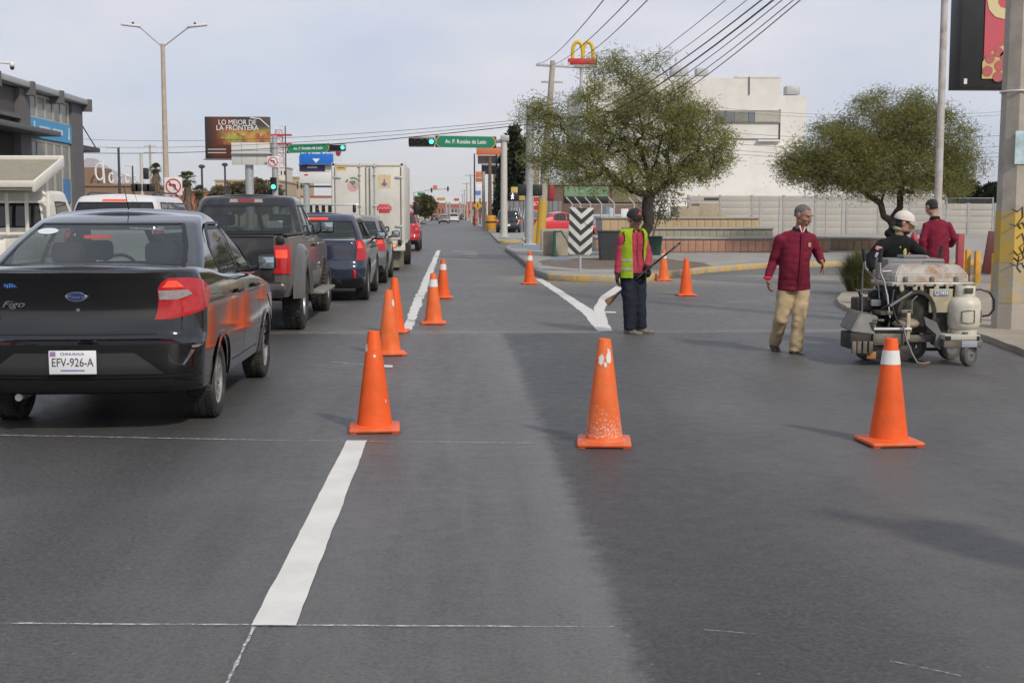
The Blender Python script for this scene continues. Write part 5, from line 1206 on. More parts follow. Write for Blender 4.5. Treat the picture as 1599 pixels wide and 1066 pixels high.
# fire-grass tussock
rnd = random.Random(21); p0 = Vector((A(1342, 463, 24.6).x, 24.6, .05)); q = MB()
for k in range(4200):
    a = rnd.uniform(0, 2 * math.pi); lean = abs(rnd.gauss(0, .62)); hgt = rnd.uniform(.55, 1.0) * (1 - .25 * lean); r0 = rnd.uniform(0, .24)
    d = Vector((math.cos(a), math.sin(a), 0)); s_ = Vector((-d.y, d.x, 0)) * rnd.uniform(.0025, .005)
    b0 = d * r0; b1 = d * (r0 + lean * .35 * hgt) + Vector((0, 0, hgt * .6)); b2 = d * (r0 + lean * .95 * hgt) + Vector((0, 0, hgt * (1 - .35 * lean)))
    v = [q.bm.verts.new(x) for x in (b0 - s_, b0 + s_, b1 + s_, b1 - s_, b2)]; q.bm.faces.new(v[:4]); q.bm.faces.new((v[3], v[2], v[4]))
t_ = thing('grass_tussock', 'big rounded tussock of dry green grass left of the operator', 'plant', p0); q.build('blades', mat('tussock_green', (.115, .115, .035), .8, var=.45, vscale=3), t_, smooth=False, recalc=False)
MB().sph((0, 0, .03), (.20, .20, .10)).build('root_mound', mat('tussock_root', (.14, .11, .06), .95, var=.3), t_)
# ------------------------------------------------------------------ buildings and background
def bxp(px0, px1, py0, py1, Y, depth, zmin=None):
    """box (centre, size) whose front face at depth Y spans the pixel rectangle"""
    a, b = A(px0, py0, Y), A(px1, py1, Y); z1, z0 = max(a.z, b.z), min(a.z, b.z)
    if zmin is not None: z0 = zmin
    return Vector(((a.x + b.x) / 2, Y + depth / 2, (z0 + z1) / 2)), (b.x - a.x, depth, z1 - z0)
def pbox(name, m, parent, px0, px1, py0, py1, Y, depth, zmin=None, bev=0, org=None):
    c, d = bxp(px0, px1, py0, py1, Y, depth, zmin)
    return MB().box(c - (org or (parent.location if parent else Vector())), d, bev=bev).build(name, m, parent)

# -- grey commercial building on the left (facade parallel to the road)
XF = -25.0; yb = lambda px: XF * 2000 / (px - 710)
M_GREYB = mat('building_grey', (.125, .120, .125), .8, var=.08, vscale=1.5); M_DKPAN = mat('panel_dark', (.075, .068, .062), .7, var=.15)
M_PANEL = mat('blind_panel', (.20, .195, .165), .4, var=.2, vscale=1.2, coat=.4); M_MULL = mat('mullion_cream', (.42, .40, .33), .5)
lb_ = thing('building', 'grey two storey commercial building with blue banner on the far left', 'building', (XF - 6, 72, .12))
def fb(name, m, y0, y1, z0, z1, x0=-.3, x1=.0, parent=None, bev=0):
    o = MB().box(((x0 + x1) / 2 + 6, (y0 + y1) / 2 - 72, (z0 + z1) / 2), (x1 - x0, y1 - y0, z1 - z0), bev=bev).build(name, m, parent or lb_); return o
zt_ = 8.6
fb('wall', M_GREYB, 50, 87.2, 0, zt_, -14, -.15); fb('corner_pier', M_GREYB, 85.2, 87.6, 0, zt_ + .02, -.15, .25)
rf = fb('roof', M_GALV, 50, 87.9, zt_ + .06, zt_ + .42, -14.2, .7, bev=.05)
for y in (70.4, 76.0, 81.5, 87.6): fb('roof_bracket', M_GREYB, y - .22, y + .22, zt_ - .35, zt_ + .44, .0, .85, rf)
fb('pier', M_GREYB, 74.9, 76.7, 0, zt_, -.1, .35); fb('ledge', M_GREYB, 50, 75, 6.85, 7.10, -.1, .40); fb('ledge', M_GREYB, 50, 75, 6.45, 6.6, -.1, .3)
for k in range(8): fb('dark_panel', M_DKPAN, 52 + k * 2.86, 54.75 + k * 2.86, 7.12, zt_ - .05, -.1, .08)
fb('shop_opening', mat('opening_dark', (.015, .014, .014), .9), 50, 74.6, 0, 6.0, -.12, .02)
fb('canopy', mat('canopy_steel', (.10, .10, .10), .6), 50, 78.6, 6.05, 6.35, .0, 1.5, bev=.04)
for zz0, zz1 in ((7.18, 8.5), (.3, 5.85)):
    w_ = fb('window', M_GREYB, 77.0, 85.1, zz0, zz1, -.1, .03)
    for k in range(5): a_ = 77.1 + k * 1.58; fb('pane', M_PANEL, a_ + .02, a_ + 1.56, zz0 + .10, zz1 - .10, .0, .045, w_)
    for k in range(6): a_ = 77.1 + k * 1.58; fb('mullion', M_MULL, a_ - .15, a_ + .15, zz0, zz1, .0, .09, w_)
    for z in (zz0, zz1): fb('transom', M_MULL, 77.0, 85.1, z - .08, z + .08, .0, .088, w_)
bn = fb('banner', mat('banner_blue', (.05, .30, .55), .5, var=.08), 77.0, 85.4, 5.98, 7.14, .0, .20)
y = 78.9; mat('banner_pale', (.55, .62, .66), .5)
for k in range(11):
    if k != 5: MB().box((6 + .21, y + k * .42 - 72, 6.56), (.02, .30, .32)).build('banner_letter', MATS['banner_pale'], bn)
for yy in (77.8, 84.6): MB().box((6.21, yy - 72, 6.65), (.02, .18, .6)).build('banner_icon', MATS['banner_pale'], bn); MB().sph((6.21, yy - 72, 6.30), (.02, .20, .18)).build('banner_icon', MATS['banner_pale'], bn)
fb('blue_poster', mat('poster_blue', (.06, .20, .42), .5), 83.4, 84.9, 2.2, 3.7, .095, .11)
cn = fb('end_canopy', M_DKPAN, 87.7, 91.8, 5.75, 6.05, -3, .2); MB().tube([(6.0, 87.8 - 72, 7.6), (6.0, 91.4 - 72, 6.1)], .04, 6).build('tie_rod', M_DKPAN, cn)
# CCTV on a curved bracket
p0 = Vector((-24.6, 62.0, .12)); cc_ = thing('security_camera', 'small dome camera on a curved bracket above the grey roof', 'camera', p0)
pc = A(19, 104, 62.0) - p0; MB().tube([(pc.x - 1.9, 0, 0), (pc.x - 1.9, 0, pc.z - .9), (pc.x - 1.5, 0, pc.z - .15), (pc.x - .6, 0, pc.z + .18), (pc.x - .1, 0, pc.z + .15)], .05, 8).build('bracket', M_SIGNW, cc_)
MB().sph((pc.x, 0, pc.z + .08), (.12, .12, .14)).build('housing', M_SIGNW, cc_); MB().sph((pc.x, 0, pc.z - .05), (.10, .10, .12)).build('lens_dome', M_SIGB, cc_)

# -- low brown building with white lettering, dry hills, tan wall
def simple_building(label, px0, px1, py, Y, depth, m, windows=None, roofm=None, group=None, zmin=.0, wm=None):
    a = A(px0, py, Y); b_ = A(px1, py, Y)
    t_ = thing('building', label, 'building', ((a.x + b_.x) / 2, Y, zmin), 0, group)
    w = b_.x - a.x; hh = a.z - zmin
    MB().box((0, depth / 2, hh / 2), (w, depth, hh)).build('wall', m, t_); MB().box((0, depth / 2, hh + .12), (w + .3, depth + .3, .26), bev=.04).build('roof', roofm or m, t_)
    if windows:
        nx, nz, fw, fh = windows
        for i in range(nx):
            for j in range(nz):
                x = -w / 2 + (i + .5) * w / nx; z = (j + .5) * hh / nz + .1; f = MB().box((x, -.03, z), (w / nx * fw, .10, hh / nz * fh), bev=.02).build('window', M_MULL, t_)
                MB().box((x, -.065, z), (w / nx * fw * .86, .06, hh / nz * fh * .84)).build('pane', wm or M_GLASSD, f)
    return t_, w, hh
M_BRICKT = mat('brown_stucco', (.23, .15, .10), .9, var=.2); M_TAN = mat('tan_stucco', (.44, .36, .25), .9, var=.12); M_CREAMB = mat('cream_stucco', (.55, .50, .41), .85, var=.07)
M_OFFW = mat('offwhite_stucco', (.60, .58, .53), .85, var=.05); M_TERRA = mat('terracotta', (.38, .13, .07), .85, var=.2); M_GREYC = mat('grey_concrete', (.33, .32, .30), .9, var=.12)
t_, w, hh = simple_building('low brown building with white script sign behind the white sport utility car', 118, 226, 291, 125, 12, M_BRICKT, (8, 1, .5, .4))
MB().box((-w * .40, 4, hh + .8), (2.2, 5, 2.1)).build('tower', M_BRICKT, t_)
q = MB(); 
for k, (x, z, r_) in enumerate(((-1.3, 1.3, .8), (-.2, .7, .45), (.6, .6, .35), (1.3, .6, .35), (2.0, .6, .32), (2.7, .6, .32))): q.tube([(x + math.cos(a) * r_ * .5, 0, z + math.sin(a) * r_) for a in [k2 * math.pi / 6 + .8 for k2 in range(11)]], .10, 6)
q.tube([(-1.0, 0, 2.4), (-.9, 0, .2)], .12, 6); q.build('script_sign', M_SIGNW, t_, loc=(.3, .2, hh + .1))
simple_building('tan flat roofed building behind the billboard column', 336, 437, 283, 190, 20, M_TAN, (9, 1, .4, .35))
simple_building('brick red low roofs behind the palms', 240, 345, 300, 230, 20, M_TERRA, (8, 1, .3, .3))
simple_building('yellowish three storey block behind the green name sign', 449, 474, 278, 220, 16, M_TAN, (4, 3, .45, .5))
simple_building('slim white tower block beside the left signal mast', 437, 447, 262, 210, 8, M_OFFW, (2, 5, .4, .4))
simple_building('white low shop with red roof left of the box truck', 470, 520, 308, 200, 14, M_OFFW, (5, 1, .6, .5), M_TERRA)
# billboards
def billboard(label, px0, px1, py0, py1, Y, postpx, m, th=.5, lit=None):
    a, b_ = A(px0, py0, Y), A(px1, py1, Y); xp = A(postpx, 300, Y).x
    t_ = thing('billboard', label, 'billboard', (xp, Y, .1)); w, hgt = b_.x - a.x, a.z - b_.z; c = Vector(((a.x + b_.x) / 2 - xp, 0, (a.z + b_.z) / 2 - .1))
    pn = MB().box(c, (w, th, hgt), bev=.03).build('panel', m, t_)
    MB().tube([(0, th * .8, 0), (0, th * .8, c.z)], .42, 14).build('column', M_GALV, t_)
    MB().box((c.x, -.5, c.z - hgt / 2 - .1), (w * 1.02, .8, .08)).build('catwalk', M_DARKP, t_)
    return t_, pn, c, w, hgt
def bb_mat():
    b = NB('burger_picture'); n = b.n; tcn = n.new('ShaderNodeTexCoord'); sx = n.new('ShaderNodeSeparateXYZ'); b.l.new(tcn.outputs['Generated'], sx.inputs[0]); gx, gy, gz = sx.outputs
    vor = n.new('ShaderNodeTexVoronoi'); vor.inputs['Scale'].default_value = 8; b.l.new(tcn.outputs['Generated'], vor.inputs['Vector'])
    f1 = b.noise(1.1, 6, .7); f2 = b.noise(.55, 4, .6, (1, 1, 1.5), (5, 2, 1))
    food = b.mix(b.ramp(f1, .35, .65), (.20, .045, .018), (.50, .26, .06)); food = b.mix(b.ramp(f2, .52, .66), food, (.30, .34, .06)); food = b.mix(b.ramp(vor.outputs['Distance'], .05, .25, .7, 0), food, (.60, .48, .26))
    m1 = b.math('MULTIPLY', b.ramp(gz, .28, .44), b.ramp(gz, .60, .80, 1, 0)); m1 = b.math('MULTIPLY', m1, b.ramp(gx, .15, .35))
    glow = b.math('MULTIPLY', b.ramp(gx, .02, .2), b.ramp(gx, .25, .6, 1, 0)); base = b.mix(b.math('MULTIPLY', glow, .7), (.030, .020, .016), (.15, .030, .012))
    return b.done(b.mix(m1, base, food), .5)
t_, pn, c, w, hgt = billboard('large dark billboard with food picture and LO MEJOR DE LA FRONTERA', 320, 423, 182.5, 248, 130, 389, bb_mat())
for s_, z, sx_ in (('LO MEJOR DE', .86, 1.05), ('LA FRONTERA', .73, 1.10)): text('headline', s_, hgt * .17, M_WHITEP, pn, (c.x, c.y - .27, c.z - hgt / 2 + hgt * z), ext=.01, sx=sx_ * .84, bold=.0)
q = MB()
for r_ in range(2):
    MB().box((c.x - w * .32, c.y - .262, c.z - hgt * (.28 + .08 * r_)), (w * .28, .02, hgt * .026)).build('small_print', mat('print_grey', (.42, .40, .37), .6), pn)
q = MB().tube([(c.x + w * .20, c.y - .28, c.z + hgt * .475), (c.x + w * .35, c.y - .28, c.z + hgt * .45), (c.x + w * .49, c.y - .28, c.z + hgt * .25)], .06, 6); q.build('printed_lamp', M_SIGNW, pn)
t_, pn, c, w, hgt = billboard('blue billboard reading JUAREZ BUS above a purple panel', 467, 520.5, 226, 256.5, 170, 478, mat('billboard_blue', (.012, .16, .62), .5))
text('headline', 'JUAREZ BUS', hgt * .40, M_WHITEP, pn, (c.x, c.y - .27, c.z + hgt * .16), ext=.01, sx=.82, bold=.02)
MB().prism([(c.x - .5, c.y - .27, c.z - hgt * .22), (c.x + .5, c.y - .27, c.z - hgt * .22), (c.x, c.y - .27, c.z - hgt * .44)], (0, -.02, 0)).build('arrow', M_WHITEP, pn, smooth=False)
kk = 170 / 2000; p2 = MB().box((c.x - w * .06, 0, c.z - hgt / 2 - .52), (w * .88, .4, .92), bev=.02).build('purple_panel', mat('panel_purple', (.075, .05, .16), .5, var=.3), t_)
MB().box((c.x - w * .12, -.21, c.z - hgt / 2 - .42), (w * .30, .02, .22)).build('panel_text', M_WHITEP, p2); MB().box((c.x + w * .38, -.21, c.z - hgt / 2 - .55), (w * .24, .02, .8)).build('panel_insert', M_SIGNW, p2)
p3 = MB().box((c.x, 0, c.z - hgt / 2 - 1.75), (w, .4, 1.45), bev=.02).build('white_panel', M_SIGNW, t_)
MB().box((c.x - w * .3, -.21, c.z - hgt / 2 - 1.4), (.5, .02, .2)).build('panel_mark', M_SIGNR, p3)
MB().box((c.x, .4, c.z - hgt / 2 - 2.9), (w, .5, .25)).build('lower_frame', M_DARKP, t_)
pw = MB().box((c.x + w * .5 + .55, .4, c.z + .1), (1.0, .3, hgt * .7)).build('side_panel', M_SIGNW, t_); MB().sph((c.x + w * .5 + .65, .22, c.z + .3), (.35, .03, .5)).build('side_panel_mark', mat('maroon_mark', (.25, .03, .05), .6), pw)
# red and white lattice mast
Ym = 300; p0 = Vector((A(437, 300, Ym).x, Ym, 0)); lt = thing('radio_mast', 'red and white lattice radio mast behind the left signal', 'mast', p0)
zt2 = A(437, 203, Ym).z; q = [MB(), MB()]; nseg = 14
for k in range(nseg):
    z0, z1 = zt2 * k / nseg, zt2 * (k + 1) / nseg; r0, r1 = lerp(1.6, .7, k / nseg), lerp(1.6, .7, (k + 1) / nseg); cs = [(-1, -1), (1, -1), (1, 1), (-1, 1)]
    for i in range(4):
        a_, b_ = cs[i], cs[(i + 1) % 4]; qq = q[0]
        qq.tube([(a_[0] * r0, a_[1] * r0, z0), (a_[0] * r1, a_[1] * r1, z1)], .10, 4); qq.tube([(a_[0] * r0, a_[1] * r0, z0), (b_[0] * r1, b_[1] * r1, z1)], .07, 4); qq.tube([(a_[0] * r1, a_[1] * r1, z1), (b_[0] * r1, b_[1] * r1, z1)], .07, 4)
q[1].bm.free(); q[0].build('lattice', mat('mast_pinkish', (.50, .30, .28), .6), lt)
for py in (211, 225): z = A(437, py, Ym).z; MB().box((.4, 0, z), (5.0, 2.0, .35)).build('antenna_platform', M_SIGNR, lt)

# -- plaza: stepped walls, fence wall, white building
M_SALM = mat('salmon_tile', (.38, .215, .155), .85, var=.16, vscale=3); M_SAGE = mat('sage_tile', (.30, .285, .215), .85, var=.18, vscale=3); M_OCHRE = mat('ochre_block', (.43, .33, .19), .88, var=.12, vscale=3); M_CAPC = mat('cap_stone', (.34, .31, .27), .9, var=.12)
def stepwall(label, X0, X1, Y0, Y1, h, m, n, z0=.13, cap=True):
    t_ = thing('planter_wall', label, 'wall', ((X0 + X1) / 2, Y0, z0), 0, 'stepped plaza walls'); w = X1 - X0
    MB().box((0, (Y1 - Y0) / 2 + .02, h / 2), (w - .02, Y1 - Y0 - .04, h - .02)).build('core', M_GREYC, t_)
    rnd = random.Random(int(X0 * 10)); tw = w / n; me = None
    for k in range(n):
        o = MB().box((0, 0, 0), (tw - .012, .05, h - .07), bev=.006)
        if me is None: me = o.mesh('tile'); me.materials.append(m)
        else: o.bm.free()
        link('tile', me, None, t_, (-w / 2 + (k + .5) * tw, rnd.uniform(-.006, .004), h / 2 - .02))
    if cap: MB().box((0, (Y1 - Y0) / 2, h + .03), (w + .08, Y1 - Y0 + .1, .08), bev=.02).build('coping', M_CAPC, t_)
    return t_
g_ = lambda px, Y: A(px, 360, Y).x
stepwall('long salmon tiled planter wall lowest of the plaza steps', g_(1016, 48), g_(1296, 48), 48, 50.5, .50, M_SALM, 24)
stepwall('short brown planter wall right of the salmon tiled wall', g_(1298, 50), g_(1440, 50), 50, 52, .46, mat('brown_tile', (.27, .175, .12), .9, var=.2), 12)
stepwall('grey green tiled wall, second of the plaza steps', g_(985, 52), g_(1207, 52), 52, 54.5, .82, M_SAGE, 20)
stepwall('ochre block wall, third of the plaza steps', g_(940, 55), g_(1185, 55), 55, 57.5, 1.24, M_OCHRE, 20)
stepwall('low reddish planter wall behind the dark bin', g_(930, 50), g_(952, 50), 50, 53, .50, M_SALM, 3)
t_ = thing('stage_block', 'stepped concrete blocks on top of the plaza walls', 'wall', (g_(1098, 59), 59, .13), 0)
for px0, px1, py in ((1058, 1092, 322), (1092, 1121, 317), (1121, 1134, 333)): c, d = bxp(px0, px1, py, 360, 59, 2.0, .13); c = c - t_.location; MB().box(c, d, bev=.03).build('block', mat('stage_concrete', (.36, .30, .21), .9, var=.14), t_)
o = MB().box((g_(1110, 66) - t_.location.x, 7, A(1110, 311, 66).z - .13), (.75, .1, .16)).build('vent', M_DARKP, t_)
# concrete plank wall with posts
def plankwall(label, px0, px1, py, Y, ncol, nrow, m):
    x0, x1 = A(px0, 300, Y).x, A(px1, 300, Y).x; z1 = A(px0, py, Y).z; t_ = thing('boundary_wall', label, 'wall', ((x0 + x1) / 2, Y, .1), 0)
    w = (x1 - x0) / ncol; hh = (z1 - .1) / nrow; me = MB().box((0, 0, 0), (w - .14, .10, hh - .02), bev=.012).mesh('plank'); me.materials.append(m); rnd = random.Random(int(px0))
    for i in range(ncol):
        for j in range(nrow): link('plank', me, None, t_, (x0 + (i + .5) * w - t_.location.x, rnd.uniform(-.015, .015), (j + .5) * hh))
    pm = MB().box((0, 0, 0), (.16, .18, z1 - .05), bev=.015).mesh('post'); pm.materials.append(M_GREYC)
    for i in range(ncol + 1): link('post', pm, None, t_, (x0 + i * w - t_.location.x, 0, (z1 - .05) / 2))
    return t_
M_PLANK = mat('plank_concrete', (.41, .385, .34), .9, var=.14, vscale=1.5, dirt=(.28, .25, .21), dscale=.9, damt=.6)
plankwall('long pale concrete plank wall behind the plaza', 1075, 1470, 305.5, 90, 8, 6, M_PLANK)
plankwall('lower concrete plank wall segment beside the right pole', 1470, 1640, 318, 88, 4, 5, M_PLANK)
# chain-link posts in front of the wall and on the left
def chainfence(label, pts, py, Y, outrig):
    t_ = thing('chain_link_fence', label, 'fence', (A(pts[0], 330, Y).x, Y, .13)); ox = t_.location.x; z = A(pts[0], py, Y).z - .13
    for px in pts:
        x = A(px, 330, Y).x - ox; o = MB().tube([(x, 0, 0), (x, 0, z)] + ([(x - .35, 0, z + .38)] if outrig else []), .045, 8).build('post', M_GALV, t_)
    xs = [A(p, 330, Y).x - ox for p in pts]
    MB().tube([(xs[0], 0, z - .05), (xs[-1], 0, z - .05)], .022, 6).build('top_rail', M_GALV, t_)
    q = MB(); s_ = .16; n = int((xs[-1] - xs[0]) / s_)
    for k in range(n):
        x = xs[0] + k * s_
        for dx in (1, -1):
            x2 = x + dx * (z - .1)
            xa, za, xb, zb2 = x, .05, x2, z - .05
            if xb > xs[-1]: zb2 = za + (xs[-1] - xa); xb = xs[-1]
            if xb < xs[0]: zb2 = za + (xa - xs[0]); xb = xs[0]
            d = Vector((-(zb2 - za), 0, xb - xa)).normalized() * .006
            q.poly([(xa - d.x, 0, za - d.z), (xb - d.x, 0, zb2 - d.z), (xb + d.x, 0, zb2 + d.z), (xa + d.x, 0, za + d.z)])
    q.build('mesh', M_GALV, t_, smooth=False); return t_
chainfence('chain link fence with angled post tops behind the chevron board', (893, 906, 922, 939, 959, 990, 1004), 318, 76, True)
chainfence('chain link fence with dark posts in front of the plank wall', (1187, 1217, 1290, 1315, 1397, 1478, 1550), 308, 80, False)
# grey sheet fence and translucent panel
t_ = thing('metal_fence', 'grey corrugated metal fence behind the parked minivan', 'fence', (A(830, 330, 106).x, 106, .12)); x0, x1 = A(786, 330, 106).x, A(884, 330, 106).x; z = A(830, 314, 106).z - .12
me = MB().prism([(-.4, 0, 0), (-.3, -.06, 0), (-.1, -.06, 0), (0, 0, 0), (.1, 0, 0), (.2, -.06, 0), (.4, -.06, 0), (.4, .02, 0), (-.4, .02, 0)], (0, 0, z)).mesh('sheet', smooth=False); me.materials.append(mat('sheet_grey', (.22, .22, .225), .6, .3, var=.18, vscale=1))
n = int((x1 - x0) / .8)
for k in range(n): link('sheet', me, None, t_, (x0 + (k + .5) * .8 - t_.location.x, 0, 0))
q = MB(); rnd = random.Random(6)
for k in range(8): q.tube([(-2.2 + k * .22, -.08, .9 + rnd.uniform(0, .3)), (-2.1 + k * .22, -.08, 1.8 + rnd.uniform(-.2, .3)), (-2.0 + k * .22, -.08, 1.2)], .03, 4)
q.build('graffiti', M_SIGNW, t_)
# green and brown shop with mural band
t_, w, hh = simple_building('shop with green and brown front behind the chain link fence', 858, 1005, 289, 112, 12, mat('shop_brown', (.16, .10, .07), .8, var=.15), None, M_GREYC)
kx = lambda px: A(px, 300, 112).x - t_.location.x
kz = lambda py: A(900, py, 112).z
for a_, b_, y0, y1, m_, nm in ((858, 865, 289, 312, mat('shop_red', (.35, .02, .03), .7), 'red_pier'), (881, 950, 291, 307, mat('shop_green', (.20, .33, .20), .7, var=.1), 'green_fascia'), (881, 950, 307.5, 316, M_SIGB, 'dark_opening'), (955, 1004, 291, 316, mat('shop_olive', (.20, .18, .10), .8, var=.2), 'olive_panel')):
    o = MB().box(((kx(a_) + kx(b_)) / 2, -.06, (kz(y0) + kz(y1)) / 2), (kx(b_) - kx(a_), .12, kz(y0) - kz(y1)), bev=.01).build(nm, m_, t_)
    if nm == 'green_fascia':
        for px in (904, 927): MB().box((kx(px), -.13, (kz(y0) + kz(y1)) / 2), (.05, .02, kz(y0) - kz(y1))).build('fascia_seam', MATS['shop_brown'], o)
t_ = thing('mural_wall', 'low wall painted with SERVICIO lettering behind the vest worker', 'wall', (A(950, 340, 84).x, 84, .13)); x0, x1 = A(900, 340, 84).x, A(1030, 340, 84).x; zz = A(950, 334.5, 84).z - .13
w_ = MB().box(((x0 + x1) / 2 - t_.location.x, .1, zz / 2), (x1 - x0, .2, zz), bev=.02).build('wall', mat('mural_pale', (.42, .46, .44), .8, var=.2, vscale=1.2), t_)
text('mural_text', 'SERVICIO', .60, mat('mural_blue', (.06, .12, .32), .7), w_, ((x0 + x1) / 2 - t_.location.x - .6, -.01, zz - .38), ext=.004, sx=1.15, bold=.02)
MB().box(((x0 + x1) / 2 - t_.location.x, -.02, .50), (x1 - x0, .06, .95), bev=.01).build('plinth', mat('mural_plinth', (.33, .27, .19), .9, var=.15), t_)
for px0, px1, py0, py1, m_, lb2 in ((944, 954, 322, 334, mat('kiosk_teal', (.09, .19, .22), .6), 'small teal kiosk above the mural wall'), (952, 960, 325, 346, mat('poster_lilac', (.50, .48, .56), .6, var=.2), 'pale notice board in front of the mural wall'), (970, 981, 326, 349, M_SIGNW, 'white notice board left of the tree trunk')):
    Yk = 82 if px0 > 950 else 90; c, d = bxp(px0, px1, py0, py1, Yk, .08 if Yk == 82 else 1.2, .13); o = thing('notice_board' if Yk == 82 else 'kiosk', lb2, 'notice board' if Yk == 82 else 'kiosk', (c.x, Yk, .13))
    MB().box((0, .05, d[2] * .62), (d[0], d[1], d[2] * .76), bev=.01).build('panel', m_, o); MB().box((0, .12, d[2] * .22), (d[0] * .35, .06, d[2] * .44)).build('stand', M_GALV, o)
# white building
M_WB = mat('white_stucco', (.76, .745, .71), .85, var=.04, vscale=.6, dirt=(.58, .54, .48), dscale=.35, damt=.5); M_WB2 = mat('warm_stucco', (.70, .68, .635), .85, var=.05, vscale=.6, dirt=(.52, .47, .41), dscale=.4, damt=.5)
Yw = 120.0; wb_ = thing('building', 'large white windowless building with one strip window behind the trees', 'building', (A(1150, 300, Yw).x, Yw, .1)); O = wb_.location
pbox('lower_wall', M_WB, wb_, 915, 1478, 226, 330, Yw, 26, .1); pbox('upper_wall', M_WB2, wb_, 918, 1218, 121, 226.5, Yw + .3, 22); pbox('stair_tower', M_WB2, wb_, 1218, 1258, 150, 228, Yw + .6, 22)
pbox('parapet', M_WB2, wb_, 1150, 1219, 119, 122, Yw + .25, 22.2)
win = pbox('window', M_GREYC, wb_, 1118, 1219, 172, 192, Yw + .12, .3)
for a_, b_, m_ in ((1120, 1146, mat('pane_slate', (.16, .18, .20), .25)), (1147, 1168, M_PANEL), (1169, 1178, MATS['pane_slate']), (1179, 1216, mat('curtain', (.40, .39, .33), .7, var=.1))): pbox('pane', m_, win, a_, b_, 174.5, 190.5, Yw + .06, .1, org=O)
pbox('window', M_SIGB, wb_, 930, 1110, 173, 176, Yw + .2, .2); pbox('groove', M_SIGB, wb_, 930, 1219, 216, 217.5, Yw + .18, .3); pbox('groove', M_DARKP, wb_, 1217.3, 1218.3, 171, 217, Yw + .2, .3)
pbox('sill_box', M_SIGNW, wb_, 1184, 1219, 218, 221, Yw - .2, .6); MB().tube([A(1170, 120, Yw + .2) - O, A(1170, 148, Yw + .2) - O], .05, 5).build('lightning_rod', M_DARKP, wb_)
for px, py, w_, h_ in ((1060, 119, 1.6, .9), (1095, 119, 1.1, .7), (1236, 148.5, 1.3, .8), (1330, 224.5, 1.5, 1.0), (1400, 224.5, 1.2, .8)):
    c = A(px, py, Yw + 3) - O; MB().box(c + Vector((0, 0, h_ / 2)), (w_, 1.2, h_), bev=.05).build('roof_unit', M_GALV, wb_)
for px, y0, y1 in ((1300, 228, 305), (1258.5, 228, 305)): MB().tube([A(px, y0, Yw - .1) - O, A(px, y1, Yw - .1) - O], .07, 6).build('drain_pipe', M_WB2, wb_)
# golden arches pole sign
Yg = 118; p0 = Vector((A(910, 300, Yg).x, Yg, .13)); ga = thing('pole_sign', 'tall pole sign with yellow double arch over a red band', 'sign', p0)
z1 = A(910, 107, Yg).z - .13; MB().tube([(0, .1, 0), (0, .1, z1)], [.50, .32], 16).build('pole', M_SIGNW, ga)
gx = lambda px: A(px, 90, Yg).x - p0.x
gz = lambda py: A(910, py, Yg).z - .13
rb = MB().box(((gx(887) + gx(932)) / 2, 0, (gz(92) + gz(101)) / 2), (gx(932) - gx(887), .7, gz(92) - gz(101)), bev=.04).build('red_band', M_SIGNR, ga)
MB().box(((gx(893) + gx(927)) / 2, 0, (gz(101.3) + gz(106.5)) / 2), (gx(927) - gx(893), .6, gz(101.3) - gz(106.5)), bev=.03).build('grey_band', M_GREYC, ga)
q = MB()
for cx in (gx(902), gx(918)):
    pts = []
    for k in range(21):
        a = math.pi * k / 20; pts.append(Vector((cx - math.cos(a) * (gx(910) - gx(902)) * 1.0, 0, gz(92.5) + (gz(66) - gz(92.5)) * math.sin(a) ** .55)))
    q.tube([p + Vector((0, 0.02 if cx > 0 else 0, 0)) for p in pts], .17, 8)
q.build('double_arch', mat('arch_yellow', (.62, .42, .02), .5), ga)
# right-hand distant street: signs, poles, barrels
def utility(px, pt, Y, label, m=M_CONC, r=.16, arms=1, group='utility poles down the right side', zb=.12):
    p0 = Vector((A(px, 300, Y).x, Y, zb)); z = A(px, pt, Y).z - zb; t_ = thing('utility_pole', label, 'utility pole', p0, 0, group)
    MB().tube([(0, 0, 0), (0, 0, z)], [r, r * .7], 10).build('pole', m, t_)
    for k in range(arms): MB().box((0, 0, z - .25 - k * 1.0), (2.0, .10, .12)).build('crossarm', m, t_)
    return t_
utility(755, 268, 132, 'pale concrete pole just left of the right mast signal', M_CONC, .20, 0)
utility(765, 246, 140, 'brown wooden pole touching the right mast arm', M_WOODP, .24, 0)
utility(772, 262, 160, 'second brown wooden pole right of the pale concrete pole', M_WOODP, .20, 1)
utility(741, 240, 165, 'thin dark pole left of the pale concrete pole', M_DARKP, .13, 0)
utility(735, 272, 215, 'grey pole left of the thin dark pole', M_CONC, .16, 1)
utility(729, 285, 260, 'grey pole fourth down the right side', M_CONC, .16, 1)
utility(725, 296, 320, 'grey pole fifth down the right side', M_CONC, .16, 1)
utility(722, 303, 400, 'smallest grey pole farthest down the right side', M_CONC, .16, 1)
utility(236, 226, 210, 'distant crossarm pole left of the palms', M_CONC, .22, 2, None)
def shopsign(label, px0, px1, py0, py1, Y, m, cat='sign', group='shop signs along the right side', sub=None):
    c, d = bxp(px0, px1, py0, py1, Y, .3); t_ = thing('shop_sign', label, cat, (c.x, Y, .12), 0, group)
    pn = MB().box((0, .15, c.z - .12), d, bev=.03).build('panel', m, t_); MB().tube([(d[0] * .3, .3, 0), (d[0] * .3, .3, c.z - .12 + d[2] / 2 - .05)], .10, 8).build('post', M_DARKP, t_)
    if sub: MB().box((0, -.02, c.z - .12 + d[2] * sub[1]), (d[0] * .8, .04, d[2] * sub[2])).build('print', sub[0], pn)
    return t_
M_OR = mat('sign_orange', (.55, .16, .07), .6, var=.15)
shopsign('wide orange shop sign just below the right name sign', 744, 783, 231, 242, 150, M_OR)
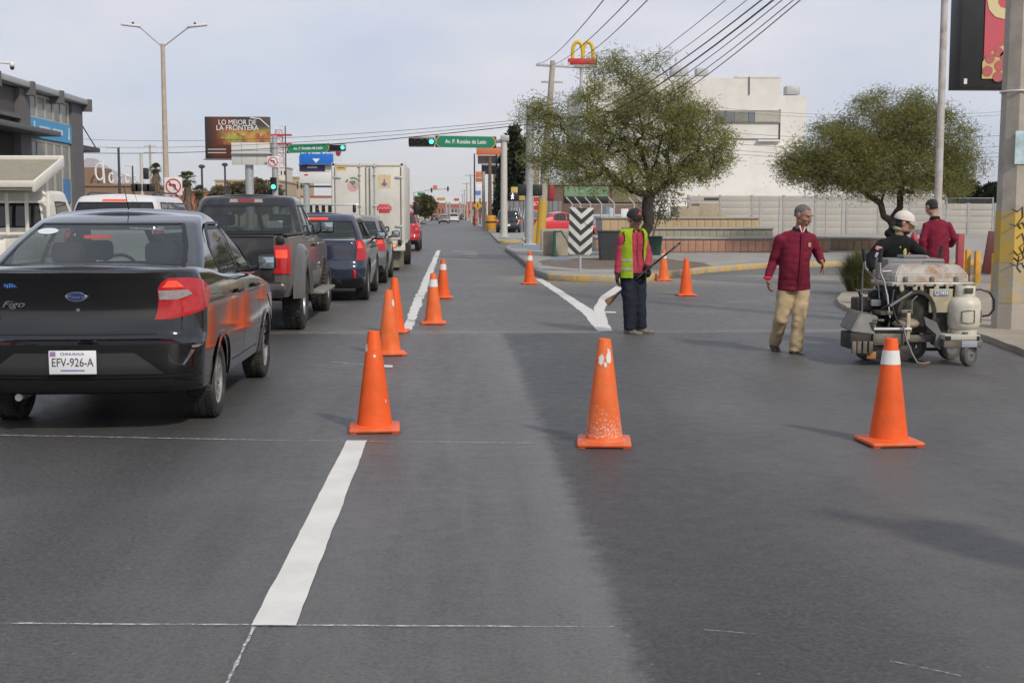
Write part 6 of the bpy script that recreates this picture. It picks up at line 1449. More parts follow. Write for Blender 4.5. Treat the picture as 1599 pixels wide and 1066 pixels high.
shopsign('brown and white picture sign under the wide orange sign', 746, 783, 243, 256, 151, mat('sign_brownmix', (.26, .20, .15), .7, var=.5, vscale=1.2))
shopsign('white topped dark sign lowest of the sign stack', 752, 783, 257, 272, 152, mat('sign_darkmix', (.10, .10, .10), .7, var=.6, vscale=1.2), sub=(M_SIGNW, .42, .10))
shopsign('square orange sign left of the wooden poles', 743, 757, 268, 284, 175, M_OR, sub=(M_SIGNW, -.1, .06))
shopsign('white sign with blue mark below the square orange sign', 740, 752, 288, 310, 185, M_SIGNW, sub=(mat('mark_blue', (.12, .2, .5), .6), -.1, .3))
shopsign('tall weathered panel sign beside the cypress trees', 812, 842, 249, 290, 118, mat('sign_weathered', (.30, .25, .18), .8, var=.5, vscale=.6))
shopsign('yellow painted sign below the weathered panel', 798, 820, 292, 313, 116, mat('sign_yellowmix', (.50, .38, .10), .7, var=.3, vscale=1))
Yd = 150; p0 = Vector((A(746, 320, Yd).x, Yd, .12)); t_ = thing('road_sign', 'yellow diamond warning sign down the right side', 'road sign', p0); zc = A(746, 321, Yd).z - .12
MB().tube([(0, .05, 0), (0, .05, zc)], .05, 8).build('post', M_GALV, t_); b_ = MB().box((0, 0, zc), (.72, .03, .72), Matrix.Rotation(R(45), 3, 'Y')).build('diamond', mat('warning_yellow', (.62, .36, .02), .5), t_); MB().box((0, -.02, zc), (.12, .02, .45)).build('symbol', M_SIGNK, b_)
for px, py, Y, m_, lb2, sz in ((767, 360, 118, mat('barrel_orange', (.58, .27, .03), .7), 'amber crate bin at the far right kerb', (1.0, .9, 1.35)), (742, 349, 175, mat('barrel_red', (.58, .12, .06), .7), 'red barrel beside the far right poles', (.7, .7, 1.3))):
    p0 = Vector((A(px, py, Y).x, Y, .12)); o = thing('street_bin', lb2, 'bin', p0); MB().lathe([(sz[0] * .45, 0), (sz[0] * .5, .1), (sz[0] * .5, sz[2] * .85), (sz[0] * .42, sz[2]), (0, sz[2])], 12).build('drum', m_, o); MB().lathe([(sz[0] * .52, sz[2] * .5), (sz[0] * .52, sz[2] * .6)], 12).build('band', M_SIGB, o)
# far cross-street: signal wire, overpass band, hoardings and a row of low buildings
Yf = 520
for k, (px0, px1, py0, m_, lb2) in enumerate(((600, 662, 322, M_CREAMB, 'cream low block at the far left end of the road'), (662, 694, 318, M_TERRA, 'reddish block behind the distant cars on the left'), (694, 725, 319, M_GREYC, 'grey block closing the far end of the road'), (718, 738, 322, M_OR, 'orange block at the far right end of the road'), (728, 760, 316, M_TERRA, 'tall reddish block behind the far right poles'))): simple_building(lb2, px0, px1, py0, Yf + 12 * k, 12, m_, (6, 1, .5, .4))
Yo = 480; a, b_ = A(640, 322, Yo), A(745, 322, Yo); t_ = thing('footbridge', 'reddish footbridge band across the far end of the road', 'bridge', ((a.x + b_.x) / 2, Yo, 0)); w = b_.x - a.x
MB().box((0, 0, a.z), (w, 3, 1.2), bev=.05).build('deck', mat('bridge_red', (.36, .11, .08), .8, var=.2), t_)
for x in (-w * .45, w * .45): MB().box((x, 0, a.z / 2), (1.2, 1.6, a.z)).build('pier', M_GREYC, t_)
for px0, px1, py0, py1, Y, m_, lb2 in ((633, 663, 309, 317, 430, M_SIGNW, 'white and red hoarding left of the far signals'), (668, 700, 306.5, 315.5, 440, M_SIGNW, 'white hoarding with food picture over the far road'), (700, 720, 308, 316, 445, M_SIGNW, 'white hoarding with red mark over the far road')):
    c, d = bxp(px0, px1, py0, py1, Y, .5); t_ = thing('billboard', lb2, 'billboard', (c.x, Y, 0)); pn = MB().box((0, 0, c.z), d).build('panel', m_, t_); MB().box((d[0] * .15, -.3, c.z + .1), (d[0] * .4, .1, d[2] * .5), bev=.04).build('picture', mat('hoarding_red', (.50, .07, .06), .6) if px0 != 668 else mat('hoarding_tan', (.45, .28, .08), .6), pn)
    for sx in (-.4, .4): MB().tube([(d[0] * sx, .3, 0), (d[0] * sx, .3, c.z)], .25, 8).build('post', M_GALV, t_)
Y2 = 270; p0 = Vector((A(646, 320, Y2).x, Y2, .15)); t_ = thing('traffic_signal', 'distant mast arm signal with small green sign over the far crossing', 'traffic light', p0)
fx2 = lambda px: A(px, 300, Y2).x - p0.x
fz2 = lambda py: A(680, py, Y2).z - .15
MB().tube([(0, 0, 0), (0, 0, fz2(301)), (fx2(675), 0, fz2(296)), (fx2(702), 0, fz2(294.5))], .10, 8).build('mast', M_GALV, t_)
for px, py in ((674, 297), (699.5, 295)): MB().box((fx2(px), -.2, fz2(py)), (.35, .3, 1.0), bev=.05).build('signal_housing', M_SIGB, t_)
MB().box((fx2(658), -.2, fz2(303)), (fx2(664) - fx2(652), .08, .62), bev=.02).build('name_sign', M_SIGNG, t_); octa(q2 := MB(), (fx2(679.5), -.25, fz2(292.5)), .50, .05); q2.build('red_sign', M_OR, t_, smooth=False)

# -- overhead cables
def cable(label, p, q_, sag, r=.012, m=M_SIGB, group='overhead cables'):
    pts = [Vector(p).lerp(Vector(q_), k / 24) - Vector((0, 0, sag * 4 * (k / 24) * (1 - k / 24))) for k in range(25)]
    base = pts[0].copy(); o = MB().tube([x - base for x in pts], r, 5).build('cable', m, loc=base); tag(o, label, 'cable', group)
polet = Vector((A(866, 101, G(843, 379, .12).y).x, G(843, 379, .12).y, A(866, 101, G(843, 379, .12).y).z))
for k, (px, py, tx, r_) in enumerate(((940, 0, 842, .010), (978, 0, 858, .010), (1008, 0, 888, .010))):
    e = A(px, py, 26); cable(['leftmost thin cable rising from the crossarm to the top edge', 'middle thin cable rising from the crossarm to the top edge', 'right thin cable rising from the crossarm to the top edge'][k], A(tx, 99 if tx != 858 else 103, polet.y), A(px + (px - tx) * .35, py - 40, 18), .25, r_)
for k, (px, tx, ty, r_) in enumerate(((1130, 985, 110, .006), (1160, 990, 118, .006), (1190, 1010, 145, .012), (1206, 1015, 150, .015), (1222, 1030, 160, .008), (1243, 1050, 172, .008), (1254, 1058, 180, .009))):
    e = A(px + (px - tx) * .3, -ty * .3, 17); cable(['thin cable leftmost of the bundle over the big tree', 'second thin cable of the bundle over the big tree', 'thick black cable left in the bundle over the big tree', 'thickest black cable in the bundle over the big tree', 'thin cable right of the thick pair over the big tree', 'second to last cable of the bundle over the big tree', 'rightmost cable of the bundle over the big tree'][k], A(855.5 - k * .5, 170 + k * 7, polet.y), e, .5 + .1 * k, r_)
for k, (ya, yb2) in enumerate(((238, 194), (228, 190), (216, 186))):
    cable(['lowest dark cable crossing the left sky to the right pole', 'middle cable crossing the left sky to the right pole', 'top thin cable crossing the left sky to the right pole'][k], A(100, ya, 105), A(826, yb2, 64), .55, .022 if k == 0 else .013)
for k, py in enumerate((168, 173, 205, 222, 232, 238)):
    cable('%s thin cable crossing behind the right tree' % ('topmost', 'second', 'third', 'fourth', 'fifth', 'lowest')[k], A(1080, py - 4, 100), A(1650, py, 96), .7, .014 if py > 200 else .010, M_DARKP, 'cables behind the right tree')
# ------------------------------------------------------------------ trees
def leaf_mat(name, c1, c2, c3):
    b = NB(name); f = b.noise(1.1, 4, .6); g = b.noise(14, 2, .5)
    col = b.mix(b.ramp(f, .35, .65), c1, c2); col = b.mix(b.ramp(g, .35, .7, 0, .8), col, c3)
    b.done(col, .65); b.b.inputs['Specular IOR Level'].default_value = .3
    t = b.n.new('ShaderNodeBsdfTranslucent'); x = b.n.new('ShaderNodeMixShader'); x.inputs[0].default_value = .45; b.l.new(col, t.inputs['Color'])
    b.l.new(b.b.outputs[0], x.inputs[1]); b.l.new(t.outputs[0], x.inputs[2]); b.l.new(x.outputs[0], b.n['Material Output'].inputs['Surface'])
    return b.m
M_LEAF = leaf_mat('mesquite_leaf', (.185, .215, .058), (.275, .295, .084), (.275, .245, .098))
M_LEAF2 = leaf_mat('dense_leaf', (.170, .192, .055), (.250, .260, .080), (.240, .215, .084))
M_PINE = leaf_mat('pine_leaf', (.018, .035, .018), (.035, .055, .026), (.03, .04, .02))
M_DRY = leaf_mat('dry_leaf', (.16, .12, .07), (.22, .17, .10), (.13, .12, .06))
M_PALM = leaf_mat('palm_leaf', (.060, .085, .028), (.095, .115, .040), (.16, .13, .07))
M_BARK = mat('bark_dark', (.040, .030, .023), .95, var=.4, vscale=6, bump=.4, bscale=25)
M_BARK2 = mat('bark_tan', (.16, .12, .085), .95, var=.3, vscale=5)
def ptmesh(name, V_, F_, m, parent):
    me = bpy.data.meshes.new(name); me.from_pydata(V_, [], F_); me.materials.append(m); return link(name, me, None, parent)
def make_tree(name, label, base, limbs, clumps, n_attr, n_leaf, r0, seed, lm, bark, leaf=(.085, .018), droop=.35, cat='tree', group=None, bare=0.0, ex=.42, spread=.24):
    rnd = random.Random(seed); t_ = thing(name, label, cat, base, 0, group)
    N, P_ = [Vector((0, 0, 0))], [-1]
    for pl in limbs:                                 # hand-placed trunk and limbs
        a = min(range(len(N)), key=lambda i: (N[i] - Vector(pl[0])).length); cur = a; prev = N[a]
        for q_ in pl[1:] if (N[a] - Vector(pl[0])).length < .3 else pl:
            q_ = Vector(q_); n = max(1, int((q_ - prev).length / .28)); st = prev.copy()
            for k in range(1, n + 1):
                w = st.lerp(q_, k / n) + Vector((rnd.gauss(0, .025), rnd.gauss(0, .025), rnd.gauss(0, .02))); N.append(w); P_.append(cur); cur = len(N) - 1
            prev = q_
    trunk_n = len(N); fork = Vector(limbs[0][-1])
    tot = sum(c[2] for c in clumps); att = []
    for c, rad, wgt in clumps:
        for _ in range(int(n_attr * wgt / tot)):
            while True:
                v = Vector((rnd.uniform(-1, 1), rnd.uniform(-1, 1), rnd.uniform(-1, 1)))
                if .25 < v.length < 1: break
            att.append(Vector(c) + Vector((v.x * rad[0], v.y * rad[1], v.z * rad[2])))
    att.sort(key=lambda p: (p - fork).length); tips = []
    for p in att:
        best, bd = 0, 1e9
        for i in range(4, len(N)):
            d = (N[i] - p).length_squared
            if N[i].z > p.z + .3: d *= 1.6
            if d < bd: bd, best = d, i
        cur = best; st = N[best].copy(); ln = math.sqrt(bd); n = max(2, int(ln / .22)); path = []
        par = N[best] - N[P_[best]] if P_[best] >= 0 else Vector((0, 0, 1)); par = par.normalized() * ln * .35
        for k in range(1, n + 1):
            u = k / n; w = st.lerp(p, u) + par * (u * (1 - u) * 1.6) + Vector((0, 0, .12 * ln * u * (1 - u) * 4)) + Vector((rnd.gauss(0, .03), rnd.gauss(0, .03), rnd.gauss(0, .025)))
            N.append(w); P_.append(cur); cur = len(N) - 1; path.append(cur)
        tips.append(path)
    cnt = [0] * len(N)
    for path in tips:
        i = path[-1]
        while i >= 0: cnt[i] += 1; i = P_[i]
    mx = max(cnt[:3]) or 1
    rad = [max(.005, r0 * (c / mx) ** ex) for c in cnt]
    def tubes(idx, sides):
        V_, F_ = [], []
        for i in idx:
            a, b_ = N[P_[i]], N[i]; d = b_ - a
            if d.length < 1e-5: continue
            d.normalize(); U = d.orthogonal().normalized(); W = d.cross(U); ra, rb = min(rad[P_[i]], rad[i] * 1.35), rad[i]; o = len(V_)
            for c, r_ in ((a - d * ra * .3, ra), (b_, rb)):
                for k in range(sides): an = 2 * math.pi * k / sides; V_.append(c + (U * math.cos(an) + W * math.sin(an)) * r_)
            for k in range(sides): F_.append((o + k, o + (k + 1) % sides, o + sides + (k + 1) % sides, o + sides + k))
        return V_, F_
    V_, F_ = tubes(range(1, trunk_n), 9); tr = ptmesh('trunk', V_, F_, bark, t_)
    for p in tr.data.polygons: p.use_smooth = True
    V_, F_ = tubes(range(trunk_n, len(N)), 4); ptmesh('branches', V_, F_, bark, t_)
    V_, F_ = [], []; per = max(1, n_leaf // max(1, len(tips)))
    for path in tips:
        if rnd.random() < bare: continue
        m = len(path)
        dens = rnd.uniform(.15, 2.0)
        for _ in range(int(per * dens)):
            i = path[min(m - 1, int((rnd.random() ** .6) * m))]; s_ = N[i] + Vector((rnd.gauss(0, spread), rnd.gauss(0, spread), rnd.gauss(0, spread * .62) - .04))
            d = Vector((rnd.gauss(0, 1), rnd.gauss(0, 1), rnd.gauss(0, .7) - droop)).normalized(); w = d.cross(Vector((rnd.gauss(0, 1), rnd.gauss(0, 1), rnd.gauss(0, 1)))).normalized()
            l_, ww = leaf[0] * rnd.uniform(.6, 1.4), leaf[1] * rnd.uniform(.7, 1.3); o = len(V_)
            V_ += [s_ - w * ww * .3, s_ + w * ww * .3, s_ + d * l_ * .6 + w * ww * .5, s_ + d * l_, s_ + d * l_ * .6 - w * ww * .5]; F_.append((o, o + 1, o + 2, o + 3, o + 4))
    ptmesh('crown', V_, F_, lm, t_); return t_
# big mesquite on the plaza
b0 = G(1004, 402, .13); Yt = b0.y
def T(px, py, dy=0.0): p = A(px, py, Yt + dy); return (p.x - b0.x, dy, p.z - .13)
def clump(px, py, rx, ry, w, dy=0.0, ryy=None): c = T(px, py, dy); k = (Yt + dy) / 2000; return (c, (rx * k, (ryy or rx * .9) * k, ry * k), w)
make_tree('mesquite_tree', 'large spreading mesquite tree on the plaza behind the vest worker', b0,
    [[(0, 0, 0), T(999, 380), T(1012, 350), T(1011, 318), T(1012, 305)], [T(1012, 310), T(985, 295, -.3), T(950, 265, -.6), T(905, 245, -1)], [T(1012, 308), T(1010, 270, .3), T(995, 220, .2), T(975, 160, .4)], [T(1012, 308), T(1050, 280, -.3), T(1075, 245, -.5), T(1105, 225, -.5)], [T(1010, 280), T(1030, 230, .8), T(1045, 175, 1.0)], [T(985, 295), T(960, 285, 1.2), T(900, 262, 1.6), T(850, 235, 1.2)], [T(1050, 280), T(1085, 272, .8), T(1120, 255, .6)]],
    [clump(905, 200, 62, 62, 5), clump(850, 210, 42, 55, 2.6), clump(890, 258, 62, 34, 3.2), clump(965, 150, 62, 68, 5), clump(1030, 175, 62, 68, 5), clump(1070, 190, 50, 52, 3), clump(985, 235, 70, 52, 5, .8), clump(1085, 248, 55, 36, 2.6), clump(1118, 225, 36, 50, 1.6), clump(1095, 215, 45, 55, 2.4), clump(960, 275, 75, 24, 3), clump(985, 95, 55, 26, 1.0), clump(1065, 275, 40, 30, 1.2), clump(835, 175, 26, 22, .7)],
    800, 76000, .185, 4, M_LEAF, M_BARK, (.122, .0195), bare=.13, spread=.22, ex=.52)
b1 = Vector((A(1393, 400, 46).x, 46, .13)); Yt = 46.0; b0 = b1
make_tree('acacia_tree', 'dense rounded acacia tree in front of the white building', b1,
    [[(0, 0, 0), T(1392, 372), T(1395, 350), T(1393, 345)], [T(1393, 348), T(1380, 338), T(1376, 318), T(1360, 305)], [T(1393, 346), T(1406, 325), T(1405, 305), T(1412, 285)], [T(1360, 305), T(1320, 280, -.4), T(1270, 262, -.6)], [T(1412, 285), T(1450, 250, .4), T(1500, 230, .5)], [T(1410, 295), T(1400, 240, .3), T(1395, 190, .2)]],
    [clump(1300, 235, 72, 48, 5), clump(1262, 262, 52, 24, 2.6), clump(1370, 205, 62, 62, 5.5), clump(1430, 195, 55, 55, 4.5), clump(1470, 225, 52, 62, 4.5), clump(1390, 262, 85, 38, 5.5), clump(1340, 250, 66, 46, 4), clump(1500, 250, 36, 42, 2.2), clump(1480, 275, 45, 24, 1.8), clump(1310, 205, 35, 25, 1.0), clump(1440, 160, 32, 22, .7), clump(1330, 285, 70, 20, 2.4), clump(1440, 292, 70, 18, 2.2)],
    820, 98000, .165, 9, M_LEAF2, M_BARK, (.122, .020), spread=.25, ex=.54)
# oleander-like shrub by the trunk
b2 = G(1022, 396, .13); b0 = b2; Yt = b2.y
make_tree('oleander_shrub', 'slim long-leaved shrub growing from the green planter', (b2.x, b2.y + .5, .6), [[(0, 0, 0), (.1, 0, .6), (.25, 0, 1.2)]], [((.35, 0, 1.7), (.75, .6, .8), 3), ((.1, 0, 1.1), (.5, .4, .4), 1)], 40, 900, .03, 3, leaf_mat('oleander_leaf', (.075, .095, .045), (.11, .13, .065), (.12, .12, .08)), M_BARK2, (.20, .035), .5, cat='shrub')
# cypress-like dark trees and far trees
def conifer(name, label, px, pt, Y, wpx, seed, n=9000, m=M_PINE, group='dark trees beyond the road', zb=.1, shape='cone', cat='tree'):
    rnd = random.Random(seed); x = A(px, 300, Y).x; hgt = A(px, pt, Y).z - zb; rad = wpx * Y / 2000 / 2; t_ = thing(name, label, cat, (x, Y, zb), 0, group)
    MB().tube([(0, 0, 0), (.05, 0, hgt * .5), (0, 0, hgt * .93)], [hgt * .022, hgt * .014, .02], 8).build('trunk', M_BARK2, t_)
    V_, F_ = [], []; cl = [(rnd.random() ** 1.0, rnd.uniform(0, 6.28), rnd.random() ** .5) for _ in range(150)]
    for _ in range(n):
        u, a, q_ = rnd.choice(cl); env = (1 - u) ** .75 if shape == 'cone' else math.sqrt(max(0, 1 - (2 * u - 1) ** 2))
        z = hgt * ((.12 + .88 * u) if shape == 'cone' else (.32 + .66 * u)); r_ = rad * (env + .05) * q_
        s_ = Vector((math.cos(a) * r_, math.sin(a) * r_, z)) + Vector((rnd.gauss(0, rad * .16), rnd.gauss(0, rad * .16), rnd.gauss(0, hgt * .022)))
        d = Vector((rnd.gauss(0, 1), rnd.gauss(0, 1), rnd.gauss(.1, .8))).normalized(); w = d.cross(Vector((rnd.gauss(0, 1), rnd.gauss(0, 1), 1))).normalized(); l_ = rnd.uniform(.18, .42) * Y / 110; ww = l_ * .38; o = len(V_)
        V_ += [s_ - w * ww, s_ + d * l_, s_ + w * ww, s_ - d * l_ * .4]; F_.append((o, o + 1, o + 2, o + 3))
    ptmesh('crown', V_, F_, m, t_); return t_
conifer('cypress_tree', 'tall dark pine behind the right signal poles', 803, 203, 118, 40, 1, 10000)
conifer('cypress_tree', 'lower dark pine right of the tall pine', 822, 222, 126, 34, 2, 6000)
conifer('cypress_tree', 'dark pine below the orange signs', 788, 245, 150, 34, 12, 6000)
conifer('broad_tree', 'dark green tree at the end of the plank wall', 1506, 280, 120, 46, 3, 6000, M_PINE, shape='round')
conifer('broad_tree', 'brownish tree top between wall end and right pole', 1530, 292, 125, 40, 4, 4000, M_DRY, shape='round')
conifer('broad_tree', 'small dark tree beside the right concrete pole', 1550, 287, 118, 34, 5, 4000, M_PINE, shape='round')
conifer('broad_tree', 'olive tree on the far median beside the distant cars', 663, 306, 205, 26, 6, 5000, leaf_mat('olive_leaf', (.10, .10, .035), (.15, .14, .05), (.16, .13, .06)), None, shape='round')
for k, (px, pt, Y, w_) in enumerate(((345, 290, 150, 34), (372, 286, 155, 40), (402, 281, 150, 44), (424, 288, 158, 34))):
    conifer('dry_shrub', ['dry bare shrub leftmost under the billboard', 'dry shrub left of the billboard column', 'large dry shrub right of the billboard column', 'dry shrub beside the left signal mast'][k], px, pt, Y, w_, 30 + k, 1600, M_DRY, 'dry shrubs under the billboard', shape='round', cat='shrub')
def palm(label, px, pt, Y, wpx, seed):
    rnd = random.Random(seed); x = A(px, 300, Y).x; z = A(px, pt, Y).z; rad = wpx * Y / 2000 / 2; hz = z - rad * .9
    t_ = thing('palm_tree', label, 'palm', (x, Y, .12), 0, 'fan palms on the far left'); hz -= .12
    q = MB(); q.tube([(0, 0, 0), (.04, 0, hz * .5), (0, 0, hz)], [.30, .24, .22], 10); q.build('trunk', M_BARK2, t_)
    q = MB()
    for k in range(40): a = rnd.uniform(0, 6.28); zz = rnd.uniform(.55, .98) * hz; q.tube([(math.cos(a) * .2, math.sin(a) * .2, zz), (math.cos(a) * .42, math.sin(a) * .42, zz - .45)], [.05, .01], 4)
    q.build('dry_skirt', M_BARK2, t_); V_, F_ = [], []
    for k in range(34):
        a = rnd.uniform(0, 6.28); el = rnd.uniform(-.5, 1.4); d = Vector((math.cos(a) * math.cos(el), math.sin(a) * math.cos(el), math.sin(el))); ln = rad * rnd.uniform(.45, .62); hub = Vector((0, 0, hz)) + d * ln
        U = d.cross(Vector((0, 0, 1))).normalized(); W = U.cross(d)
        for j in range(13):
            an = R(-75 + j * 12.5); f = (d * math.cos(an) + U * math.sin(an)).normalized(); tip = hub + f * rad * .55 - Vector((0, 0, .12 * rad)); s_ = f.cross(W).normalized() * .035 * rad; o = len(V_); V_ += [hub - s_ * .3, hub + f * rad * .3 - s_, tip, hub + f * rad * .3 + s_]; F_.append((o, o + 1, o + 2, o + 3))
        o = len(V_); V_ += [Vector((0, 0, hz)) - U * .02, Vector((0, 0, hz)) + U * .02, hub + U * .02, hub - U * .02]; F_.append((o, o + 1, o + 2, o + 3))
    ptmesh('fronds', V_, F_, M_PALM, t_)
palm('fan palm left of the street lamp', 244, 254, 90, 22, 1); palm('fan palm right of the no left turn sign', 293, 266, 85, 32, 2); palm('lower fan palm left of the black pickup roof', 312, 288, 80, 28, 3)
# ------------------------------------------------------------------ people
M_SKIN = mat('skin_tan', (.40, .225, .145), .55, var=.12, vscale=30, sss=.15)
M_SKIN2 = mat('skin_brown', (.31, .165, .105), .55, var=.15, vscale=30, sss=.15)
def cloth(name, col, var=.18, vs=9): return mat(name, col, .88, spec=.25, var=var, vscale=vs, bump=.12, bscale=22)
SCR = bpy.data.scenes.new('scratch')
def remesh(q, voxel, smooth=3, wr=0.0, seed=0, name='m', fold=(6, 6, 20)):
    me = q.mesh(name, smooth=False); o = bpy.data.objects.new('tmp', me); SCR.collection.objects.link(o)
    m = o.modifiers.new('r', 'REMESH'); m.mode = 'VOXEL'; m.voxel_size = voxel
    if smooth: s_ = o.modifiers.new('s', 'SMOOTH'); s_.iterations = smooth; s_.factor = .5
    vl = SCR.view_layers[0]; vl.update()
    out = bpy.data.meshes.new_from_object(o.evaluated_get(vl.depsgraph))
    bpy.data.objects.remove(o); bpy.data.meshes.remove(me); out.name = name
    if wr:
        off = Vector((seed * 3.1, seed * 1.7, seed))
        for v in out.vertices:
            p = v.co; w = noise.noise(Vector((p.x * fold[0], p.y * fold[1], p.z * fold[2])) + off) * .5 + abs(noise.noise(Vector((p.x * 7 + p.z * 8, p.y * 6, p.z * 10 - p.x * 7)) + off)) * 1.0 - .25
            v.co = p + v.normal * w * wr
    for p in out.polygons: p.use_smooth = True
    return out
def hand(q, w, d, n, th, curl=.35, s=1.0, fat=0.0):
    """palm and five fingers: w wrist, d finger direction, n palm normal (fingers curl towards it), th thumb side (+1/-1)"""
    d = d.normalized(); n = (n - d * n.dot(d)).normalized(); sd_ = d.cross(n); rot = Matrix((sd_, n, d)).transposed()
    q.sph(w + d * .048 * s, ((.041 + fat) * s, (.016 + fat) * s, .056 * s), rot, 12, 8)
    for i, ln in enumerate((.060, .074, .080, .070)):
        k = -1.5 + i; k *= th; p = w + d * (.088 - abs(k) * .004) * s + sd_ * k * .0205 * s; di = (d + sd_ * k * .06).normalized(); r_ = (.0092 + fat * .7) * s; pts = [p - di * .02 * s, p]; a = 0
        for seg, f in enumerate((.45, .32, .23)):
            a += curl * (.9 if seg == 0 else 1.1); v = di * math.cos(a) + n * math.sin(a); p = p + v * ln * f * s; pts.append(p)
        q.tube(pts, [r_, r_, r_ * .96, r_ * .9, r_ * .72], 8)
    p = w + d * .022 * s + sd_ * th * .030 * s; v = (d * .75 + sd_ * th * .75 + n * .35).normalized(); v2 = (d * .95 + sd_ * th * .30 + n * .55).normalized()
    q.tube([p - v * .015 * s, p + v * .04 * s, p + v * .04 * s + v2 * .032 * s, p + v * .04 * s + v2 * .055 * s], [(.013 + fat) * s, (.0115 + fat * .7) * s, (.010 + fat * .7) * s, .008 * s], 8)
def bez(a, b, c, t): return a * (1 - t) ** 2 + b * 2 * t * (1 - t) + c * t * t
class Person:
    def __init__(s, label, loc, J, face, head_dir, skin, scale=1.0, belly=0.0):
        s.t = thing('person', label, 'person', loc); s.J = {k: Vector(v) for k, v in J.items()}; s.f = Vector((face[0], face[1], 0)).normalized(); s.w = Vector((-s.f.y, s.f.x, 0)); s.skin = skin; s.belly = belly
        # s.w points to the person's left-hand side
        hd = Vector(head_dir).normalized(); hx = hd.cross(Vector((0, 0, 1))).normalized(); hz = hx.cross(hd); s.hm = Matrix((hx, hd, hz)).transposed() @ Matrix.Diagonal((1.08, 1.08, 1.08)); s.hc = s.J['head']
        s.k = scale
    def torso(s, q, grow, z0=0.0, z1=1.0, n=12, flare=0.0):
        J = s.J; rings = []
        tab_w = [(0, .165), (.18, .165), (.42, .158), (.68, .172), (.80, .165), (.90, .125), (1.0, .062)]; tab_d = [(0, .105), (.18, .115 + s.belly * .5), (.42, .112 + s.belly), (.7, .118 + s.belly * .35), (.84, .10), (.93, .085), (1.0, .062)]
        for i in range(n + 1):
            t = lerp(z0, z1, i / n); c = bez(J['pelvis'], J['chest'], J['neck'], max(t, 0)) if t >= 0 else J['pelvis'] + Vector((0, 0, t * .55))
            fl = flare * max(0, .35 - t)
            hw, hd = sinterp(tab_w, max(t, 0)) * s.k, sinterp(tab_d, max(t, 0)) * s.k
            rings.append((c + s.f * s.belly * .45 * math.exp(-((t - .35) / .3) ** 2), s.w * (hw + grow + fl), s.f * (hd + grow + fl)))
        q.loft(rings)
    def front(s, t, x, grow):            # point on the front of the torso surface, x metres to the person's left
        tab_w = [(0, .165), (.18, .165), (.42, .158), (.68, .172), (.80, .165), (.90, .125), (1.0, .062)]; tab_d = [(0, .105), (.18, .115 + s.belly * .5), (.42, .112 + s.belly), (.7, .118 + s.belly * .35), (.84, .10), (.93, .085), (1.0, .062)]
        c = bez(s.J['pelvis'], s.J['chest'], s.J['neck'], max(t, 0)) if t >= 0 else s.J['pelvis'] + Vector((0, 0, t * .55))
        hw, hd = sinterp(tab_w, max(t, 0)) * s.k + grow, sinterp(tab_d, max(t, 0)) * s.k + grow
        return c + s.f * (s.belly * .45 * math.exp(-((t - .35) / .3) ** 2) + hd * math.sqrt(max(.05, 1 - (x / hw) ** 2))) + s.w * x
    def placket(s, m, grow, parent, t0=-.06, t1=.92, w=.018):
        q = MB(); g = []
        for k in range(24):
            t = lerp(t0, t1, k / 23); g.append([q.bm.verts.new(s.front(t, x, grow + o)) for x, o in ((-w, -.004), (-w * .9, .006), (w * .9, .006), (w, -.004))])
        for a_, b_ in zip(g, g[1:]):
            for j in range(3): q.bm.faces.new((a_[j], a_[j + 1], b_[j + 1], b_[j]))
        q.build('placket', m, parent)
    def limb(s, q, pts, rad, n=12):
        P, r_ = [], []
        for i in range(len(pts) - 1):
            for k in range(5): t = k / 5; P.append(pts[i].lerp(pts[i + 1], t)); r_.append(lerp(rad[i], rad[i + 1], t))
        P.append(pts[-1]); r_.append(rad[-1]); q.tube(P, r_, n)
        for p, rr in zip(pts[1:-1], rad[1:-1]): q.sph(p, rr * 1.02)
    def body(s, hands):
        J = s.J; q = MB(); s.torso(q, -.012)
        for e in 'ab':
            s.limb(q, [J['s' + e], J['e' + e], J['w' + e]], [.045, .036, .025]); s.limb(q, [J['h' + e], J['k' + e], J['n' + e]], [.07, .048, .034])
            d, n_, th, curl = hands[e]; hand(q, J['w' + e], Vector(d), Vector(n_), th, curl)
            q.sph(J['n' + e] + Vector((0, 0, -.03)), (.04, .04, .04))
        q.tube([J['neck'] - Vector((0, 0, .05)), J['neck'].lerp(s.hc, .5), s.hc + s.hm @ Vector((0, -.02, -.03))], [.062, .054, .052], 12)
        H = lambda x, y, z: s.hc + s.hm @ Vector((x, y, z))
        for c, r_ in (((0, -.012, .026), (.073, .091, .080)), ((0, .028, -.03), (.061, .066, .085)), ((0, .048, -.094), (.036, .032, .026)), ((.034, .012, -.062), (.028, .045, .040)), ((-.034, .012, -.062), (.028, .045, .040)), ((0, .096, -.018), (.0135, .020, .028)), ((0, .108, -.034), (.017, .014, .012)), ((0, .080, .024), (.054, .018, .011)), ((.037, .066, -.025), (.023, .022, .020)), ((-.037, .066, -.025), (.023, .022, .020)), ((.077, -.006, -.006), (.011, .022, .033)), ((-.077, -.006, -.006), (.011, .022, .033)), ((0, .087, -.066), (.024, .014, .013))):
            q.sph(H(*c), r_, s.hm)
        b_ = link('body', remesh(q, .0082, 2, name='body'), s.skin, s.t); dk = mat('eye_dark', (.02, .014, .01), .25); lip = mat('lip', (.20, .075, .06), .5)
        for x in (-.030, .030):
            MB().sph(H(x, .0815, .002), (.0125, .007, .006), s.hm).build('eye', mat('eye_white', (.5, .47, .44), .3), s.t); MB().sph(H(x, .0865, .002), (.006, .004, .0055), s.hm).build('iris', dk, s.t)
        MB().sph(H(0, .0985, -.066), (.023, .005, .0055), s.hm).build('mouth', lip, s.t)
        return b_
    def brows(s, m):
        for x in (-.031, .031): MB().sph(s.hc + s.hm @ Vector((x, .0925, .024)), (.021, .006, .0045), s.hm).build('eyebrow', m, s.t)
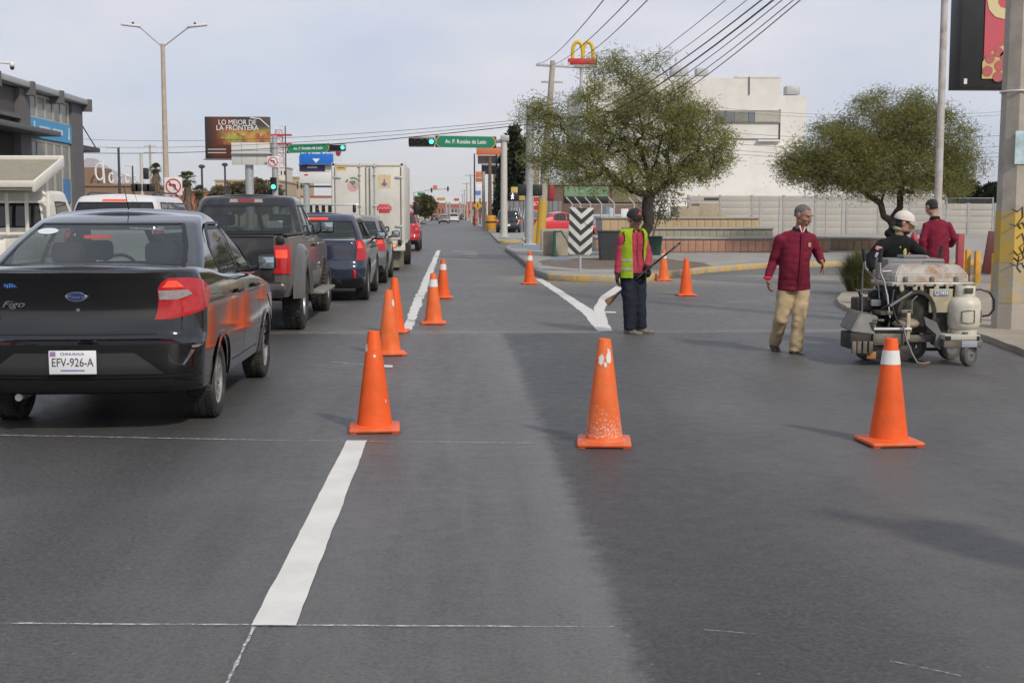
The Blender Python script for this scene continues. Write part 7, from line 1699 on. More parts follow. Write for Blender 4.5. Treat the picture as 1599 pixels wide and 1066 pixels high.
    def hair(s, m, low=-.045, front=.052, grow=.010):
        q = MB(); q.sph((0, -.012, .026), (.073 + grow, .091 + grow, .080 + grow), None, 40, 28); q.sph((0, -.012, -.02), (.070 + grow, .084 + grow * .6, .06), None, 36, 20)
        dl = []
        for f in q.bm.faces:
            c = f.calc_center_median(); lim = lerp(low, front, max(0, min(1, (c.y + .035) / .085)))
            if abs(c.x) > .05 and c.y > -.03: lim = max(lim, lerp(-.012, front, max(0, min(1, (c.y - .02) / .04))))
            if c.z < lim: dl.append(f)
        bmesh.ops.delete(q.bm, geom=dl, context='FACES')
        for v in q.bm.verts: v.co = s.hc + s.hm @ (v.co + v.co.normalized() * .004 * (noise.noise(v.co * 90) + noise.noise(v.co * 40)))
        q.build('hair', m, s.t)
    def cap(s, m, mb, yaw=0.0, logo=None, backstrap=None):
        q = MB(); q.sph((0, -.010, .035), (.088, .108, .098), None, 36, 24)
        dl = [f for f in q.bm.faces if f.calc_center_median().z < .034 + .02 * max(0, -f.calc_center_median().y) * 0]
        bmesh.ops.delete(q.bm, geom=dl, context='FACES'); q.lathe([(.090, .028), (.092, .036), (.088, .042)], 32, closed=True)
        for v in q.bm.verts[-96:]: v.co.y = v.co.y * 1.20 - .010; 
        q.sph((0, -.01, .134), (.010, .010, .006))
        for v in q.bm.verts: v.co = s.hc + s.hm @ v.co
        c_ = q.build('cap', m, s.t)
        q = MB(); g = []
        for i in range(13):
            a = R(-58 + i * 116 / 12); r0 = .086
            row = []
            for j in range(6):
                u = j / 5; x = math.sin(a) * (r0 + u * .012); y = math.cos(a) * r0 * 1.17 - .010 + u * .068 * math.cos(a) ** .6; row.append(q.bm.verts.new(s.hc + s.hm @ Vector((x, y, .034 - .018 * u - .018 * (x / .08) ** 2))))
            g.append(row)
        for a_, b_ in zip(g, g[1:]):
            for j in range(5): q.bm.faces.new((a_[j], a_[j + 1], b_[j + 1], b_[j]))
        r = bmesh.ops.solidify(q.bm, geom=q.bm.faces[:], thickness=.004); q.build('brim', mb, c_)
        if logo:
            t_ = text('cap_emblem', logo[0], .052, logo[1], c_, (0, 0, 0), ext=.004, bold=.003, sx=1.15, shear=.2)
            M_ = s.hm.to_4x4() @ Matrix.Translation((0, .087, .085)) @ Matrix.Rotation(R(180), 4, 'Z') @ Matrix.Rotation(R(62), 4, 'X'); M_.translation = M_.translation + s.hc; t_.matrix_local = M_ @ Matrix.Diagonal((1.15, 1, 1, 1))
        return c_
    def shirt(s, m, grow=.016, hem=-.08, sleeve=(.066, .058, .048), end=.97, collar=None, wr=.012, seed=1, flare=.03, top=.955, name='shirt'):
        J = s.J; q = MB(); s.torso(q, grow, hem, top, 14, flare)
        for e in 'ab':
            wv = J['e' + e].lerp(J['w' + e], end); inn = J['s' + e].lerp(bez(J['pelvis'], J['chest'], J['neck'], .82), .35)
            s.limb(q, [inn, J['s' + e], J['e' + e], wv], [sleeve[0] * .9, sleeve[0] * .92, sleeve[1], sleeve[2]]); q.sph(J['s' + e] + Vector((0, 0, -.012)), sleeve[0] * .98)
            # trapezius
            q.tube([J['neck'] + Vector((0, 0, -.030)), J['s' + e].lerp(J['neck'], .35) + Vector((0, 0, -.005)), J['s' + e] + Vector((0, 0, -.005))], [.052, .056, .050], 10)
        o = link(name, remesh(q, .014, 2, wr, seed, name), m, s.t)
        if collar:
            c = J['neck'].lerp(s.hc, .12); q = MB(); g = []
            for i in range(25):
                a = R(20 + i * 320 / 24); d = s.f * math.cos(a) + s.w * math.sin(a); drop = .030 * (1 + math.cos(a)) * .5
                p = c + d * .066 - Vector((0, 0, drop)); g.append([q.bm.verts.new(p - Vector((0, 0, .03)) + d * .022), q.bm.verts.new(p + d * .012 + Vector((0, 0, .008))), q.bm.verts.new(p + Vector((0, 0, .016)))])
            for a_, b_ in zip(g, g[1:]):
                for j in range(2): q.bm.faces.new((a_[j], a_[j + 1], b_[j + 1], b_[j]))
            bmesh.ops.solidify(q.bm, geom=q.bm.faces[:], thickness=.006); q.build('collar', collar, o)
        return o
    def trousers(s, m, rad=(.098, .082, .068), top=.14, wr=.012, seed=5, grow=.008, ends=1.0):
        J = s.J; q = MB(); s.torso(q, grow, -.10, top, 6)
        for e in 'ab':
            fo = J['n' + e] + Vector((0, 0, -.018)); s.limb(q, [J['h' + e] + Vector((0, 0, .04)), J['h' + e], J['k' + e], fo], [rad[0] * .95, rad[0], rad[1], rad[2]])
            q.sph(J['h' + e], rad[0]); q.sph(fo + Vector((0, 0, .02)), (rad[2] * 1.06, rad[2] * 1.06, .03))
        return link('trousers', remesh(q, .014, 2, wr, seed, 'trousers', (7, 7, 13)), m, s.t)
    def shoe(s, e, toe, m, sole, pitch=0.0):
        n = s.J['n' + e]; d = Vector((toe[0], toe[1], 0)).normalized(); sd_ = Vector((-d.y, d.x, 0)); rot = Matrix((d, sd_, Vector((0, 0, 1)))).transposed() @ Matrix.Rotation(R(pitch), 3, 'Y'); c = n + Vector((0, 0, -.055))
        P = lambda x, y, z: c + rot @ Vector((x, y, z))
        q = MB(); q.sph(P(-.035, 0, .012), (.052, .043, .050), rot); q.sph(P(.05, 0, -.004), (.075, .045, .038), rot); q.sph(P(.125, 0, -.012), (.06, .048, .030), rot); q.tube([P(-.03, 0, .02), P(-.03, 0, .085)], [.046, .05], 12)
        o = link('shoe', remesh(q, .007, 2, .002, 3, 'shoe'), m, s.t)
        q = MB(); pts = [(-.085, 0), (-.075, -.034), (-.02, -.04), (.08, -.046), (.15, -.043), (.185, -.02), (.190, 0), (.185, .02), (.15, .043), (.08, .046), (-.02, .04), (-.075, .034)]
        q.prism([P(x, y, -.045) for x, y in pts], rot @ Vector((0, 0, .020))); q.build('sole', sole, o); return o
M_SOLE = mat('sole_grey', (.12, .11, .10), .8); M_SHOE = mat('shoe_dusty', (.16, .145, .125), .8, var=.35, vscale=14); M_SHOEB = mat('shoe_black', (.03, .028, .026), .6, var=.4, vscale=14)
M_CRIM = cloth('shirt_crimson', (.36, .045, .072)); M_MAR = cloth('shirt_maroon', (.150, .011, .029)); M_MAR2 = cloth('jacket_maroon', (.175, .013, .034)); M_NAVYT = cloth('trousers_navy', (.016, .020, .032)); M_KHAKI = cloth('trousers_khaki', (.42, .325, .195)); M_JEAN = cloth('jeans_blue', (.055, .085, .135)); M_BLKH = cloth('hoodie_black', (.010, .010, .012)); M_DKJ = cloth('jeans_dark', (.022, .030, .055))
M_HAIRG = mat('hair_grey', (.135, .13, .125), .8, var=.6, vscale=70, bump=.6, bscale=120); M_HAIRK = mat('hair_black', (.012, .010, .009), .6, var=.3, vscale=60, bump=.6, bscale=120)

# worker in the safety vest
Y1 = G(990, 521).y; L1 = Vector((G(990, 521).x, Y1, 0))
def J_(d, Y, px0):
    """joints from photo pixels (px, py) plus an offset in depth"""
    o = {}
    for k, (px, py, dy) in d.items(): p = A(px, py, Y + dy); o[k] = (p.x - A(px0, 500, Y).x, dy, p.z)
    return o
v1 = J_(dict(pelvis=(989, 425, 0), chest=(985, 392, .01), neck=(989, 359, .0), head=(990.5, 343, -.01), sa=(972, 372, -.06), ea=(967, 400, -.06), wa=(964, 428, -.10), sb=(1004, 371, .05), eb=(1012, 399, .03), wb=(1011, 418, -.12), ha=(979, 432, -.03), ka=(982, 474, -.06), na=(983, 512, -.04), hb=(998, 432, .04), kb=(999, 474, 0), nb=(1001, 510, .02)), Y1, 990)
p1 = Person('worker in yellow safety vest and black cap holding a pole', L1, v1, (.42, -.9), (.45, -.86, -.16), M_SKIN2)
p1.body({'a': ((-.05, -.1, -1), (.8, -.4, 0), 1, .45), 'b': ((.30, -.55, -.75), (-.75, -.2, -.5), 1, 1.0)})
s1 = p1.shirt(M_CRIM, hem=-.02, collar=M_MAR, seed=2, grow=.014); p1.trousers(M_NAVYT, (.098, .086, .076), seed=3); p1.shoe('a', (.85, -.5), M_SHOE, M_SOLE); p1.shoe('b', (.9, -.4), M_SHOE, M_SOLE)
p1.cap(mat('cap_black', (.012, .012, .014), .8), mat('cap_black', (.012, .012, .014), .8), logo=('A', mat('cap_red', (.60, .03, .04), .6))); p1.brows(M_HAIRG)
p1.placket(cloth('placket_crimson', (.29, .036, .058)), .020, s1, -.02, .93, .012)
M_GLOVE = mat('glove_black', (.014, .014, .015), .8, var=.3, vscale=30)
for e, d, n_, th, cu in (('a', (-.05, -.1, -1), (.8, -.4, 0), 1, .45), ('b', (.30, -.55, -.75), (-.75, -.2, -.5), 1, 1.0)):
    q = MB(); hand(q, p1.J['w' + e], Vector(d), Vector(n_), th, cu, 1.06, .005); q.tube([p1.J['w' + e] - Vector(d).normalized() * .05, p1.J['w' + e] + Vector(d).normalized() * .02], [.038, .036], 12); link('glove', remesh(q, .007, 2, name='glove'), M_GLOVE, p1.t)
M_VEST = mat('vest_yellow', (.50, .72, .030), .75, var=.08, bump=.2, bscale=40); M_REFL = mat('vest_reflective', (.36, .37, .36), .4, .2)
def vest(P, gap=R(26), z_hem=-.12):
    q = MB(); na, nz_ = 73, 44; rows = []
    def pos(i, j):
        a = gap + (2 * math.pi - 2 * gap) * i / (na - 1); t = lerp(z_hem, .985, j / (nz_ - 1)); c = bez(P.J['pelvis'], P.J['chest'], P.J['neck'], max(0, t)) if t >= 0 else P.J['pelvis'] + Vector((0, 0, t * .55))
        hw = sinterp([(0, .165), (.18, .165), (.42, .162), (.7, .182), (.86, .188), (.94, .15), (1.0, .085)], max(t, 0)) + .034 + .05 * max(0, .25 - t); hd = sinterp([(0, .105), (.2, .118), (.7, .122), (.86, .106), (.94, .09), (1.0, .07)], max(t, 0)) + .034 + .05 * max(0, .25 - t)
        rp = .006 * noise.noise(Vector((math.cos(a) * 3, math.sin(a) * 3, t * 6)))
        lift = .028 if t > .86 else 0
        return c + P.w * math.sin(a) * (hw + rp) + P.f * math.cos(a) * (hd + rp) + Vector((0, 0, lift * (t - .86) / .12 if t > .86 else 0))
    def skip(i, j):
        a = gap + (2 * math.pi - 2 * gap) * (i + .5) / (na - 1); t = lerp(z_hem, .985, (j + .5) / (nz_ - 1)); da = min(abs(a - math.pi / 2), abs(a - 3 * math.pi / 2))
        return t > .62 and t < .93 and da < R(40) * math.sqrt(max(0, 1 - ((t - .80) / .19) ** 2))
    q.grid(pos, na, nz_, skip); bmesh.ops.solidify(q.bm, geom=q.bm.faces[:], thickness=.006); vs = q.build('safety_vest', M_VEST, P.t, angle=70)
    for t0, t1 in ((.06, .115), (.27, .325)):
        q = MB(); n = na
        def pb(i, j):
            a = gap + (2 * math.pi - 2 * gap) * i / (n - 1); t = lerp(t0, t1, j / 3); jj = (t - z_hem) / (.985 - z_hem) * (nz_ - 1); p = pos(i, jj); return p + (P.w * math.sin(a) + P.f * math.cos(a)) * .005
        q.grid(pb, n, 4); q.build('reflective_stripe', M_REFL, vs)
vest(p1)
# the pole tool in his hand
pa, pb_, pc_ = A(1062, 379, Y1 - .32), A(1013, 419, Y1 - .20), A(961, 462, Y1 + .10)
bt_ = thing('broom', 'long black handled brush held across the vest worker', 'broom', (pc_.x, pc_.y, pc_.z - .25)); o_ = Vector(bt_.location)
MB().tube([pa - o_, pb_ - o_, pc_ - o_], [.014, .013, .012], 10).build('handle', mat('handle_black', (.015, .015, .016), .5, dirt=(.5, .5, .5), dscale=6, damt=.5), bt_)
dd = (pc_ - pb_).normalized(); q = MB(); q.tube([pc_ - o_ - dd * .04, pc_ - o_ + dd * .06, pc_ - o_ + dd * .15], [.016, .035, .05], 10); q.build('brush_head', mat('brush_tan', (.33, .20, .10), .9, var=.3), bt_)

# walking man in maroon shirt
Y2_ = G(1240, 551).y; L2 = Vector((G(1240, 551).x, Y2_, 0))
v2 = J_(dict(pelvis=(1238, 447, 0), chest=(1237, 405, 0), neck=(1247, 358, -.01), head=(1253, 336, -.05), sa=(1216, 374, -.02), ea=(1206, 408, .05), wa=(1197, 437, -.02), sb=(1266, 373, .02), eb=(1277, 398, .06), wb=(1282, 409, -.12), ha=(1225, 455, 0), ka=(1218, 497, -.02), na=(1209, 533, .22), hb=(1250, 455, 0), kb=(1246, 500, -.10), nb=(1241, 546, -.08)), Y2_, 1240)
p2 = Person('grey-haired man in maroon shirt and khaki trousers walking', L2, v2, (.16, -.98), (.60, -.74, -.30), M_SKIN2, .98, belly=.035)
p2.body({'a': ((.1, -.25, -.95), (.9, -.1, .05), 1, .45), 'b': ((.12, -.60, -.72), (-.8, -.1, -.4), 1, .25)})
s2 = p2.shirt(M_MAR, hem=-.08, collar=mat('collar_navy', (.03, .025, .05), .8), seed=4, sleeve=(.066, .056, .046), grow=.016, wr=.013, end=.94)
p2.trousers(M_KHAKI, (.100, .080, .070), seed=6, wr=.016); p2.shoe('a', (.1, -1), M_SHOEB, M_SOLE, 28); p2.shoe('b', (.45, -.9), M_SHOEB, M_SOLE); p2.hair(M_HAIRG, grow=.002, front=.074, low=-.03); p2.brows(M_HAIRG)
q = MB(); c_ = p2.J['neck'] + p2.f * .078; q.prism([c_ + p2.w * x + Vector((0, 0, z)) for x, z in ((-.035, .03), (.035, .03), (.0, -.05))], p2.f * .006); q.build('undershirt', mat('undershirt_red', (.42, .02, .03), .8), p2.t)
q = MB()
for sg in (-1, 1): q.prism([c_ + p2.w * sg * x + Vector((0, 0, z)) + p2.f * .004 for x, z in ((.028, .045), (.045, .04), (.012, -.035), (.004, -.03))], p2.f * .008)
q.build('inner_collar', mat('collar_white', (.6, .58, .55), .8), p2.t)
def on_front(P, t, side, off): c = bez(P.J['pelvis'], P.J['chest'], P.J['neck'], t); return c + P.w * side + P.f * off
MB().box(p2.front(.74, .095, .026), (.034, .012, .048), Matrix((p2.w, p2.f, Vector((0, 0, 1)))).transposed(), bev=.004).build('chest_badge', mat('badge_gold', (.42, .28, .10), .6, var=.4, vscale=60), s2)
p2.placket(cloth('placket_maroon', (.115, .008, .022)), .026, s2)
q = MB(); q.box(p2.J['wa'] + Vector((.003, .0, .025)), (.085, .085, .035), bev=.03); q.build('red_cuff', mat('cuff_red', (.55, .02, .02), .8), s2)

# man with his back turned
L4 = Vector((A(1466, 450, 20.0).x, 20.0, .07))
v4 = J_(dict(pelvis=(1466, 413, 0), chest=(1467, 380, .02), neck=(1462, 341, .03), head=(1456, 323, .07), sa=(1449, 353, .02), ea=(1442, 376, -.01), wa=(1443, 397, .05), sb=(1482, 353, .02), eb=(1492, 372, .02), wb=(1486, 384, .22), ha=(1457, 420, 0), ka=(1456, 460, 0), na=(1456, 474, .0), hb=(1476, 420, 0), kb=(1477, 460, 0), nb=(1478, 474, .0)), 20.0, 1466)
for e in 'ab':
    h_ = Vector(v4['h' + e]); v4['k' + e] = (h_.x, 0.02, .50); v4['n' + e] = (h_.x, .0, .11)
for k in v4: v4[k] = (v4[k][0], v4[k][1], v4[k][2] - (.07 if k[0] not in 'kn' or k == 'neck' else 0))
p4 = Person('man in maroon jacket and jeans with his back to the camera', L4, v4, (-.12, .99), (-.42, .88, -.42), M_SKIN, 1.0)
p4.body({'a': ((0, .15, -1), (.9, .1, 0), -1, .5), 'b': ((-.7, .6, .1), (0, .2, -1), 1, .6)})
p4.shirt(M_MAR2, hem=-.01, collar=mat('collar_dark', (.03, .012, .016), .8), seed=7, sleeve=(.072, .062, .05), grow=.022, wr=.016, flare=.0); p4.trousers(M_JEAN, seed=8); p4.hair(M_HAIRK, low=-.055, grow=.006)
p4.shoe('a', (-.1, 1), M_SHOEB, M_SOLE); p4.shoe('b', (.1, 1), M_SHOEB, M_SOLE)

# machine operator leaning over the controls
L3 = Vector((A(1390, 500, 14.7).x, 14.7, 0))
v3 = J_(dict(pelvis=(1388, 436, .08), chest=(1392, 402, .06), neck=(1403, 365, -.02), head=(1412, 348, -.05), sa=(1379, 382, -.06), ea=(1357, 405, -.10), wa=(1365, 423, -.20), sb=(1420, 380, .06), eb=(1438, 396, .0), wb=(1447, 402, -.16), ha=(1379, 444, .08), ka=(1376, 490, .0), na=(1376, 530, .10), hb=(1398, 444, .10), kb=(1402, 490, .06), nb=(1402, 532, .14)), 14.7, 1390)
for e in 'ab': v3['n' + e] = (v3['n' + e][0], v3['n' + e][1], .10); v3['k' + e] = (v3['k' + e][0], v3['k' + e][1] - .05, .50)
p3 = Person('operator in white cap and black hoodie bent over the marking machine', L3, v3, (.35, -.94), (.93, -.30, -.22), M_SKIN)
p3.body({'a': ((.35, -.55, -.75), (.6, .3, -.4), 1, .8), 'b': ((.6, -.6, -.45), (0, .1, -1), 1, .35)})
s3 = p3.shirt(M_BLKH, hem=-.02, seed=9, sleeve=(.078, .066, .055), grow=.022, wr=.012, name='hoodie', top=.97); p3.trousers(M_DKJ, seed=10); p3.shoe('a', (.2, -1), M_SHOEB, M_SOLE); p3.shoe('b', (.3, -1), M_SHOEB, M_SOLE)
q = MB(); c_ = p3.J['neck'] - p3.f * .05 + Vector((0, 0, .005)); q.sph(c_ - p3.f * .04, (.105, .08, .07)); q.tube([c_ + p3.w * .09 - p3.f * .02, c_ + p3.w * .06 + p3.f * .08 - Vector((0, 0, .05))], .035, 10); q.tube([c_ - p3.w * .09 - p3.f * .02, c_ - p3.w * .06 + p3.f * .08 - Vector((0, 0, .05))], .035, 10); link('hood', remesh(q, .010, 3, .008, 2, 'hood'), M_BLKH, s3)
p3.hair(M_HAIRK, low=-.05, front=.03, grow=.006); p3.cap(mat('cap_white', (.62, .57, .52), .8, var=.06), mat('cap_white', (.62, .57, .52), .8)); p3.brows(M_HAIRK)
H3 = lambda x, y, z: p3.hc + p3.hm @ Vector((x, y, z))
q = MB(); q.sph(H3(0, .030, -.088), (.050, .056, .030), p3.hm); q.build('beard', M_HAIRK, p3.t)
q = MB(); q.sph(H3(0, -.045, -.075), (.070, .060, .035), p3.hm); link('neck_scarf', remesh(q, .008, 2, .006, 4, 'neck_scarf'), mat('scarf_mixed', (.28, .30, .16), .8, var=.6, vscale=22), p3.t)
rot3 = Matrix((p3.w, p3.f, Vector((0, 0, 1)))).transposed(); sl_c = p3.J['sa'].lerp(p3.J['ea'], .35)
MB().box(sl_c + Vector((-.02, -.078, .02)), (.075, .012, .045), Matrix.Rotation(R(12), 3, 'Y'), bev=.004).build('sleeve_flag', mat('patch_pink', (.52, .24, .26), .8, var=.3, vscale=40), s3); MB().box(sl_c + Vector((-.045, -.080, -.055)), (.03, .012, .06), Matrix.Rotation(R(25), 3, 'Y'), bev=.004).build('sleeve_patch', mat('patch_lilac', (.40, .36, .46), .8), s3)
MB().sph(p3.front(.60, .05, .026), (.024, .012, .058), rot3).build('chest_print', mat('print_yellow', (.48, .40, .10), .7, var=.5, vscale=50), s3)
for k in range(5): MB().box(p3.front(.38, -.02 + k * .036, .026), (.026, .014, .045 if k % 2 else .058), rot3, bev=.003).build('chest_letter', MATS['print_yellow'], s3)
MB().sph(p3.front(.72, -.04, .026), (.010, .008, .010), rot3).build('chest_pin', MATS['print_yellow'], s3)
bpy.data.scenes.remove(SCR)

# a bystander just right of the frame whose shadow reaches the road
by = copy_tree(p4.t); by.location = (3.20, 4.75, 0); by.rotation_euler = (0, 0, R(60)); by['label'] = 'bystander outside the right edge casting the shadow on the near asphalt'
# ------------------------------------------------------------------ traffic cones
M_CONE = mat('cone_orange', (.78, .105, .014), .5, spec=.35, var=.10, vscale=4, bump=.08, bscale=18, dirt=(.36, .07, .022), dscale=11, damt=.30); M_CONE2 = mat('cone_orange_faded', (.74, .135, .028), .58, spec=.3, var=.12, vscale=5, bump=.1, bscale=16, dirt=(.62, .28, .16), dscale=9, damt=.40); M_CONEB = mat('cone_base_orange', (.66, .10, .02), .55, var=.12, vscale=8, dirt=(.55, .25, .15), dscale=9, damt=.4)
M_CONES = mat('cone_scuffed', (.78, .11, .014), .5, var=.08, dirt=(.72, .55, .45), dscale=38, damt=.0)
M_BAND = mat('cone_band', (.70, .69, .67), .4, var=.06, vscale=14); M_PEEL = mat('peeled_band', (.66, .64, .60), .5, var=.1)
r_at = lambda z, H: lerp(.128, .042, (z - .035) / (H - .035))
def cone_mesh(H):
    return MB().lathe([(.155, .034), (.150, .040), (.128, .046), (r_at(H * .5, H), H * .5), (.043, H - .012), (.040, H - .002), (.032, H), (.030, H - .02)], 40).mesh('cone_body', angle=50)
def base_mesh():
    q = MB(); n = 8; q.box((0, 0, .020), (.365, .365, .032), bev=.014, seg=3)
    for x in (-.15, .15):
        for y in (-.15, .15): q.box((x, y, .004), (.05, .05, .010), bev=.003)
    return q.mesh('base', angle=45)
CM, BM_ = cone_mesh(.72), base_mesh()
BM_.materials.append(M_CONEB); CM.materials.append(M_CONE)
CM2 = CM.copy(); CM2.materials.clear(); CM2.materials.append(M_CONE2)
def sleeve(parent, z0, z1, H, m, name='reflective_band', a0=0, a1=360, jag=0.0, seed=1):
    q = MB(); rnd = random.Random(seed); n = 32; g = []
    for i in range(n + 1):
        a = R(lerp(a0, a1, i / n)); j0, j1 = rnd.uniform(-jag, jag), rnd.uniform(-jag, jag)
        g.append([q.bm.verts.new((math.cos(a) * (r_at(z, H) + .0025), math.sin(a) * (r_at(z, H) + .0025), z)) for z in (z0 + j0, z1 + j1)])
    for a_, b_ in zip(g, g[1:]): q.bm.faces.new((a_[0], b_[0], b_[1], a_[1]))
    return q.build(name, m, parent)
def patch_blob(parent, ang, z, w, h, H, seed):
    rnd = random.Random(seed); q = MB(); vs = []
    for i in range(16):
        a = 2 * math.pi * i / 16; rr = rnd.uniform(.65, 1.1); zz = z + math.sin(a) * h * rr; aa = R(ang) + math.cos(a) * w * rr / r_at(z, H); r_ = r_at(zz, H) + .003; vs.append(q.bm.verts.new((math.cos(aa) * r_, math.sin(aa) * r_, zz)))
    q.bm.faces.new(vs); q.build('peeled_patch', M_PEEL, parent, smooth=False)
CONES = [(585, 671, 3, 'largest plain orange cone standing at the end of the near white stripe', 'peel'), (608, 553.5, 8, 'orange cone second in the left row with a white scuff near its tip', 'peel2'), (617, 519, -5, 'plain orange cone third in the left row, half hidden', None), (677, 505.5, 2, 'orange cone with white collar right of the long ragged stripe', 'band'), (692, 465.5, 2, 'white collared cone farther back right of the ragged stripe', 'band'), (827, 443.5, 4, 'small white collared cone at the island kerb by the gore stripe', 'band'), (943, 693, -6, 'orange cone in mid-road with paint-speckled base and torn collar', 'torn'), (1387, 692, 4, 'orange cone with wide white band in front of the marking machine', 'wide'), (1036, 438, 3, 'white collared cone behind the vest worker\'s pole', 'band'), (1071, 461.5, 2, 'plain orange cone right of the vest worker', None)]
for k, (px, py, rz, lb, kind) in enumerate(CONES):
    p0 = G(px, py); t_ = thing('traffic_cone', lb, 'traffic cone', (p0.x, p0.y, 0), R(rz), 'orange traffic cones closing the lane'); H = .72
    bd = link('cone_body', CM if k not in (1, 3, 6, 8) else CM2, None, t_); bs = link('base', BM_, None, t_)
    s_ = 1.0
    if kind == 'band': sleeve(bd, .53, .635, H, M_BAND)
    elif kind == 'wide': sleeve(bd, .545, .64, H, M_BAND)
    elif kind == 'torn': patch_blob(bd, -112, .585, .024, .040, H, 3); patch_blob(bd, -62, .60, .018, .055, H, 5); patch_blob(bd, -85, .55, .012, .02, H, 9)
    elif kind == 'peel': patch_blob(bd, -150, .60, .016, .042, H, 4); patch_blob(bd, -85, .545, .010, .012, H, 6); patch_blob(bd, -40, .22, .006, .016, H, 7)
    elif kind == 'peel2': patch_blob(bd, -45, .58, .022, .05, H, 8)
    if kind == 'torn':
        rnd = random.Random(77); q = MB()
        for _ in range(420):
            z = .06 + abs(rnd.gauss(0, .085)); a = R(rnd.uniform(-200, 20)); r_ = r_at(z, H) + .0022; w = rnd.uniform(.0018, .0055)
            if z > .38: continue
            c = Vector((math.cos(a) * r_, math.sin(a) * r_, z)); u = Vector((-math.sin(a), math.cos(a), 0)) * w; v = Vector((0, 0, w * rnd.uniform(.7, 1.3))); q.poly([c - u, c - v, c + u, c + v])
        for _ in range(260):
            x, y, w = rnd.uniform(-.175, .175), rnd.uniform(-.175, .175), rnd.uniform(.002, .007); q.poly([(x - w, y, .0372), (x, y - w, .0372), (x + w, y, .0372), (x, y + w, .0372)])
        o = q.build('paint_specks', M_PEEL, bd, smooth=False); o['kind'] = 'stuff'
    bd.scale = (1, 1, 1)

# ------------------------------------------------------------------ road-marking machine
M_MGREY = mat('machine_grey', (.15, .155, .16), .5, .2, var=.15, vscale=5, dirt=(.30, .24, .15), dscale=6, damt=.3)
M_MRUST = mat('lid_rusty_cream', (.40, .385, .35), .5, .25, var=.35, vscale=4, dirt=(.27, .12, .03), dscale=7, damt=1.0)
M_MDARK = mat('machine_dark', (.030, .028, .026), .6, .3, var=.4, vscale=6, dirt=(.14, .12, .09), dscale=8, damt=.5)
M_MDIRT = mat('machine_dirty_steel', (.17, .15, .12), .6, .4, var=.4, vscale=9, dirt=(.04, .035, .03), dscale=7, damt=.7)
M_PANELY = mat('panel_yellowed', (.42, .37, .25), .6, var=.2, vscale=5, dirt=(.20, .17, .11), dscale=6, damt=.6)
M_GASC = mat('cylinder_cream', (.56, .53, .43), .45, var=.05, dirt=(.30, .26, .19), dscale=14, damt=.4)
Ym = 13.35; mo = Vector((A(1430, 550, Ym).x, Ym, 0)); mc = thing('road_marking_machine', 'rusty grey road marking machine with kettle lid and gas bottle shelf', 'machine', mo)
def P(px, py, dy=0.0): return A(px, py, Ym + dy) - mo
def mbox(name, px0, px1, py0, py1, d0, d1, m, bev=.01, parent=None, rot=None):
    a, b_ = P(px0, py0, d0), P(px1, py1, d0); c = Vector(((a.x + b_.x) / 2, (d0 + d1) / 2, (a.z + b_.z) / 2)); return MB().box(c, (abs(b_.x - a.x), d1 - d0, abs(a.z - b_.z)), rot, bev=bev).build(name, m, parent or mc)
def mtube(name, pts, r_, m, parent=None, n=10): return MB().tube([P(*p) for p in pts], r_, n).build(name, m, parent or mc)
# kettle: tapered body, overhanging cream lid with sloped top, second grey tank behind
a, b_ = P(1398, 447, -.30), P(1486, 447, -.30); zt_ = a.z; zb_ = P(1398, 521, -.30).z
q = MB(); v0 = [q.bm.verts.new(v) for v in ((a.x + .10, -.26, zb_), (b_.x - .02, -.26, zb_), (b_.x - .02, .25, zb_), (a.x + .10, .25, zb_))]; v1_ = [q.bm.verts.new(v) for v in ((a.x, -.30, zt_), (b_.x + .08, -.30, zt_), (b_.x + .08, .30, zt_), (a.x, .30, zt_))]
q.bridge(v0, v1_); q.bm.faces.new(v0[::-1]); q.bm.faces.new(v1_); q.build('kettle', M_MDARK, mc, angle=25)
zl = zt_; x0, x1 = P(1392, 447, -.33).x, P(1522, 447, -.33).x
MB().box(((x0 + x1) / 2, 0, zl + .02), (x1 - x0, .68, .045), bev=.012).build('kettle_rim', M_MRUST, mc)
q = MB(); zt2 = P(1450, 413, -.1).z; lo_ = [(x0 + .06, -.29, zl + .045), (x1 - .05, -.29, zl + .045), (x1 - .05, .29, zl + .045), (x0 + .06, .29, zl + .045)]; md = [(x0 + .06, -.285, zl + .12), (x1 - .05, -.285, zl + .12), (x1 - .05, .285, zl + .12), (x0 + .06, .285, zl + .12)]; hi_ = [(x0 + .13, -.20, zt2), (x1 - .12, -.20, zt2), (x1 - .12, .2, zt2), (x0 + .13, .2, zt2)]
rs = [[q.bm.verts.new(v) for v in r_] for r_ in (lo_, md, hi_)]; q.bridge(rs[0], rs[1]); q.bridge(rs[1], rs[2]); q.bm.faces.new(rs[2]); bmesh.ops.bevel(q.bm, geom=q.bm.edges[:], offset=.012, segments=2, affect='EDGES'); lid = q.build('kettle_lid', M_MRUST, mc, angle=30)
for x in (x0 + .16, (x0 + x1) / 2, x1 - .18): MB().box((x, -.30, zl + .07), (.04, .03, .06), bev=.008).build('lid_clamp', M_MDIRT, lid)
mtube('lid_handle', [(1440, 418, -.1), (1442, 408, -.1), (1474, 408, -.1), (1476, 418, -.1)], .010, M_MGREY, lid)
mbox('rear_tank', 1386, 1474, 404, 450, .33, .75, M_MGREY, .02); mbox('tank_hatch', 1411, 1448, 398.5, 404, .40, .62, M_MGREY, .01)
mbox('side_panel', 1452, 1487, 451, 488, -.345, -.31, M_PANELY, .005); nm = mbox('name_plate', 1458, 1482, 453, 462, -.352, -.346, mat('plate_bluegrey', (.22, .27, .33), .5, var=.3, vscale=30), .002)
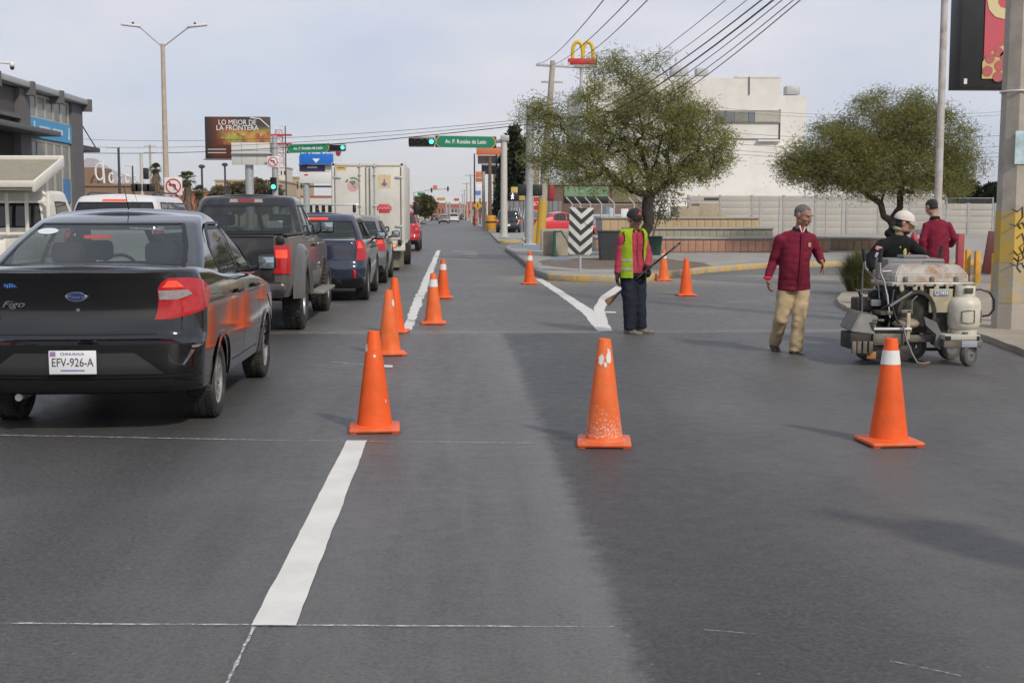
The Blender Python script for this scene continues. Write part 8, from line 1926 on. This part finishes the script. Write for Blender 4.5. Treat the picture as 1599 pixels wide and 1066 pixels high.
# a pale G-like emblem and short script on the plate
c = P(1463, 457.5, -.356); q = MB(); q.tube([c + Vector((math.cos(R(a)) * .020, 0, math.sin(R(a)) * .022)) for a in range(40, 340, 25)] + [c + Vector((.006, 0, -.002))], .004, 5); q.build('plate_emblem', M_SIGNW, nm)
for k in range(4): MB().box(P(1470 + k * 3.1, 457.5, -.355), (.012, .003, .03 if k % 2 else .022)).build('plate_letter', M_SIGNW, nm)
# chassis and front shoe
mbox('chassis_rail', 1372, 1482, 523, 534, -.30, -.24, M_MDIRT); mbox('chassis_rail', 1372, 1490, 523, 534, .22, .28, M_MDIRT); mbox('cross_member', 1395, 1404, 516, 534, -.28, .26, M_MDIRT); mbox('cross_member', 1470, 1480, 516, 534, -.28, .26, M_MDIRT)
mbox('step_plate', 1364, 1424, 513, 519, -.42, -.12, M_MDIRT, .006)
q = MB(); f0 = [P(1329, 518, -.46), P(1366, 523, -.46), P(1372, 494, -.36), P(1344, 489, -.36)]; q.prism(f0, (0, .42, .02)); bmesh.ops.bevel(q.bm, geom=q.bm.edges[:], offset=.012, segments=2, affect='EDGES'); q.build('front_cover', mat('cover_grey', (.13, .125, .115), .6, var=.25, vscale=6), mc, angle=30)
mbox('shoe_box', 1328, 1372, 520, 545, -.44, -.10, M_MDARK); mbox('shoe_front', 1364, 1412, 521, 539, -.47, -.40, M_MDIRT, .006); mbox('die_box', 1356, 1424, 540, 560, -.40, -.14, M_MDARK); mbox('amber_lamp', 1354, 1368, 549, 560, -.43, -.40, mat('amber_rust', (.36, .16, .04), .6, var=.3), .004)
for px in (1334, 1342, 1351, 1360): mbox('roller_link', px - 3, px + 3, 533, 552, -.47, -.44, M_MDIRT, .004)
mtube('frame_bar', [(1364, 513, -.44), (1364, 500, -.44), (1380, 500, -.44)], .014, M_MDIRT); mbox('guard_frame', 1365, 1424, 512, 515, -.46, -.43, M_SIGNW, .004); mbox('guard_post', 1417, 1421, 485, 530, -.44, -.41, M_PANELY, .004); mbox('guard_top', 1408, 1424, 484, 489, -.44, -.40, M_MGREY, .006)
q = MB(); q.sph(P(1414, 505, -.30), (.14, .14, .06)); q.build('burner_pan', mat('burner_tan', (.26, .22, .16), .7, var=.3), mc)
# heat shield arch and slanted arm
q = MB(); g = []
for k in range(13):
    a = R(190 - k * 18.0); c = P(1432, 490, -.36); g.append((q.bm.verts.new(c + Vector((math.cos(a) * .205, 0, math.sin(a) * .25 + .0))), q.bm.verts.new(c + Vector((math.cos(a) * .205, .20, math.sin(a) * .25))), q.bm.verts.new(c + Vector((math.cos(a) * .17, .20, math.sin(a) * .21))), q.bm.verts.new(c + Vector((math.cos(a) * .17, 0, math.sin(a) * .21)))))
for a_, b_ in zip(g, g[1:]):
    for j in range(4): q.bm.faces.new((a_[j], a_[(j + 1) % 4], b_[(j + 1) % 4], b_[j]))
q.build('wheel_guard', M_MDARK, mc, angle=50)
q = MB(); q.prism([P(1443, 494, -.40), P(1462, 503, -.40), P(1474, 528, -.40), P(1468, 546, -.40), P(1460, 540, -.40), P(1462, 522, -.40), P(1446, 508, -.40)], (0, .05, 0)); q.build('swing_arm', M_MGREY, mc, smooth=False)
mtube('lever', [(1390, 478, -.38), (1424, 456, -.36)], .014, M_MGREY); mbox('engine_block', 1376, 1412, 462, 512, -.02, .30, M_MDARK, .02); mbox('engine_cover', 1338, 1372, 465, 486, -.02, .20, M_MDARK, .02); mbox('fuel_tap', 1362, 1376, 468, 478, -.10, -.04, mat('alloy_pale', (.5, .5, .46), .5, .3), .01)
mbox('control_bar', 1345, 1404, 451, 454, .0, .04, M_MGREY, .006); mbox('red_casing', 1345, 1360, 470, 505, .05, .2, mat('engine_red', (.13, .02, .02), .6), .02); mtube('hand_rail', [(1346, 500, .1), (1346, 470, .1), (1340, 452, .1)], .012, M_MDARK)
# handlebars
mtube('handlebar', [(1350, 404, -.05), (1351, 418, -.05), (1366, 434, -.05), (1372, 446, -.05), (1374, 472, -.02)], .012, M_CHROME); mtube('handlebar', [(1374, 406, -.22), (1374, 425, -.22), (1381, 440, -.22), (1386, 462, -.25), (1390, 496, -.28)], .013, M_CHROME)
mtube('grip', [(1348, 388, -.05), (1350, 408, -.05)], .020, M_TRIM); mtube('grip', [(1376, 388, -.22), (1374, 410, -.22)], .022, M_TRIM); mtube('chain', [(1349, 405, -.05), (1347, 430, -.05), (1346, 462, -.04), (1346, 500, -.04)], .008, M_MGREY); mtube('brake_cable', [(1352, 408, -.05), (1358, 425, -.1), (1372, 436, -.12), (1392, 440, -.05)], .006, M_TRIM); mtube('throttle_lever', [(1378, 424, -.24), (1392, 423, -.26)], .007, M_SIGNW); mtube('lever', [(1390, 500, -.30), (1384, 520, -.36)], .012, M_MDARK)
mtube('gear_lever', [(1467, 420, .5), (1466, 405, .5)], .010, M_CHROME); mtube('grip', [(1466, 406, .5), (1471, 384, .5)], .020, M_TRIM)
mtube('marker_rod', [(1410, 508, -.48), (1416, 532, -.52), (1424, 552, -.58), (1432, 566, -.60), (1441, 568, -.60)], .011, M_MGREY); mtube('marker_tip', [(1440, 568, -.60), (1452, 566, -.60)], .013, mat('tip_rust', (.22, .12, .06), .7))
for pts, r_, m_ in (([(1396, 452, -.31), (1392, 475, -.36), (1400, 500, -.38), (1412, 512, -.4)], .012, M_TRIM), ([(1486, 455, -.33), (1494, 446, -.33), (1500, 449, -.33)], .010, M_TRIM), ([(1360, 480, .0), (1366, 492, -.1), (1378, 500, -.2), (1396, 498, -.3)], .010, M_TRIM), ([(1404, 452, -.02), (1398, 470, -.1), (1394, 488, -.2)], .008, M_MDIRT), ([(1372, 486, -.2), (1392, 474, -.3), (1398, 470, -.3)], .012, M_MDARK), ([(1336, 452, .1), (1352, 458, .05), (1370, 455, .05)], .008, M_MGREY), ([(1500, 449, -.2), (1516, 440, -.1), (1522, 430, 0)], .008, M_MDIRT), ([(1424, 490, -.42), (1424, 470, -.42), (1432, 462, -.40)], .007, M_MGREY)): mtube('hose', pts, r_, m_)
rnd = random.Random(5)
for k in range(9): c = P(1398 + k * 15.4, 448, -.345); MB().lathe([(0, 0), (.012, 0), (.012, -.008), (0, -.010)], 6, axis='Y', c=c + Vector((0, .0, .015))).build('bolt', M_MDARK, mc)
for k in range(6): c = P(1408 + k * 18 + rnd.uniform(-4, 4), 447, -.345); MB().sph(c + Vector((0, .01, -.015)), (rnd.uniform(.012, .03), .008, rnd.uniform(.02, .05))).build('paint_drip', M_PANELY, mc)
mbox('tool_tray', 1376, 1396, 486, 492, -.30, -.05, M_MDIRT, .006); mbox('belt_cover', 1400, 1430, 466, 500, -.28, -.22, M_MDARK, .03); mbox('air_filter', 1360, 1378, 454, 466, .02, .14, M_MDARK, .02); mbox('muffler', 1382, 1398, 455, 470, -.05, .05, M_MDIRT, .02)
# bottle shelf, wheels
mbox('bottle_shelf', 1474, 1534, 531, 543, -.52, -.14, M_MDIRT, .008); rl = mbox('shelf_band', 1476, 1531, 523, 531, -.53, -.13, mat('band_pale', (.46, .44, .38), .6, var=.1), .008)
mbox('shelf_plate', 1502, 1526, 532, 542, -.528, -.522, mat('label_bluegrey', (.30, .33, .37), .5), .002)
for px in (1480, 1527): mbox('slot', px - 4 if px < 1500 else px - 1, px + 5 if px < 1500 else px + 3, 524.5, 530.5, -.536, -.531, M_SIGB, .001, rl)
def mwheel(px, py, dy, r_, w, rz=0.0):
    c = P(px, py, dy); c.z = r_; h_ = MB().lathe([(0, -w * .42), (r_ * .58, -w * .42), (r_ * .58, w * .42), (0, w * .42)], 20, axis='X').build('wheel', M_MGREY, mc, loc=c); h_.rotation_euler = (0, 0, rz)
    MB().lathe([(r_ * .56, -w * .4), (r_ * .8, -w * .5), (r_ * .96, -w * .4), (r_, -w * .15), (r_, w * .15), (r_ * .96, w * .4), (r_ * .8, w * .5), (r_ * .56, w * .4)], 32, axis='X', closed=True).build('tyre', mat('wheel_rubber_grey', (.085, .08, .072), .85, var=.25, vscale=14), h_)
    MB().lathe([(0, w * .42), (.022, w * .44), (.022, w * .55), (0, w * .57)], 10, axis='X').build('hub_cap', M_CHROME, h_); MB().lathe([(0, -w * .42), (.022, -w * .44), (.022, -w * .55), (0, -w * .57)], 10, axis='X').build('hub_cap', M_CHROME, h_); return c
c = mwheel(1512, 560, -.46, .120, .075, R(-55)); q = MB(); 
for s_ in (-.05, .05): q.tube([c + Vector((s_ * .6, s_ * .8, 0)), c + Vector((s_ * .6 - .03, s_ * .8, .14)), c + Vector((-.04, 0, .165))], .012, 8)
q.tube([c + Vector((-.04, 0, .15)), c + Vector((-.04, 0, .23))], .028, 12); q.build('caster_fork', M_MGREY, mc)
mwheel(1483, 548, .12, .145, .09, R(-70)); mwheel(1425, 548, .10, .15, .09, R(-80)); mwheel(1352, 548, .16, .13, .08, R(-85))
mtube('axle', [(1425, 545, .1), (1483, 545, .12)], .018, M_MDARK)
# gas bottle standing on the shelf
cg = P(1504, 523, -.33) + mo; gb = thing('gas_cylinder', 'cream gas bottle with black hose strapped at the front of the machine', 'gas cylinder', (cg.x, cg.y, cg.z + .006))
MB().lathe([(.13, 0), (.135, .015), (.135, .05), (.125, .055), (.15, .075), (.165, .11), (.168, .20), (.168, .30), (.160, .345), (.13, .385), (.08, .40), (0, .405)], 36).build('tank', M_GASC, gb)
q = MB(); g = []
for k in range(33):
    a = R(-60 + k * 300 / 32 + 180); g.append([q.bm.verts.new((math.cos(a) * r_, math.sin(a) * r_, z)) for r_, z in ((.105, .385), (.105, .50), (.098, .51), (.098, .385))])
for a_, b_ in zip(g, g[1:]):
    for j in range(3): q.bm.faces.new((a_[j], a_[j + 1], b_[j + 1], b_[j]))
q.build('collar', M_GASC, gb)
MB().box((.0, -.107, .46), (.09, .012, .055), bev=.003).build('collar_slot', mat('slot_dark', (.06, .055, .035), .7, var=.4, vscale=30), gb); MB().lathe([(.022, .40), (.022, .45), (.03, .455), (.03, .475), (0, .48)], 12).build('valve', mat('brass', (.42, .30, .10), .4, .8), gb)
for sg in (-1, 1): MB().tube([Vector((math.cos(R(a)) * .172, math.sin(R(a)) * .172, z)) for a, z in ((-118 + (sg > 0) * 82, .14), (-118 + (sg > 0) * 82, .25), (-98 + (sg > 0) * 82, .26), (-75 + (sg > 0) * 62, .26), (-75 + (sg > 0) * 62, .135), (-98 + (sg > 0) * 82, .13), (-118 + (sg > 0) * 82, .14))], .006, 6).build('strap_loop', M_MGREY, gb)
MB().tube([(.03, 0, .46), (.16, -.02, .47), (.25, -.03, .44), (.30, -.03, .36), (.30, -.03, .26), (.25, -.03, .20), (.17, -.02, .19)], .012, 8).build('gas_hose', M_TRIM, gb)

# ------------------------------------------------------------------ thin air haze: the far mountains fade
hm = bpy.data.materials.new('haze_air'); hm.use_nodes = True; hn = hm.node_tree; hn.nodes.remove(hn.nodes['Principled BSDF'])
pv_ = hn.nodes.new('ShaderNodeVolumePrincipled'); pv_.inputs['Color'].default_value = (.90, .92, .97, 1); pv_.inputs['Density'].default_value = 0.00007; hn.links.new(pv_.outputs[0], hn.nodes['Material Output'].inputs['Volume'])
hz_ = MB().box((0, 4480, 170), (18400, 9140, 342)).build('haze', hm, smooth=False); hz_['kind'] = 'stuff'; hz_['label'] = 'thin even haze over the far distance'
